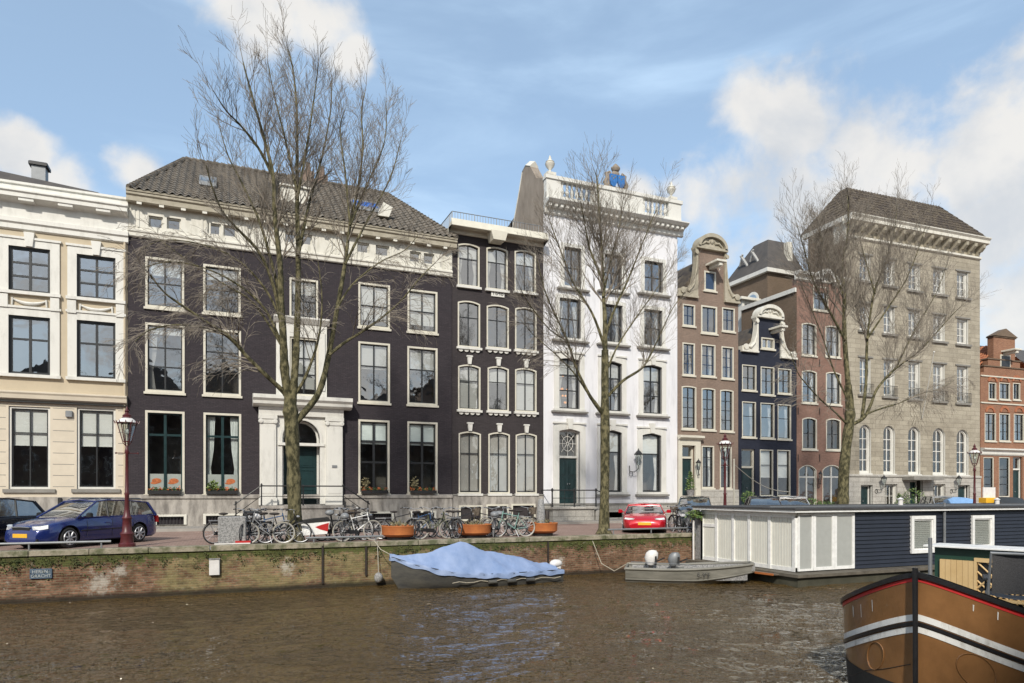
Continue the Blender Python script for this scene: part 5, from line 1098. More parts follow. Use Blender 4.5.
def elm(label, base_px, base_py, Y0, trunk, limbs, seed, bs=.14, ref=200):
    rnd = random.Random(seed); b = at(base_px, Y0); e = empty('elm_tree', (b.x, b.y, 0), 0, label, 'tree', 'bare elms along the quay')
    def pt(px, py, dy):
        py = py + max(0, (ref - py)) * bs; v = at(px, Y0 + dy, py); return v - Vector((b.x, b.y, 0))
    P = [pt(a, c, 0) for a, c, r in trunk]; P[0].z = -.03; P_, R_ = smooth_path(P, [r for *_, r in trunk], 4)
    R_ = [r * (1 + .06 * rnd.gauss(0, 1)) for r in R_]; R_[0] *= 1.45; R_[1] *= 1.15
    t = MB(); t.tube(P_, R_, 14)
    tw = MB()
    for L in limbs:
        dy = L.get('dy', 0); pts = L['p']; n = len(pts); P = []
        for i, (a, c) in enumerate(pts): P.append(pt(a, c, dy * (i / (n - 1)) ** 1.2) + Vector((0, rnd.gauss(0, .06) if i else 0, 0)))
        r0, r1 = L['r']; rr = [r0 + (r1 - r0) * (i / (n - 1)) ** .8 for i in range(n)]
        P_, R_ = smooth_path(P, rr, 5); t.tube(P_, [r * (1 + .05 * rnd.gauss(0, 1)) for r in R_], 9 if r0 > .08 else 6)
        tot = sum((P_[i + 1] - P_[i]).length for i in range(len(P_) - 1)); acc = 0; nxt = tot * L.get('s', .2); den = L.get('den', 1.0)
        for i in range(len(P_) - 1):
            sl_ = (P_[i + 1] - P_[i]).length; tan = (P_[i + 1] - P_[i]).normalized()
            while acc + sl_ > nxt:
                f = nxt / tot; q = P_[i].lerp(P_[i + 1], (nxt - acc) / max(sl_, 1e-6))
                side = Vector((rnd.gauss(0, 1), rnd.gauss(0, 1), 0)); side = (side - tan * side.dot(tan)).normalized(); dr = L.get('droop', False)
                dd = tan * .95 + side * (.6 + .4 * rnd.random()) + Vector((0, 0, .25 if not dr else -.0))
                ln = (L.get('len', 2.6) * .88 * (1.1 - .72 * f)) * (.65 + .6 * rnd.random())
                twig(tw, q, dd, ln, min(R_[i] * .5, .045) * (.75 + .3 * rnd.random()), 1, rnd, dr, 3 + (1 if ln > 2.0 else 0))
                nxt += .24 / den * (.6 + .8 * rnd.random())
            acc += sl_
        twig(tw, P_[-1], P_[-1] - P_[-2], L.get('len', 2.2) * .6, r1, 1, rnd, L.get('droop', False), 3)
    t.build('trunk', 'bark', e, smooth=True, fix=False); tw.build('crown', 'twig_bark', e, fix=False)
    return e
T1 = elm('largest bare elm, in front of the columned doorway beside the cargo bike', 294, 535, 24.35,
    [(295, 536, .27), (294.5, 505, .235), (293.5, 470, .225), (292, 435, .225), (290.5, 412, .23), (290, 396, .2)],
    [dict(p=[(290, 405), (285, 375), (283, 335), (281, 300), (280, 264), (275, 215), (273, 169), (262, 120), (247, 60), (243, 38)], r=(.17, .015), dy=-.8, s=.42),
     dict(p=[(291, 408), (294, 380), (297, 340), (298, 300), (298, 255), (297, 200), (297, 150), (297, 100), (293, 50), (287, 22)], r=(.16, .015), dy=.6, s=.42, den=1.1),
     dict(p=[(292, 425), (302, 415), (319, 392), (329, 355), (337, 309), (345, 264), (350, 225), (358, 185), (362, 140), (361, 100), (364, 78)], r=(.14, .015), dy=1.0, s=.48),
     dict(p=[(289, 400), (282, 390), (263, 373), (246, 355), (231, 338), (205, 321), (178, 303), (164, 292), (150, 275)], r=(.095, .02), dy=-1.2, s=.22, droop=True, len=1.9, den=1.4),
     dict(p=[(246, 355), (220, 332), (180, 325), (150, 330), (135, 342)], r=(.045, .012), dy=-1.6, s=.15, droop=True, len=1.6, den=1.2),
     dict(p=[(283, 335), (275, 290), (260, 253), (237, 229), (222, 210), (212, 185), (206, 160)], r=(.075, .014), dy=-1.5, s=.2, len=1.9, den=1.2),
     dict(p=[(273, 172), (258, 140), (240, 112), (226, 98), (213, 74)], r=(.06, .012), dy=-1.0, s=.1, len=1.9, den=1.3),
     dict(p=[(281, 300), (262, 230), (242, 180), (228, 148), (220, 118)], r=(.06, .012), dy=.8, s=.3, len=2.2, den=1.1),
     dict(p=[(298, 255), (310, 200), (322, 150), (330, 100), (332, 66)], r=(.065, .012), dy=1.6, s=.25, len=2.2, den=1.1),
     dict(p=[(297, 200), (305, 150), (313, 90), (318, 45)], r=(.05, .012), dy=-.7, s=.1, len=1.6, den=1.4),
     dict(p=[(297, 190), (285, 130), (275, 80), (268, 40)], r=(.05, .012), dy=1.0, s=.1, len=1.6, den=1.3),
     dict(p=[(350, 225), (368, 180), (385, 130), (386, 85)], r=(.05, .012), dy=1.6, s=.1, len=1.8, den=1.3),
     dict(p=[(345, 264), (365, 225), (390, 175), (401, 130)], r=(.05, .012), dy=.2, s=.25, len=1.9, den=1.1),
     dict(p=[(350, 225), (345, 170), (340, 120), (345, 95)], r=(.045, .012), dy=.8, s=.1, len=1.7, den=1.2),
     dict(p=[(329, 355), (345, 342), (372, 325), (398, 304), (420, 278), (436, 262)], r=(.06, .012), dy=-.9, s=.2, droop=True, len=1.8, den=1.3),
     dict(p=[(291, 400), (305, 378), (318, 340), (322, 300), (318, 262)], r=(.07, .014), dy=-.6, s=.3, len=2.0, droop=True),
     dict(p=[(284, 350), (268, 322), (250, 300), (225, 285), (190, 262), (160, 240)], r=(.05, .012), dy=1.0, s=.2, droop=True, len=1.8, den=1.3),
     dict(p=[(282, 345), (265, 310), (238, 285), (205, 268), (170, 262), (142, 268)], r=(.05, .012), dy=-.4, s=.2, droop=True, len=1.8, den=1.2),
     dict(p=[(281, 320), (266, 290), (240, 262), (205, 245), (165, 240), (140, 250)], r=(.045, .012), dy=.3, s=.2, droop=True, len=1.7, den=1.1),
     dict(p=[(337, 309), (352, 285), (380, 262), (405, 250), (418, 235)], r=(.045, .012), dy=1.4, s=.2, droop=True, len=1.6, den=1.2)], 11)
T2 = elm('middle bare elm standing before the white balustrade house, left of the red car', 604, 531, 24.4,
    [(604, 532, .23), (604.5, 500, .195), (605, 460, .185), (605, 420, .185), (605, 392, .17), (605, 350, .14)],
    [dict(p=[(605, 365), (604, 320), (603, 290), (601, 240), (600, 190), (597, 150), (595, 140)], r=(.12, .014), dy=.5, s=.3, den=1.86),
     dict(p=[(603, 414), (594, 402), (587, 392), (576, 366), (566, 340), (553, 305), (544, 280), (537, 245)], r=(.095, .012), dy=-.8, s=.3, den=1.45, len=2.35),
     dict(p=[(607, 397), (622, 381), (638, 370), (648, 358), (659, 335), (672, 305), (684, 285)], r=(.07, .012), dy=-.6, s=.3, den=1.45, len=2.13, droop=False),
     dict(p=[(604, 340), (612, 310), (628, 270), (640, 235), (652, 200), (659, 180)], r=(.07, .012), dy=-.8, s=.25, len=2.35, den=1.71),
     dict(p=[(604, 345), (592, 310), (575, 270), (562, 235), (552, 205), (548, 190)], r=(.07, .012), dy=1.2, s=.25, len=2.35, den=1.71),
     dict(p=[(603, 290), (610, 250), (617, 210), (622, 175)], r=(.055, .012), dy=1.0, s=.15, len=2.13, den=2.02),
     dict(p=[(602, 270), (592, 230), (584, 195), (580, 172)], r=(.05, .012), dy=-.7, s=.15, len=2.02, den=2.02),
     dict(p=[(605, 375), (618, 345), (640, 310), (662, 270), (676, 245)], r=(.05, .012), dy=1.2, s=.25, den=1.45, len=2.02),
     dict(p=[(587, 392), (572, 372), (552, 352), (534, 335), (524, 322)], r=(.04, .012), dy=.6, s=.2, den=1.45, len=1.79, droop=True),
     dict(p=[(566, 340), (550, 330), (530, 300), (519, 280)], r=(.035, .012), dy=-.9, s=.1, den=1.45, len=1.68)], 23, .17, 330)
T3 = elm('bare elm with a leaning mossy trunk, rightmost, before the grey stone mansion', 842, 512, 24.4,
    [(841, 530, .30), (843, 500, .27), (844, 470, .25), (847, 440, .235), (850, 415, .22), (848, 385, .16)],
    [dict(p=[(849, 395), (845, 338), (843, 288), (843, 262), (848, 225), (847, 195), (846, 180)], r=(.13, .014), dy=.6, s=.35, den=1.71, len=2.91),
     dict(p=[(851, 425), (862, 418), (870, 405), (878, 388), (896, 368), (917, 352), (937, 333), (955, 312), (966, 300)], r=(.10, .014), dy=-1.0, s=.3, den=1.45, len=2.69),
     dict(p=[(862, 418), (866, 380), (867, 339), (875, 288), (885, 257), (893, 220), (896, 190)], r=(.09, .013), dy=.8, s=.3, len=2.80, den=1.71),
     dict(p=[(848, 425), (833, 410), (819, 400), (806, 385), (797, 372), (790, 350)], r=(.06, .012), dy=-.9, s=.3, den=1.45, len=2.13, droop=True),
     dict(p=[(864, 415), (879, 409), (899, 403), (920, 394), (938, 389), (955, 380)], r=(.055, .012), dy=1.0, s=.3, den=1.45, len=2.24, droop=True),
     dict(p=[(845, 340), (830, 310), (815, 275), (803, 240), (796, 215)], r=(.07, .012), dy=-1.0, s=.2, len=2.80, den=1.71),
     dict(p=[(843, 290), (832, 260), (822, 230), (818, 205)], r=(.05, .012), dy=1.2, s=.15, len=2.46, den=1.86),
     dict(p=[(867, 339), (885, 310), (905, 275), (918, 240), (925, 215)], r=(.06, .012), dy=-.8, s=.25, len=2.69, den=1.71),
     dict(p=[(875, 290), (865, 255), (862, 225), (866, 200)], r=(.045, .012), dy=1.5, s=.15, len=2.24, den=1.86),
     dict(p=[(896, 368), (915, 330), (935, 290), (948, 255)], r=(.05, .012), dy=1.3, s=.2, den=1.45, len=2.46),
     dict(p=[(848, 400), (835, 370), (822, 335), (810, 300), (800, 280)], r=(.05, .012), dy=1.3, s=.25, den=1.45, len=2.35)], 37, .10, 330)

# =============================================================== street lamps
surf('lamp_red', (.085, .016, .018), .4, .25, 5, .1); surf('lamp_white', (.7, .68, .66), .4, .1, 5, 0)
def make_lamp(label):
    e = empty('street_lamp', (0, 0, 0), 0, label, 'street lamp', 'crowned street lamps along the quay')
    MB().lathe([(.24, 0), (.24, .1), (.19, .14), (.17, .35), (.20, .42), (.14, .5), (.12, .85), (.15, .9), (.10, .98), (.085, 1.15)], (0, 0, 0), 14).build('base', 'lamp_red', e, smooth=True)
    MB().lathe([(.075, 1.15), (.06, 1.6), (.08, 1.66), (.055, 1.72), (.045, 2.9), (.07, 2.95), (.05, 3.05), (.03, 3.15)], (0, 0, 0), 12).build('post', 'lamp_red', e, smooth=True)
    g = MB(); g.tube([(-.3, 0, 2.92), (.3, 0, 2.92)], .014, 6); g.ball((-.3, 0, 2.92), .03, 6, 5); g.ball((.3, 0, 2.92), .03, 6, 5); g.build('ladder_bar', 'lamp_red', e)
    f = MB()
    zb, zt, rb, rt = 3.28, 3.86, .12, .27
    for i in range(6):
        w = 2 * pi * i / 6; a = (rb * cos(w), rb * sin(w), zb); b = (rt * cos(w), rt * sin(w), zt); f.tube([a, b], .014, 5); f.tube([(0, 0, 3.1), (rb * 1.05 * cos(w), rb * 1.05 * sin(w), zb - .02)], .012, 5)
        w2 = 2 * pi * (i + 1) / 6; f.tube([a, (rb * cos(w2), rb * sin(w2), zb)], .013, 5); f.tube([b, (rt * cos(w2), rt * sin(w2), zt)], .018, 5)
        for t in (0, .5):     # crown points round the rim
            wa = w + t * pi / 3; rr = rt * (1 if t == 0 else .9) + .05; f.tube([(rr * cos(wa), rr * sin(wa), zt - .02), (rr * 1.12 * cos(wa), rr * 1.12 * sin(wa), zt + .07)], [.022, .01], 5)
    lt = f.build('lantern', 'lamp_red', e)
    g = MB(); g.lathe([(rb, zb), (rt - .01, zt)], (0, 0, 0), 6); g.T = None; o = g.build('glass', 'clear_glass', lt); o.rotation_euler = (0, 0, pi / 6 * 1)
    MB().lathe([(rt + .02, zt + .012), (rt * .8, zt + .1), (rt * .55, zt + .15)], (0, 0, 0), 12).build('crown_band', 'lamp_white', lt, smooth=True)
    MB().lathe([(rt * .56, zt + .151), (.12, zt + .2), (.13, zt + .24), (.07, zt + .28), (.05, zt + .33), (.075, zt + .37), (.03, zt + .43), (.01, zt + .52)], (0, 0, 0), 10).build('finial', 'lamp_red', lt, smooth=True)
    MB().ball((0, 0, 3.6), .06, 8, 6, 0, (1, 1, 1.6)).build('bulb', 'white_paint', lt)
    return e
lamp = make_lamp('wine red street lamp with crowned lantern beside the blue estate car')
p = at(127, 24.25); lamp.location = p
for px_, lb in ((725, 'wine red street lamp with crowned lantern in front of the brown neck gable house'), (974.5, 'wine red street lamp with crowned lantern before the right corner of the grey mansion')):
    c = copy_tree(lamp); c.location = at(px_, 24.25); c['label'] = lb; c.rotation_euler = (0, 0, .4)

# =============================================================== bicycles
for nm, c_, r_ in (('paint_black', (.02, .02, .022), .3), ('paint_grey', (.22, .23, .24), .35), ('paint_mint', (.22, .38, .34), .3), ('paint_blue', (.04, .10, .22), .3), ('paint_white', (.82, .82, .80), .35), ('paint_olive', (.09, .10, .05), .35), ('paint_red', (.45, .03, .03), .3)):
    surf(nm, c_, r_, .12, 6, 0)
surf('rubber', (.018, .018, .018), .85, .3, 10, .1); surf('chrome', (.45, .46, .48), .42, .1, 8, 0, metallic=.6); surf('cream_tyre', (.42, .40, .34), .8, .1, 8, 0); surf('saddle_leather', (.03, .022, .018), .6, .3, 8, 0); surf('wicker', (.16, .13, .10), .85, .3, 20, .6); surf('crate_plastic', (.035, .04, .045), .6, .2, 6, .1)
def make_bike(step=False):
    e = empty('bicycle'); tag(e, cat='bicycle', group='bicycles parked along the quay')
    for sx in (-.54, .54):
        w = MB(); w.tube([(sx + .335 * cos(2 * pi * i / 28), 0, .345 + .335 * sin(2 * pi * i / 28)) for i in range(28)], .019, 6, closed=True); wh = w.build('wheel', 'rubber', e, smooth=True)
        r_ = MB(); r_.tube([(sx + .308 * cos(2 * pi * i / 28), 0, .345 + .308 * sin(2 * pi * i / 28)) for i in range(28)], .011, 5, closed=True)
        for i in range(16): w_ = 2 * pi * i / 16; r_.tube([(sx + .03 * cos(w_ + .5), .02 * (-1) ** i, .345 + .03 * sin(w_ + .5)), (sx + .30 * cos(w_), 0, .345 + .30 * sin(w_))], .003, 3, cap=False)
        r_.tube([(sx, -.05, .345), (sx, .05, .345)], .022, 8); r_.build('rim', 'chrome', wh)
        m = MB(); a0, a1 = (-.1, pi * .95) if sx < 0 else (pi * .1, pi * .85); m.grid([[(sx + .375 * cos(a0 + (a1 - a0) * i / 12), y, .345 + .375 * sin(a0 + (a1 - a0) * i / 12) - abs(y) * .3) for y in (-.028, 0, .028)] for i in range(13)]); m.build('mudguard', 'paint_black', e)
    f = MB(); bb = (-.10, 0, .30); st = (-.24, 0, .80); ht = (.36, 0, .88); hb = (.40, 0, .66); ra = (-.54, 0, .345); fa = (.54, 0, .345)
    f.tube([bb, st], .016, 6); f.tube([bb, hb], .019, 6); f.tube([(.34, 0, .96), hb], .02, 6)
    if step: f.tube([(-.15, 0, .5), (.05, 0, .48), (.36, 0, .80)], .016, 6)
    else: f.tube([(-.225, 0, .76), ht], .016, 6)
    for y in (-.05, .05): f.tube([bb, (ra[0], y, ra[2])], .009, 5); f.tube([(-.23, 0, .74), (ra[0], y, ra[2])], .008, 5); f.tube([hb, (.47, y, .55), (fa[0], y, fa[2])], .011, 5)
    f.tube([st, (-.27, 0, .93)], .012, 6); f.build('frame', 'paint_black', e)
    MB().ball((-.28, 0, .955), .13, 10, 6, 0, (1.15, .7, .32)).build('saddle', 'saddle_leather', e, smooth=True)
    h = MB(); h.tube([(.34, 0, .95), (.33, 0, 1.05)], .013, 6); h.tube([(.12, -.29, 1.07), (.28, -.27, 1.10), (.35, -.1, 1.06), (.33, 0, 1.05), (.35, .1, 1.06), (.28, .27, 1.10), (.12, .29, 1.07)], .011, 6); hb_ = h.build('handlebar', 'chrome', e)
    for s_ in (-1, 1): MB().tube([(.10, s_ * .29, 1.068), (.2, s_ * .28, 1.09)], .018, 6).build('grip', 'rubber', hb_)
    c = MB(); c.box(-.72, -.36, -.06, .06, .735, .75); c.tube([(-.7, -.05, .74), (-.56, -.06, .36)], .006, 4); c.tube([(-.7, .05, .74), (-.56, .06, .36)], .006, 4); c.build('carrier', 'chrome', e)
    k = MB(); k.prism([(-.58, .29), (-.02, .23), (.02, .30), (-.02, .37), (-.56, .40)], 'y', -.045, -.03); k.build('chain_guard', 'paint_black', e)
    pd = MB(); pd.tube([(-.10, -.06, .30), (-.02, -.06, .16)], .009, 5); pd.box(-.06, .03, -.15, -.07, .145, .165); pd.tube([(-.10, .06, .30), (-.18, .06, .44)], .009, 5); pd.box(-.22, -.13, .07, .15, .43, .45); pd.build('pedals', 'rubber', e)
    l = MB(); l.lathe([(.035, 0), (.04, .06), (.02, .09)], (.42, 0, .86), 8, ax='x'); l.build('headlight', 'chrome', e)
    s = MB(); s.tube([(-.12, .03, .28), (-.2, .2, .02)], .009, 5); s.build('kickstand', 'chrome', e)
    return e
bk0 = make_bike(False); bk1 = make_bike(True)
def setmat(root, part, mat):
    for ch in root.children:
        if ch.name.split('.')[0] == part:
            ch.material_slots[0].link = 'OBJECT'; ch.material_slots[0].material = MATS[mat]
            return ch
bl = [  # px, Y, heading deg, step, frame paint, label, extras
    (232, 24.9, 15, 0, 'paint_black', 'black bicycle with a large dark plastic crate, left of the grey box', 'crate'),
    (252, 24.6, 62, 1, 'paint_grey', 'grey step-through bicycle leaning just right of the grey utility box', ''),
    (262, 25.0, 115, 0, 'paint_black', 'black bicycle with its front wheel turned, second right of the grey utility box', ''),
    (272, 24.5, 8, 0, 'paint_blue', 'dark blue bicycle with a white saddle bag left of the large elm trunk', 'bag'),
    (283, 24.2, -8, 1, 'paint_black', 'black step-through bicycle leaning against the large elm trunk', ''),
    (343, 24.7, 80, 0, 'paint_black', 'black bicycle with a dark cushioned saddle right behind the cargo bike', 'bag2'),
    (349, 24.9, 150, 1, 'paint_grey', 'grey bicycle wedged between the cargo bike and the white wheeled bicycle', ''),
    (358, 24.4, 12, 0, 'paint_white', 'white bicycle with pale tyres below the foot of the stair railing', 'cream'),
    (401, 25.1, 10, 0, 'paint_black', 'black bicycle standing behind the leftmost orange planter', ''),
    (413, 24.6, 78, 0, 'paint_black', 'black bicycle seen end-on beside the leftmost orange planter', ''),
    (434, 24.4, 6, 1, 'paint_olive', 'olive step-through bicycle with pale wheels between the first two orange planters', 'cream'),
    (448, 24.6, 105, 0, 'paint_black', 'black bicycle seen nearly end-on, first left of the middle planter cluster', ''),
    (455, 24.8, 60, 1, 'paint_grey', 'grey step-through bicycle in the cluster left of the middle orange planter', ''),
    (463, 24.9, 20, 0, 'paint_black', 'tall black bicycle with wide handlebars directly behind the middle orange planter', 'basket'),
    (486, 25.0, 130, 0, 'paint_black', 'black bicycle with a grey rear bag at the right end of the middle planter', 'bag2'),
    (499, 24.8, 5, 0, 'paint_grey', 'grey bicycle behind the mint green one right of the middle planter', 'cream'),
    (512, 24.4, 172, 0, 'paint_mint', 'mint green bicycle with pale tyres right of the middle orange planter', 'cream'),
    (522, 25.1, 20, 1, 'paint_black', 'black bicycle with a wicker basket nearest to the rightmost orange planter', 'basket'),
    (676, 24.6, 70, 0, 'paint_black', 'black bicycle beside the left front wing of the green car', ''),
    (683, 24.9, 100, 1, 'paint_black', 'black step-through bicycle crowding the headlight of the green car', 'basket'),
    (690, 24.5, 40, 0, 'paint_grey', 'grey bicycle by the corner of the white houseboat', ''),
    (266, 24.2, 170, 1, 'paint_grey', 'grey bicycle with pale tyres in front of the others left of the large elm', 'cream'),
    (336, 25.2, 20, 1, 'paint_black', 'black step-through bicycle rearmost behind the cargo bike', 'basket'),
    (365, 25.0, 160, 0, 'paint_black', 'black bicycle behind the white one at the foot of the stairs', ''),
    (422, 25.0, 30, 0, 'paint_blue', 'dark blue bicycle just right of the leftmost orange planter', ''),
    (442, 25.2, 150, 1, 'paint_grey', 'grey bicycle rearmost between the first two orange planters', ''),
    (492, 24.5, 75, 1, 'paint_grey', 'grey bicycle seen end-on right of the middle orange planter', 'bag2'),
    (505, 25.2, 160, 0, 'paint_black', 'black bicycle rearmost behind the mint green bicycle', ''),
]
used = {0: False, 1: False}
for px_, Y_, hd, st_, paint, lb, ex in bl:
    src = bk1 if st_ else bk0
    b = src if not used[st_] else copy_tree(src)
    used[st_] = True; b['label'] = lb; b.location = at(px_, Y_ - .15); b.scale = (1.04,) * 3; b.rotation_euler = (R(random.uniform(-3, 5)), 0, R(hd))
    setmat(b, 'frame', paint)
    if 'cream' in ex:
        for ch in b.children:
            if ch.name.split('.')[0] == 'wheel': ch.material_slots[0].link = 'OBJECT'; ch.material_slots[0].material = MATS['cream_tyre']
for b in [o for o in COL.objects if o.name.split('.')[0] == 'bicycle']:
    ex = next(q[6] for q in bl if q[5] == b['label'])
    if ex == 'crate':
        g = MB(); 
        for (x0, x1, y0, y1) in ((.42, .84, -.24, -.22), (.42, .84, .22, .24), (.42, .44, -.22, .22), (.82, .84, -.22, .22)): g.box(x0, x1, y0, y1, .72, 1.0)
        g.box(.42, .84, -.24, .24, .70, .72); g.box(.40, .86, -.26, .26, .99, 1.02)
        g.build('crate', 'crate_plastic', b)
    if ex == 'basket': g = MB(); g.lathe([(.13, 0), (.18, .26), (.19, .27), (.17, .27), (.12, .02)], (.58, 0, .80), 10); g.build('basket', 'wicker', b)
    if ex in ('bag', 'bag2'): MB().ball((-.52, 0, .85), .17, 10, 7, 0, (1.2, .9, .7)).build('saddle_bag', 'lamp_white' if ex == 'bag' else 'paint_grey', b, smooth=True)
# cargo bike with white box
cb = empty('cargo_bike', at(325, 24.45), R(176), 'white box cargo bike with a red wave, leaning beside the large elm', 'cargo bike')
g = MB(); g.prism([(-.05, .28), (.95, .22), (1.10, .62), (-.15, .72)], 'y', -.32, .32); bx = g.build('box', 'paint_white', cb)
g = MB(); g.prism([(-.11, .66), (.12, .60), (.35, .52), (.20, .44), (.0, .38), (-.07, .36)], 'y', .321, .328); g.build('red_wave', 'paint_red', bx)
MB().prism([(-.17, .72), (1.12, .62), (1.0, .70), (.4, .80), (-.1, .84)], 'y', -.34, .34).build('box_cover', 'rubber', bx)
for sx, r_ in ((1.32, .25), (-.85, .33)):
    w = MB(); w.tube([(sx + r_ * cos(2 * pi * i / 24), 0, r_ + .01 + r_ * sin(2 * pi * i / 24)) for i in range(24)], .022, 6, closed=True); wh = w.build('wheel', 'rubber', cb, smooth=True)
    q = MB(); q.tube([(sx + (r_ - .03) * cos(2 * pi * i / 24), 0, r_ + .01 + (r_ - .03) * sin(2 * pi * i / 24)) for i in range(24)], .01, 5, closed=True)
    for i in range(14): w_ = 2 * pi * i / 14; q.tube([(sx, 0, r_ + .01), (sx + (r_ - .03) * cos(w_), 0, r_ + .01 + (r_ - .03) * sin(w_))], .003, 3, cap=False)
    q.build('rim', 'chrome', wh)
g = MB(); g.tube([(-.85, 0, .34), (-.4, 0, .3), (1.1, 0, .2), (1.32, .06, .26)], .02, 6); g.tube([(-.4, 0, .3), (-.55, 0, .85)], .018, 6); g.tube([(-.3, 0, .35), (-.2, 0, .95), (-.3, 0, 1.08)], .018, 6); g.tube([(-.55, 0, .75), (-.25, 0, .7)], .016, 6); g.tube([(-.85, .04, .34), (-.53, 0, .75)], .01, 5); g.build('frame', 'paint_black', cb)
g = MB(); g.tube([(-.5, -.3, 1.1), (-.33, -.25, 1.12), (-.3, 0, 1.08), (-.33, .25, 1.12), (-.5, .3, 1.1)], .013, 6); g.build('handlebar', 'chrome', cb)
MB().ball((-.57, 0, .92), .13, 10, 6, 0, (1.2, .8, .4)).build('saddle', 'saddle_leather', cb, smooth=True)
g = MB(); g.ball((-.15, .1, 1.0), .13, 8, 6, 0, (1.2, .9, .8)); g.build('child_seat_bag', 'paint_grey', cb, smooth=True)
for px_, y_ in ((244, .6), (309, .55)):   # small draped white covers
    pass

# =============================================================== planters, box, quay furniture
surf('corten', (.50, .17, .045), .75, .25, 3, .2, col2=(.34, .10, .03))
def planter(px_, Y_, label, rx=.62, first=None):
    e = empty('planter', at(px_, Y_), 0, label, 'planter', 'round orange planters along the quay')
    g = MB(); g.lathe([(rx * .78, .12), (rx * .98, .2), (rx, .46), (rx * 1.03, .5), (rx * 1.0, .52), (rx * .94, .52), (rx * .93, .44)], (0, 0, 0), 28); g.build('bowl', 'corten', e, smooth=True)
    MB().lathe([(rx * .68, 0), (rx * .70, .119)], (0, 0, 0), 24).build('foot', 'black_iron', e)
    MB().lathe([(rx * .92, .43), (rx * .5, .47), (.02, .48)], (0, 0, 0), 20).build('soil', 'pot_soil', e)
    r_ = random.Random(int(px_)); g = MB()
    for k in range(9): a = r_.random() * 6.3; q = .35 * r_.random(); g.tube([(q * cos(a), q * sin(a), .45), (q * cos(a) * 1.2, q * sin(a) * 1.2, .62 + .2 * r_.random())], [.012, .004], 4)
    leaves(g, (0, 0, .52), (rx * .7, rx * .7, .12), 90, r_, size=.09); g.build('plants', 'dry_plant', e, fix=False)
planter(399, 24.3, 'leftmost orange steel planter with dried plants, behind the bow of the tarped boat')
planter(474, 24.35, 'middle orange steel planter surrounded by parked bicycles', .66)
planter(542.5, 24.5, 'rightmost orange steel planter with two upright grey stones in it', .6)
surf('concrete', (.16, .16, .16), .9, .25, 22, .4, 40, col2=(.36, .355, .35), thresh=(.4, .6))
b = at(542.5, 24.5); e = empty('stone_bollard', (b.x - .02, b.y + .1, .44), 0, 'grey tapered stone bollard standing up from the rightmost orange planter', 'bollard'); MB().lathe([(.19, 0), (.17, .4), (.11, .95), (.05, 1.02)], (0, 0, 0), 12).build('shaft', 'concrete', e, smooth=True)
e2 = empty('rust_bollard', (b.x + .32, b.y + .25, .44), 0, 'small rust brown bollard beside the taller grey one in the rightmost planter', 'bollard'); MB().lathe([(.1, 0), (.1, .5), (.07, .55)], (0, 0, 0), 12).build('shaft', 'saddle_leather', e2, smooth=True)
e = empty('utility_box', at(232.5, 24.0), R(-4), 'grey pebbled concrete utility box on a red and white base', 'utility box')
g = MB(); g.cbox(-.42, .42, -.24, .24, .08, .92, .03); g.build('body', 'concrete', e)
g = MB(); g.box(-.52, .55, -.32, -.26, .0, .075, 0); g.box(.1, .56, -.3, -.24, .076, .14, 1); g.build('barrier_foot', ['lamp_white', 'paint_red'], e)
def edge_rail(pa, pb, label, h=.36, Y_=23.38):
    a, b = at(pa, Y_), at(pb, Y_); e = empty('quay_rail', (a.x, a.y, .06), 0, label, 'rail', 'low steel rails on the quay edge'); L_ = b.x - a.x
    MB().tube([(0, 0, h - .06), (L_, 0, h - .06)], .035, 8).build('bar', 'zinc', e, smooth=True)
    n = max(2, int(L_ / 1.6) + 1)
    m0 = None
    for i in range(n):
        x = .25 + (L_ - .5) * i / (n - 1)
        if m0 is None: m0 = MB().tube([(0, 0, 0), (0, 0, h - .075)], .025, 6).build('post', 'zinc', e); m0.location = (x, 0, 0)
        else: c = m0.copy(); COL.objects.link(c); c.location = (x, 0, 0)
edge_rail(-60, 111, 'low grey rail on the quay edge in front of the blue estate car', .24)
edge_rail(306, 383, 'low grey rail on the quay edge in front of the cargo bike', .2)
edge_rail(608, 692, 'low grey rail on the quay edge in front of the red car', .24)
# things fixed to the quay wall
surf('sign_blue', (.04, .07, .13), .6, .3, 8, .1, col2=(.10, .14, .17)); surf('faded_white', (.42, .45, .45), .7, .2, 12, 0)
e = empty('canal_name_sign', (at(41.3, QY).x, QY - .03, -.62), 0, 'small blue name sign with white letters on the brick quay wall', 'sign')
g = MB().cbox(-.27, .27, -.02, .02, -.14, .14, .01).build('plate', 'sign_blue', e)
text('HEREN-', .125, (0, -.024, .055), (R(90), 0, 0), 'faded_white', g); text('GRACHT', .12, (0, -.024, -.07), (R(90), 0, 0), 'faded_white', g)
e = empty('meter_box', (at(214.5, QY).x, QY - .02, -.62), 0, 'small pale grey box fixed to the brick quay wall', 'box')
MB().cbox(-.15, .15, -.1, .0, -.24, .24, .02).build('housing', 'lamp_white', e); MB().box(-.16, .16, -.12, -.0, .241, .27).build('lid', 'concrete', e)
e = empty('fender_buoy', (at(378.5, QY - .25).x, QY - .25, -1.12), 0, 'small grey ball fender hanging on the quay wall by the tarped boat', 'fender')
MB().ball((0, 0, -.05), .15, 12, 9, 0, (1, 1, 1.2)).build('ball', 'concrete', e, smooth=True); MB().tube([(0, 0, .1), (0, .1, .7), (0, .2, 1.17)], .012, 5).build('rope', 'cream_tyre', e)
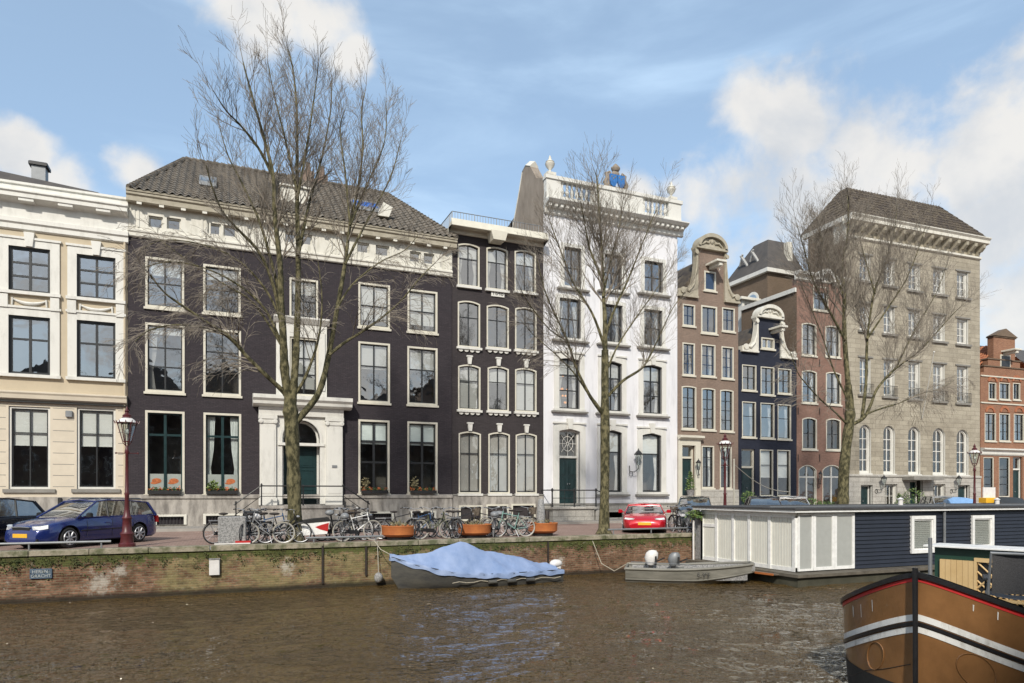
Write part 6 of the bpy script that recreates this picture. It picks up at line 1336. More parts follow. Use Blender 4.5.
for px_, z0_, z1_ in ((322.5, -1.3, -.05), (366, -1.1, -.1), (548, -.9, -.15)):
    e = empty('iron_bar', (at(px_, QY - .04).x, QY - .04, z0_), 0, {322.5: 'thin rusty iron bar running down the quay wall below the cargo bike', 366: 'short rusty iron bar on the quay wall left of the ball fender', 548: 'rusty iron bar on the quay wall right of the tarped boat'}[px_], 'bar')
    MB().box(-.03, .03, -.03, .02, 0, z1_ - z0_).build('bar', 'saddle_leather', e)
# tufts growing from the top of the quay wall
rnd = random.Random(5); g = MB()
for k in range(360):
    x = rnd.uniform(-7.5, 19) if rnd.random() < .7 else rnd.choice([-5.5, -4, 2, 6, 12.5]) + rnd.gauss(0, .5); z = -.2 - abs(rnd.gauss(0, .22)); leaves(g, (x, QY - .04, z), (.13, .05, .09), 8, rnd, up=-.3, size=.055, m=rnd.choice((0, 0, 1)))
surf('moss', (.05, .065, .02), .9, .4, 8, 0); surf('moss_light', (.12, .13, .045), .9, .4, 8, 0); o = g.build('wall_moss', ['moss', 'moss_light'], fix=False); o['kind'] = 'stuff'

# =============================================================== cars
def carpaint(nm, c_): surf(nm, c_, .22, .05, 2, 0, coat=1.0, metallic=.25)
carpaint('car_blue', (.011, .024, .14)); carpaint('car_black', (.012, .014, .022)); carpaint('car_red', (.55, .008, .02)); carpaint('car_green', (.02, .03, .028)); carpaint('car_silver', (.38, .39, .40)); carpaint('car_white', (.6, .6, .6)); carpaint('car_pale_blue', (.16, .28, .5))
surf('plate_yellow', (.75, .42, .03), .5, .04, 3, 0); surf('headlamp', (.75, .77, .8), .12, .2, 14, 0); surf('tail_red', (.45, .01, .01), .2, .2, 8, 0); surf('cover_blue', (.22, .40, .68), .7, .15, 3, .5, 6); surf('car_trim', (.012, .012, .013), .5, .2, 6, 0)
glassmat('car_glass', .36, (.5, .55, .55), wav=.0)
def interp(xs, ys, x):
    if x <= xs[0]: return ys[0]
    for i in range(len(xs) - 1):
        if x <= xs[i + 1]: t = (x - xs[i]) / (xs[i + 1] - xs[i]); t = t * t * (3 - 2 * t) * .35 + t * .65; return ys[i] + (ys[i + 1] - ys[i]) * t
    return ys[-1]
def make_car(label, paint, kind='estate', loc=(0, 0, 0), rz=0, group=None, L=4.6, Wd=1.74):
    e = empty({'estate': 'estate_car', 'sport': 'sports_car', 'hatch': 'hatchback_car'}[kind], loc, rz, label, 'car', group)
    h = L / 2; w2 = Wd / 2
    if kind == 'estate':   top = ([-h, -h + .08, -h + .3, -1.1, .6, .95, 1.6, 2.05, h - .04, h], [.70, .93, .97, .96, .93, .92, .84, .72, .60, .48]); roof = [(-h + .12, .96), (-h + .42, 1.36), (-1.0, 1.44), (-.2, 1.45), (.22, 1.41), (1.08, .91)]; wf, wr, wrad = 1.38, -1.32, .315
    elif kind == 'sport':  top = ([-h, -h + .1, -1.4, -.8, .3, .9, 1.5, 1.9, h - .05, h], [.6, .86, .88, .86, .82, .80, .78, .70, .56, .42]); roof = [(-1.75, .87), (-.95, 1.14), (-.5, 1.2), (-.15, 1.19), (.1, 1.15), (.85, .81)]; wf, wr, wrad = 1.32, -1.30, .335
    else:                  top = ([-h, -h + .06, -1.1, .4, .85, 1.4, 1.75, h - .04, h], [.66, .95, .96, .93, .92, .86, .74, .6, .45]); roof = [(-h + .1, .94), (-h + .5, 1.40), (-.8, 1.50), (-.1, 1.50), (.25, 1.44), (1.1, .91)]; wf, wr, wrad = 1.25, -1.22, .31
    N = 34; rows = []
    for i in range(N + 1):
        x = -h + L * (0.5 - .5 * cos(pi * i / N)); zt = interp(*top, x); f = abs(x) / h
        w = w2 * (1 - (.30 if x > 0 else .20) * max(0, (f - .72) / .28) ** 2.4 - (.03 if x > 0 else .02) * f); zb = .17 + .05 * max(0, (f - .9) / .1)
        zm = zb + (zt - zb) * .55
        half = [(0, zb), (w * .86, zb), (w * .955, zb + .05), (w * .985, zb + (zm - zb) * .5), (w, zm), (w * .985, zm + (zt - zm) * .5), (w * .945, zt - .05), (w * .87, zt - .01), (w * .5, zt + .025), (0, zt + .035)]
        rows.append([(x, y, z) for y, z in half] + [(x, -y, z) for y, z in reversed(half[1:-1])])
    b = MB(); b.grid(rows, closed=True); k = len(rows[0]); b.add(rows[0], [tuple(range(k))]); b.add(rows[-1], [tuple(range(k))])
    body = b.build('body', [paint, 'car_trim'], e, smooth=True)
    bm = bmesh.new(); bm.from_mesh(body.data); bmesh.ops.remove_doubles(bm, verts=bm.verts, dist=.0005); bmesh.ops.recalc_face_normals(bm, faces=bm.faces); bm.to_mesh(body.data); bm.free()
    cuts = []
    for wx in (wf, wr):
        c = MB().lathe([(wrad + .065, -Wd), (wrad + .065, Wd)], (wx, 0, wrad + .01), 28, ax='y').build('tmp_cut', 'car_trim'); cuts.append(c)
        md = body.modifiers.new('b', 'BOOLEAN'); md.operation = 'DIFFERENCE'; md.solver = 'EXACT'; md.object = c; c.parent = e
    dg = bpy.context.evaluated_depsgraph_get(); dg.update(); nm = bpy.data.meshes.new_from_object(body.evaluated_get(dg)); body.modifiers.clear(); body.data = nm
    for c in cuts: bpy.data.objects.remove(c)
    try: nm.set_sharp_from_angle(angle=R(35))
    except Exception: pass
    for wx in (wf, wr):    # dark liners
        MB().lathe([(wrad + .055, -w2 + .16), (wrad + .055, w2 - .16)], (wx, 0, wrad + .01), 20, ax='y').build('wheel_arch', 'car_trim', e)
    # glasshouse: glass shell, painted roof and pillars
    tw, bw = w2 * .72, w2 * .905
    zr = max(z for _, z in roof)
    def hw(z): return bw + (tw - bw) * max(0, (z - .9) / (zr - .9))
    g = MB(); rows = []
    for x, z in roof: rows.append([(x, -hw(z), z), (x, -hw(z) * .6, z + .03 * (z > 1)), (x, 0, z + .045 * (z > 1)), (x, hw(z) * .6, z + .03 * (z > 1)), (x, hw(z), z)])
    g.grid(rows)
    zbelt = .90 if kind != 'sport' else .80
    for s_ in (-1, 1):
        poly = [(x, s_ * hw(z), z) for x, z in roof]; n = len(poly); bx = [(x, s_ * bw, zbelt) for x, z in roof]; bx[0] = (roof[0][0], s_ * bw, zbelt); bx[-1] = (roof[-1][0], s_ * bw, zbelt)
        g.add(poly + bx, [(i, i + 1, n + i + 1, n + i) for i in range(n - 1)])
    gh = g.build('glasshouse', 'car_glass', e, smooth=True)
    r = MB(); pl = MB(); rf = [p for p in roof[1:-1]]; rows = []
    for i, (x, z) in enumerate(rf): rows.append([(x, s_ * hw(z) * q, z + .012 + d) for s_, q, d in ((-1, 1.015, 0), (-1, .6, .033), (1, 0, .048), (1, .6, .033), (1, 1.015, 0))])
    r.grid(rows)
    for s_ in (-1, 1):
        P = [(x, s_ * (hw(z) + .004), z) for x, z in roof]; r.tube(P, .028, 6)
        r.tube([(roof[0][0], s_ * bw, zbelt + .02), (roof[-1][0], s_ * bw, zbelt + .02)], .022, 6)
        pil = {'estate': (-.15, -1.15), 'sport': (-.55,), 'hatch': (-.05, -1.0)}[kind]
        for px_ in pil:
            zt_ = interp([a for a, _ in roof], [c for _, c in roof], px_); pl.tube([(px_ + .05, s_ * (bw + .003), zbelt), (px_, s_ * (hw(zt_) + .006), zt_)], .03, 6)
        r.tube([(roof[1][0] - .02, s_ * (hw(roof[1][1])), roof[1][1]), (roof[0][0] + .02, s_ * bw, zbelt)], .05, 6)
    r.tube([(roof[-2][0], -hw(roof[-2][1]), roof[-2][1]), (roof[-2][0] + .02, 0, roof[-2][1] + .05), (roof[-2][0], hw(roof[-2][1]), roof[-2][1])], .025, 6)
    r.build('roof', paint, e, smooth=True); pl.build('door_pillars', 'car_trim', e, smooth=True)
    it = MB(); it.box(roof[0][0] + .25, roof[-1][0] - .4, -bw + .12, bw - .12, zbelt - .35, zbelt - .02)
    for sx in (.05, -.85)[:1 if kind == 'sport' else 2]:
        for sy in (-.36, .36): it.cbox(sx - .12, sx + .1, sy - .24, sy + .24, zbelt - .1, zr - .38, .05); it.cbox(sx - .06, sx + .04, sy - .12, sy + .12, zr - .379, zr - .18, .04)
    it.build('seats', 'car_trim', e)
    for wx in (wf, wr):
        for s_ in (-1, 1):
            y0 = s_ * (w2 - .20); y1 = s_ * (w2 - .015); t = MB(); t.lathe([(wrad * .66, min(y0, y1) + .0), (wrad - .03, min(y0, y1)), (wrad, min(y0, y1) + .03), (wrad, max(y0, y1) - .03), (wrad - .03, max(y0, y1)), (wrad * .66, max(y0, y1))], (wx, 0, wrad), 24, ax='y'); wh = t.build('wheel', 'rubber', e, smooth=True)
            q = MB(); yo = s_ * (w2 - .01)
            q.tube([(wx + wrad * .66 * cos(2 * pi * i / 20), yo, wrad + wrad * .66 * sin(2 * pi * i / 20)) for i in range(20)], .016, 6, closed=True)
            ns = 5 if kind == 'sport' else 7
            for i in range(ns): a = 2 * pi * i / ns + .3; q.tube([(wx + .03 * cos(a), yo - s_ * .0, wrad + .03 * sin(a)), (wx + wrad * .64 * cos(a), yo + s_ * .002, wrad + wrad * .64 * sin(a))], [.034, .026], 6)
            q.ball((wx, yo, wrad), .05, 8, 5, 0, (1, .4, 1)); q.build('rim', 'chrome', wh, smooth=True)
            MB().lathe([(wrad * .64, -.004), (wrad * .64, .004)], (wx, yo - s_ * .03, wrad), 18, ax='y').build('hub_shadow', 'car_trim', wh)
    # faces
    fz = interp(*top, h - .1); fx = h
    for s_ in (-1, 1):
        q = MB()
        zc = {'estate': .635, 'sport': .60, 'hatch': .68}[kind]
        pts = [(h - .06, s_ * .46, zc - .055), (h - .03, s_ * .46, zc + .05), (h - .14, s_ * .62, zc + .075), (h - .30, s_ * w2 * .86, zc + .09), (h - .27, s_ * w2 * .90, zc - .02), (h - .12, s_ * .62, zc - .06)]
        q.add(pts + [(x - .12, y * .9, z) for x, y, z in pts], [tuple(range(6))] + [(i, (i + 1) % 6, 6 + (i + 1) % 6, 6 + i) for i in range(6)]); q.T = None
        o = q.build('headlight', 'headlamp', e); o.location = (.045, 0, 0.01)
        if kind == 'sport': o.scale = (1, 1, .62); o.location = (.03, 0, .235)
        q = MB(); q.cbox(-h - .02, -h + .12, min(s_ * .56, s_ * w2 * .89), max(s_ * .56, s_ * w2 * .89), .66, .90, .02); q.build('tail_light', 'tail_red', e)
        m = MB(); mx = roof[-1][0] - .28; m.cbox(mx - .07, mx + .07, min(s_ * (w2 + .02), s_ * (w2 + .2)), max(s_ * (w2 + .02), s_ * (w2 + .2)), zbelt + .03, zbelt + .17, .03); m.tube([(mx, s_ * (bw - .02), zbelt + .04), (mx, s_ * (w2 + .06), zbelt + .08)], .02, 5); m.build('wing_mirror', paint if kind != 'estate' else 'car_trim', e)
        d = MB()
        for dx in ((.78, -.17, -1.05) if kind != 'sport' else (.72, -.55)): d.tube([(dx, s_ * (w2 + .0005) * .998, .30), (dx - .02, s_ * (w2 + .0) * .99, zbelt - .06)], .006, 4)
        d.tube([(1.0, s_ * (w2 * .999), .52), (-1.0, s_ * (w2 * 1.0), .54)], .016, 5); d.build('door_seam', 'car_trim', e)
        q = MB()
        for dx in ((.02, -.88) if kind != 'sport' else (-.3,)): q.cbox(dx - .09, dx + .09, min(s_ * (w2 - .02), s_ * (w2 + .02)), max(s_ * (w2 - .02), s_ * (w2 + .02)), .72, .75, .008)
        q.build('door_handle', paint, e)
    q = MB(); q.cbox(h - .055, h + .015, -.27, .27, .36, .475, .005); q.build('number_plate', 'plate_yellow', e)
    q = MB()
    if kind == 'sport': q.cbox(h - .12, h - .005, -.62, .62, .27, .335, .01); q.cbox(1.2, 1.45, -.22, .22, .80, .835, .01)
    else: q.cbox(h - .12, h - .022, -.34, .34, .545, .66, .015); q.cbox(h - .12, h - .003, -.62, .62, .24, .33, .01)
    q.build('grille', 'car_trim', e)
    if kind == 'estate':
        q = MB(); q.tube([(h - .01, -.33, .66), (h + .0, 0, .675), (h - .01, .33, .66)], .015, 6); 
        for s_ in (-1, 1): q.tube([(-1.75, s_ * .60, 1.44), (-1.6, s_ * .6, 1.50), (0, s_ * .6, 1.515), (.15, s_ * .6, 1.45)], .018, 6)
        q.build('roof_rail', 'zinc', e)
    if kind == 'hatch':
        q = MB(); q.tube([(-.3, -.55, 1.5), (.1, -.5, 1.5)], .01, 4); q.build('aerial', 'car_trim', e)
    return e
HD = math.atan2(-.80, -.60)
make_car('dark blue estate car with roof rails and yellow plate, behind the wine red lamp post', 'car_blue', 'estate', (-4.13, 25.97, 0), math.atan2(-2.1, -1.62), None, 4.55)
make_car('near-black hatchback with red tail light, cut off by the left edge', 'car_black', 'hatch', (-7.35, 26.3, 0), math.atan2(-2.0, -1.7), None, 4.2)
make_car('low bright red sports car with a yellow number plate, parked nose to the canal', 'car_red', 'sport', (17.35, 25.85, 0), math.atan2(-.84, -.56), None, 4.4, 1.86)
make_car('dark green car half hidden by bicycles, right of the red sports car', 'car_green', 'hatch', (20.75, 26.7, 0), HD, None, 4.2)
make_car('dark car of which only the blue windscreen shows over the houseboat, before the navy house', 'car_black', 'hatch', (25.3, 27.0, 0), HD, None, 4.2)
make_car('pale van-like car by the door of the navy house, roof just showing', 'car_white', 'hatch', (28.4, 28.2, 0), HD, None, 4.1)
make_car('silver car before the canopy of the grey mansion, roof just above the houseboat', 'car_silver', 'hatch', (42.2, 29.4, 0), HD, None, 4.1)
# cars under covers
def covered_car(px_, Y_, mat, label):
    e = empty('covered_car', at(px_, Y_), HD, label, 'covered car'); rows = []; r_ = random.Random(int(px_))
    prof = [(-2.1, .2), (-2.05, .9), (-1.5, 1.3), (-.6, 1.45), (.2, 1.42), (.9, .98), (1.8, .85), (2.1, .6), (2.15, .2)]
    for x, zt in prof: rows.append([(x, y * (1 - .1 * abs(x) / 2.1), .06 + (zt - .06) * q + r_.gauss(0, .02)) for y, q in ((-.92, 0), (-.9, .5), (-.72, .92), (-.3, 1), (.3, 1), (.72, .92), (.9, .5), (.92, 0))])
    MB().grid(rows).build('cover', mat, e, smooth=True); g = MB()
    for wx in (-1.3, 1.3):
        for s_ in (-.78, .78): g.lathe([(.3, -.09), (.3, .09)], (wx, s_ * .9, .3), 14, ax='y')
    g.build('tyres', 'rubber', e)
covered_car(960, 28.5, 'cover_blue', 'car under a light blue cover at the foot of the rightmost street lamp')
covered_car(1009, 29, 'crate_plastic', 'car under a dark grey cover before the orange gable house')
# bright street cabinet and site post on the right
e = empty('road_sign_stand', at(989, 30), R(-10), 'white panel with a yellow cap standing before the orange gable house', 'sign stand')
MB().box(-.5, .5, -.03, .03, .35, 2.1).build('panel', 'lamp_white', e); MB().cbox(-.55, .55, -.3, .3, 1.05, 1.4, .02).build('yellow_cap', 'plate_yellow', e); MB().box(-.4, .4, -.2, .2, 0, .35).build('foot', 'concrete', e)
def pot_plant(px_, Y_, z, hgt, w, label, kind='cone', base=.25):
    p = at(px_, Y_); e = empty('potted_plant', (p.x, p.y, z), 0, label, 'potted plant'); r_ = random.Random(int(px_ * 3))
    MB().lathe([(base * .7, 0), (base, base * 1.4), (base * 1.08, base * 1.5), (base * .9, base * 1.5)], (0, 0, 0), 12).build('pot', 'concrete', e, smooth=True)
    g = MB(); n = 260
    for _ in range(n):
        f = r_.random(); rr = w * ((1 - f) if kind == 'cone' else math.sqrt(max(.02, 1 - (2 * f - 1) ** 2))) * (.6 + .5 * r_.random()); a = r_.random() * 6.28
        leaves(g, (rr * cos(a), rr * sin(a), base * 1.5 + f * (hgt - base * 1.5)), (.05, .05, .05), 2, r_, size=.11, m=r_.choice((0, 0, 1)))
    g.tube([(0, 0, base), (0, 0, hgt * .7)], .02, 5); g.build('foliage', ['leaf_green', 'leaf_pale'], e, fix=False)
pot_plant(690.5, 35.2, E.rect(681, 694, 445, 495.5)[2] - .01, 1.5, .28, 'clipped conical shrub in a pot beside the green door of the brown house')
pot_plant(913, 34.9, .13, 1.9, .75, 'round bushy shrub in a pot at the mansion entrance under the canopy', 'ball', .4)
pot_plant(748, 34.6, .5, 1.3, .45, 'dark bushy shrub on the step of the navy house', 'ball', .3)
pot_plant(812, 33.9, .13, 1.2, .6, 'yellow-green shrub before the left arched door of the red brick house', 'ball', .3)
pot_plant(826, 33.8, .13, 1.0, .6, 'low yellow-green shrub under the right arched window of the red house', 'ball', .3)
pot_plant(801, 34.0, .13, 1.0, .4, 'small shrub at the left corner of the red brick house', 'ball', .25)
pot_plant(899, 34.4, .13, 1.5, .35, 'dark narrow shrub left of the mansion entrance', 'cone', .3)
# white pole by the second lamp, with a stay line
p = at(734, 24.5); e = empty('white_pole', p, 0, 'thin white pole beside the middle street lamp', 'pole'); MB().lathe([(.06, 0), (.045, .1), (.04, 3.15), (.05, 3.2), (.01, 3.24)], (0, 0, 0), 10).build('shaft', 'cream_tyre', e)
a = Vector((0, 0, 3.0)); b_ = at(790, 26, 492) - Vector((p.x, p.y, 0)); MB().tube([a.lerp(b_, i / 8) - Vector((0, 0, .35 * sin(pi * i / 8))) for i in range(9)], .018, 4).build('cable', 'cream_tyre', e)

# =============================================================== boats
surf('tarp', (.17, .25, .43), .55, .12, 1.6, 1.0, 3.5, col2=(.29, .37, .56), stretch=(1, .5, 1)); surf('hull_grey', (.030, .032, .036), .6, .3, 1.5, .3, 20, col2=(.10, .095, .08), stretch=(1, 1, 3)); surf('hull_pale', (.15, .145, .125), .55, .25, 2.2, .2, 12, col2=(.26, .25, .215), stretch=(.6, 1, 3)); surf('waterline_slime', (.03, .03, .018), .7, .3, 3, .3); surf('rope_fibre', (.42, .38, .30), .9, .2, 20, .3)
def hull(mb, L, B, sheer, bottom, bow=1.0, n=26, tr=.85, flare=.8, m=0):
    """open boat hull, bow at +x; returns gunwale lines"""
    rows = []
    for i in range(n + 1):
        t = i / n; x = -L / 2 + L * t; s_ = max(0, (t - .45) / .55); w = B / 2 * (tr + (1 - tr) * min(1, t / .3)) * (1 - s_ ** 2.3 * bow); w = max(w, .012); zs_ = sheer(t); zb = bottom(t); fl = flare - .25 * s_
        rows.append([(x, -w, zs_), (x, -w * (.94), zs_ * .45 + zb * .55), (x - .25 * s_ ** 3, -w * fl, zb + .12 * (zs_ - zb)), (x - .3 * s_ ** 3, -w * fl * .55, zb), (x - .3 * s_ ** 3, 0, zb - .03), (x - .3 * s_ ** 3, w * fl * .55, zb), (x - .25 * s_ ** 3, w * fl, zb + .12 * (zs_ - zb)), (x, w * .94, zs_ * .45 + zb * .55), (x, w, zs_)])
    mb.grid(rows, m); mb.add([rows[0][i] for i in range(9)], [tuple(range(9))], m); return rows
# tarped sloop: bow to the left
bx0 = at(391, 22.1); bx1 = at(553, 22.3); Lb = (bx1 - bx0).length
e = empty('tarped_boat', ((bx0.x + bx1.x) / 2, 22.15, WZ), pi + R(1.5), 'open grey sloop under a light blue tarpaulin, moored below the orange planters', 'boat')
sh = lambda t: .44 + .62 * max(0, (t - .45) / .55) ** 2.0
g = MB(); rows = hull(g, Lb, 1.75, sh, lambda t: -.25 + .1 * t, 1.0); hb = g.build('hull', 'hull_grey', e, smooth=True)
g = MB()
for side in (0, 8): g.tube([Vector(r_[side]) * 1.0 + Vector((0, 0, -.03)) for r_ in rows], .035, 6)
g.build('rub_rail', 'black_iron', hb)
g = MB(); rnd = random.Random(9); R_ = []
xs_r = [0, .06, .10, .30, .45, .60, .80, .93, 1.0]; rz_ = [.42, .52, .60, .98, 1.28, 1.42, 1.05, 1.08, 1.22]   # ridge heights from stern to bow
for i in range(61):
    t = i / 60; x = -Lb / 2 + Lb * t; r0 = rows[min(26, int(t * 26 + .5))]; w = max(.03, interp([k / 26 for k in range(27)], [q[8][1] for q in rows], t)) + .045; zs_ = sh(t); ridge = .0 + interp(xs_r, [.50, .60, .62, .95, 1.12, 1.47, 1.12, 1.05, 1.15], t)
    row = []
    for j in range(25):
        s_ = j / 24 * 2 - 1; a = abs(s_)
        if a > .84: k_ = (a - .84) / .16; hang = .17 + .012 * sin(t * 19) + .022 * sin(t * 47 + s_ * 3); y = w + .02 * sin(t * 70); z = zs_ + .02 - hang * k_
        else: k_ = a / .84; y = w * (k_ ** .95); z = zs_ + .02 + (ridge - zs_) * (1 - k_ ** 1.25) - .10 * sin(pi * k_) * abs(sin(t * 13 + k_ * 1.5)) ** .6 - .04 * abs(sin(t * 31 - k_ * 4)) * k_
        row.append((x + (.0 if t < 1 else .05), y * (1 if s_ > 0 else -1), z + rnd.gauss(0, .006) + .015 * sin(t * 37 + s_ * 9)))
    R_.append(row)
g.grid(R_); tp = g.build('tarpaulin', 'tarp', e, smooth=True, fix=False)
g = MB(); g.tube([(x_, .86 + .02, .2 + .03 * sin(x_ * 8)) for x_ in [-Lb / 2 + .2 + k * .25 for k in range(17)]], .012, 5); g.build('lashing_line', 'car_blue' if False else 'rope_fibre', tp)
for k in range(3):
    g = MB(); g.lathe([(.02, -.17), (.07, -.14), (.07, .14), (.02, .17)], (-1.6 + k * .7, .93, .17), 10, ax='x'); g.build('fender', 'hull_grey', e, smooth=True)
g = MB(); g.ball((-Lb / 2 - .08, 0, .58), .21, 12, 8, 0, (1.2, .8, .7)); g.cbox(-Lb / 2 - .25, -Lb / 2 - .05, -.1, .1, -.2, .5, .03); g.build('outboard_motor', 'lamp_white', e, smooth=True)
MB().tube([(Lb / 2 - .1, 0, 1.05), (Lb / 2 + .2, -.6, 1.25), (Lb / 2 + .3, -1.15, 1.52)], .014, 5).build('mooring_rope', 'rope_fibre', e)
# grey aluminium motor boat
A0, A1 = Vector((13.5, 21.25, 0)), Vector((17.0, 18.75, 0)); Lg = (A1 - A0).length; md = (A0 + A1) / 2
e = empty('motor_boat', (md.x, md.y, WZ), math.atan2(A1.y - A0.y, A1.x - A0.x), 'open pale grey metal motor boat with two outboards beside the white houseboat end', 'boat')
sh2 = lambda t: .48 + .34 * max(0, t - .3) ** 1.6
g = MB(); rows = hull(g, Lg, 1.9, sh2, lambda t: -.2 + .42 * max(0, t - .55) ** 1.3 * 2.5, .66, tr=.90, flare=.74); hb = g.build('hull', 'hull_pale', e, smooth=True, fix=False)
g = MB(); inner_ = [[(r_[0][0], r_[0][1] * .93, r_[0][2] - .03), (r_[0][0], r_[0][1] * .86, .12), (r_[0][0], 0, .10), (r_[0][0], r_[8][1] * .86, .12), (r_[0][0], r_[8][1] * .93, r_[8][2] - .03)] for r_ in rows[1:-1]]
g.grid(inner_); g.build('inner_floor', 'concrete', e, fix=False)
g = MB()
for side in (0, 8): g.tube([Vector(r_[side]) for r_ in rows], .05, 7)
g.tube([rows[-1][k] for k in (0, 8)], .06, 7); g.tube([rows[0][k] for k in (0, 8)], .045, 7)
for side in (2, 6): g.tube([Vector(r_[1 if side == 2 else 7]) + Vector((0, 0, -.0)) for r_ in rows], .022, 5)
g.build('gunwale', 'hull_pale', hb, smooth=True)
wb_ = rows[-1][8][1]; xb_ = rows[-1][0][0]; g = MB(); g.prism([(xb_ - .02, -wb_), (xb_ + .10, -wb_ * .8), (xb_ + .10, wb_ * .8), (xb_ - .02, wb_)], 'z', .44, .70); g.build('bow_cap', 'concrete', e)
g = MB(); g.cbox(-.5, -.1, -.8, .8, .36, .42, .01); g.cbox(.8, 1.1, -.75, .75, .38, .44, .01); g.build('bench', 'hull_pale', e)
for ox, oy, mt, sc in ((-Lg / 2 + .85, .2, 'lamp_white', .95), (-Lg / 2 + 1.65, .1, 'zinc', .85)):
    m = MB(); rws = []
    for z, a, b_, off in ((.52, .10, .10, 0), (.60, .16, .15, 0), (.80, .22, .18, .02), (.98, .2, .17, .05), (1.08, .12, .11, .07), (1.10, .01, .01, .07)):
        rws.append([(ox + off + a * sc * 1.15 * cos(2 * pi * i / 12), oy + b_ * sc * sin(2 * pi * i / 12), .5 + (z - .5) * sc) for i in range(12)])
    m.grid(rws, closed=True); om = m.build('outboard_motor', mt, e, smooth=True)
    q = MB(); q.cbox(ox - .08, ox + .08, oy - .06, oy + .06, .05, .55, .02); q.tube([(ox + .1, oy, .6), (ox + .5, oy + .05, .78)], .025, 6); q.box(ox + .15, ox + .22, oy - .14, oy + .14, .55, .85); q.build('motor_leg', 'black_iron', om)
ang = math.atan2(A1.y - A0.y, A1.x - A0.x)
text('5-YT', .22, (.50, -.985, .33), (R(82), 0, R(3)), 'black_iron', e, 'registration_number')
MB().tube([(-Lg / 2 + .05, .6, .55), (-Lg / 2 - .5, .8, .2), (-Lg / 2 - 1.0, 1.0, .45), (-Lg / 2 - 1.35, 1.1, 1.3)], .016, 5).build('mooring_rope', 'rope_fibre', e)
MB().tube([(-Lg / 2 + .2, -.75, .55), (-Lg / 2 + .2, -.8, .72), (.0, -.84, .66), (.3, -.84, .6)], .012, 5).build('side_rail', 'zinc', e)

# =============================================================== houseboat
def clap(nm, c):
    return surf(nm, c, .6, .18, 1.5, .1)
clap('navy_board', (.014, .018, .030)); surf('vertical_white', (.74, .73, .66), .6, .06, 3, .05); surf('wet_concrete', (.085, .08, .055), .85, .3, 1.5, .4, 20, col2=(.035, .035, .022)); surf('dark_deck', (.07, .06, .045), .85, .3, 3, .4, 20, col2=(.16, .14, .11)); surf('roof_felt', (.05, .05, .052), .8, .3, 2, .2); surf('frosted', (.40, .41, .39), .25, .06, 4, 0); surf('new_pine', (.55, .37, .16), .7, .15, 2.5, .1, col2=(.66, .47, .24), stretch=(6, 1, 1))
hbx = hit(796.5, 17.75)[0]; e = empty('houseboat', (hbx, 17.75, WZ), 0, 'long navy clapboard houseboat with a white glazed end, moored along the quay', 'houseboat')
def hx(px_): return hit(px_, 17.75)[0] - hbx
def hz(px_, py): return EYE + (HY - py) * hit(px_, 17.75)[1] / F - WZ
Wh = 5.0; Lh = 21; z0, z1 = hz(796.5, 572), hz(796.5, 512.5)
g = MB(); g.box(.02, Lh, .02, Wh - .02, z0, z1 - .02); core = g.build('cabin', 'car_trim', e)
x = hx(853.7); wins = [(hx(909.3), hx(933.2), hz(921, 552.8), hz(921, 515.7)), (hx(970), hx(991.6), hz(981, 549), hz(981, 515.2)), (hx(1040), hx(1062), hz(1050, 549), hz(1050, 515))]
g = MB(); bd = .145; z = z0
while z < z1 - .05:
    segs = [(x, Lh)]
    for (a, b, c, d) in wins:
        if z + bd > c and z < d: segs = [s2 for s1 in segs for s2 in ((s1[0], min(s1[1], a)), (max(s1[0], b), s1[1])) if s2[1] - s2[0] > .01]
    zz = min(z + bd, z1 - .01)
    for a, b in segs: g.add([(a, -.055, z), (b, -.055, z), (b, -.012, zz), (a, -.012, zz), (a, .02, z), (b, .02, z), (b, .02, zz), (a, .02, zz)], [(0, 1, 2, 3), (0, 4, 5, 1), (3, 2, 6, 7), (0, 3, 7, 4), (1, 5, 6, 2)])
    z += bd
g.build('clapboard', 'navy_board', e, fix=False)
for (a, b, c, d) in wins:
    f = MB(); band(f, contour(a, b, c, d), contour(a + .13, b - .13, c + .13, d - .13), -.11, .02); w = f.build('window', 'paint_white', e); f = MB(); band(f, contour(a + .13, b - .13, c + .13, d - .13), contour(a + .18, b - .18, c + .18, d - .18), -.07, .0); f.build('sash', 'paint_white', w)
    MB().box(a + .18, b - .18, -.04, -.038, c + .18, d - .18).build('pane', 'window_glass', w)
    q = MB(); 
    for k in range(14): zz = c + .2 + (d - c - .4) * k / 14; q.box(a + .18, b - .18, -.018, -.005, zz, zz + (d - c - .4) / 14 * .86)
    q.build('slatted_blind', 'blind_cloth', w)
# glazed corner: front
def gl(a, b, c, d, nm='glazed_panel', fr=.07, mat='frosted'):
    f = MB(); band(f, contour(a, b, c, d), contour(a + fr, b - fr, c + fr, d - fr), -.05, .02); w = f.build(nm, 'paint_white', e); MB().box(a + fr, b - fr, -.02, .0, c + fr, d - fr).build('pane', mat, w)
zt = z1 - .03
gl(hx(797.3), hx(812.3), z0 + .02, zt); gl(hx(812.6), hx(833.4), z0 + .02, zt, 'glazed_door', .11); gl(hx(833.6), hx(853.6), z0 + .02, zt, 'glazed_door', .11)
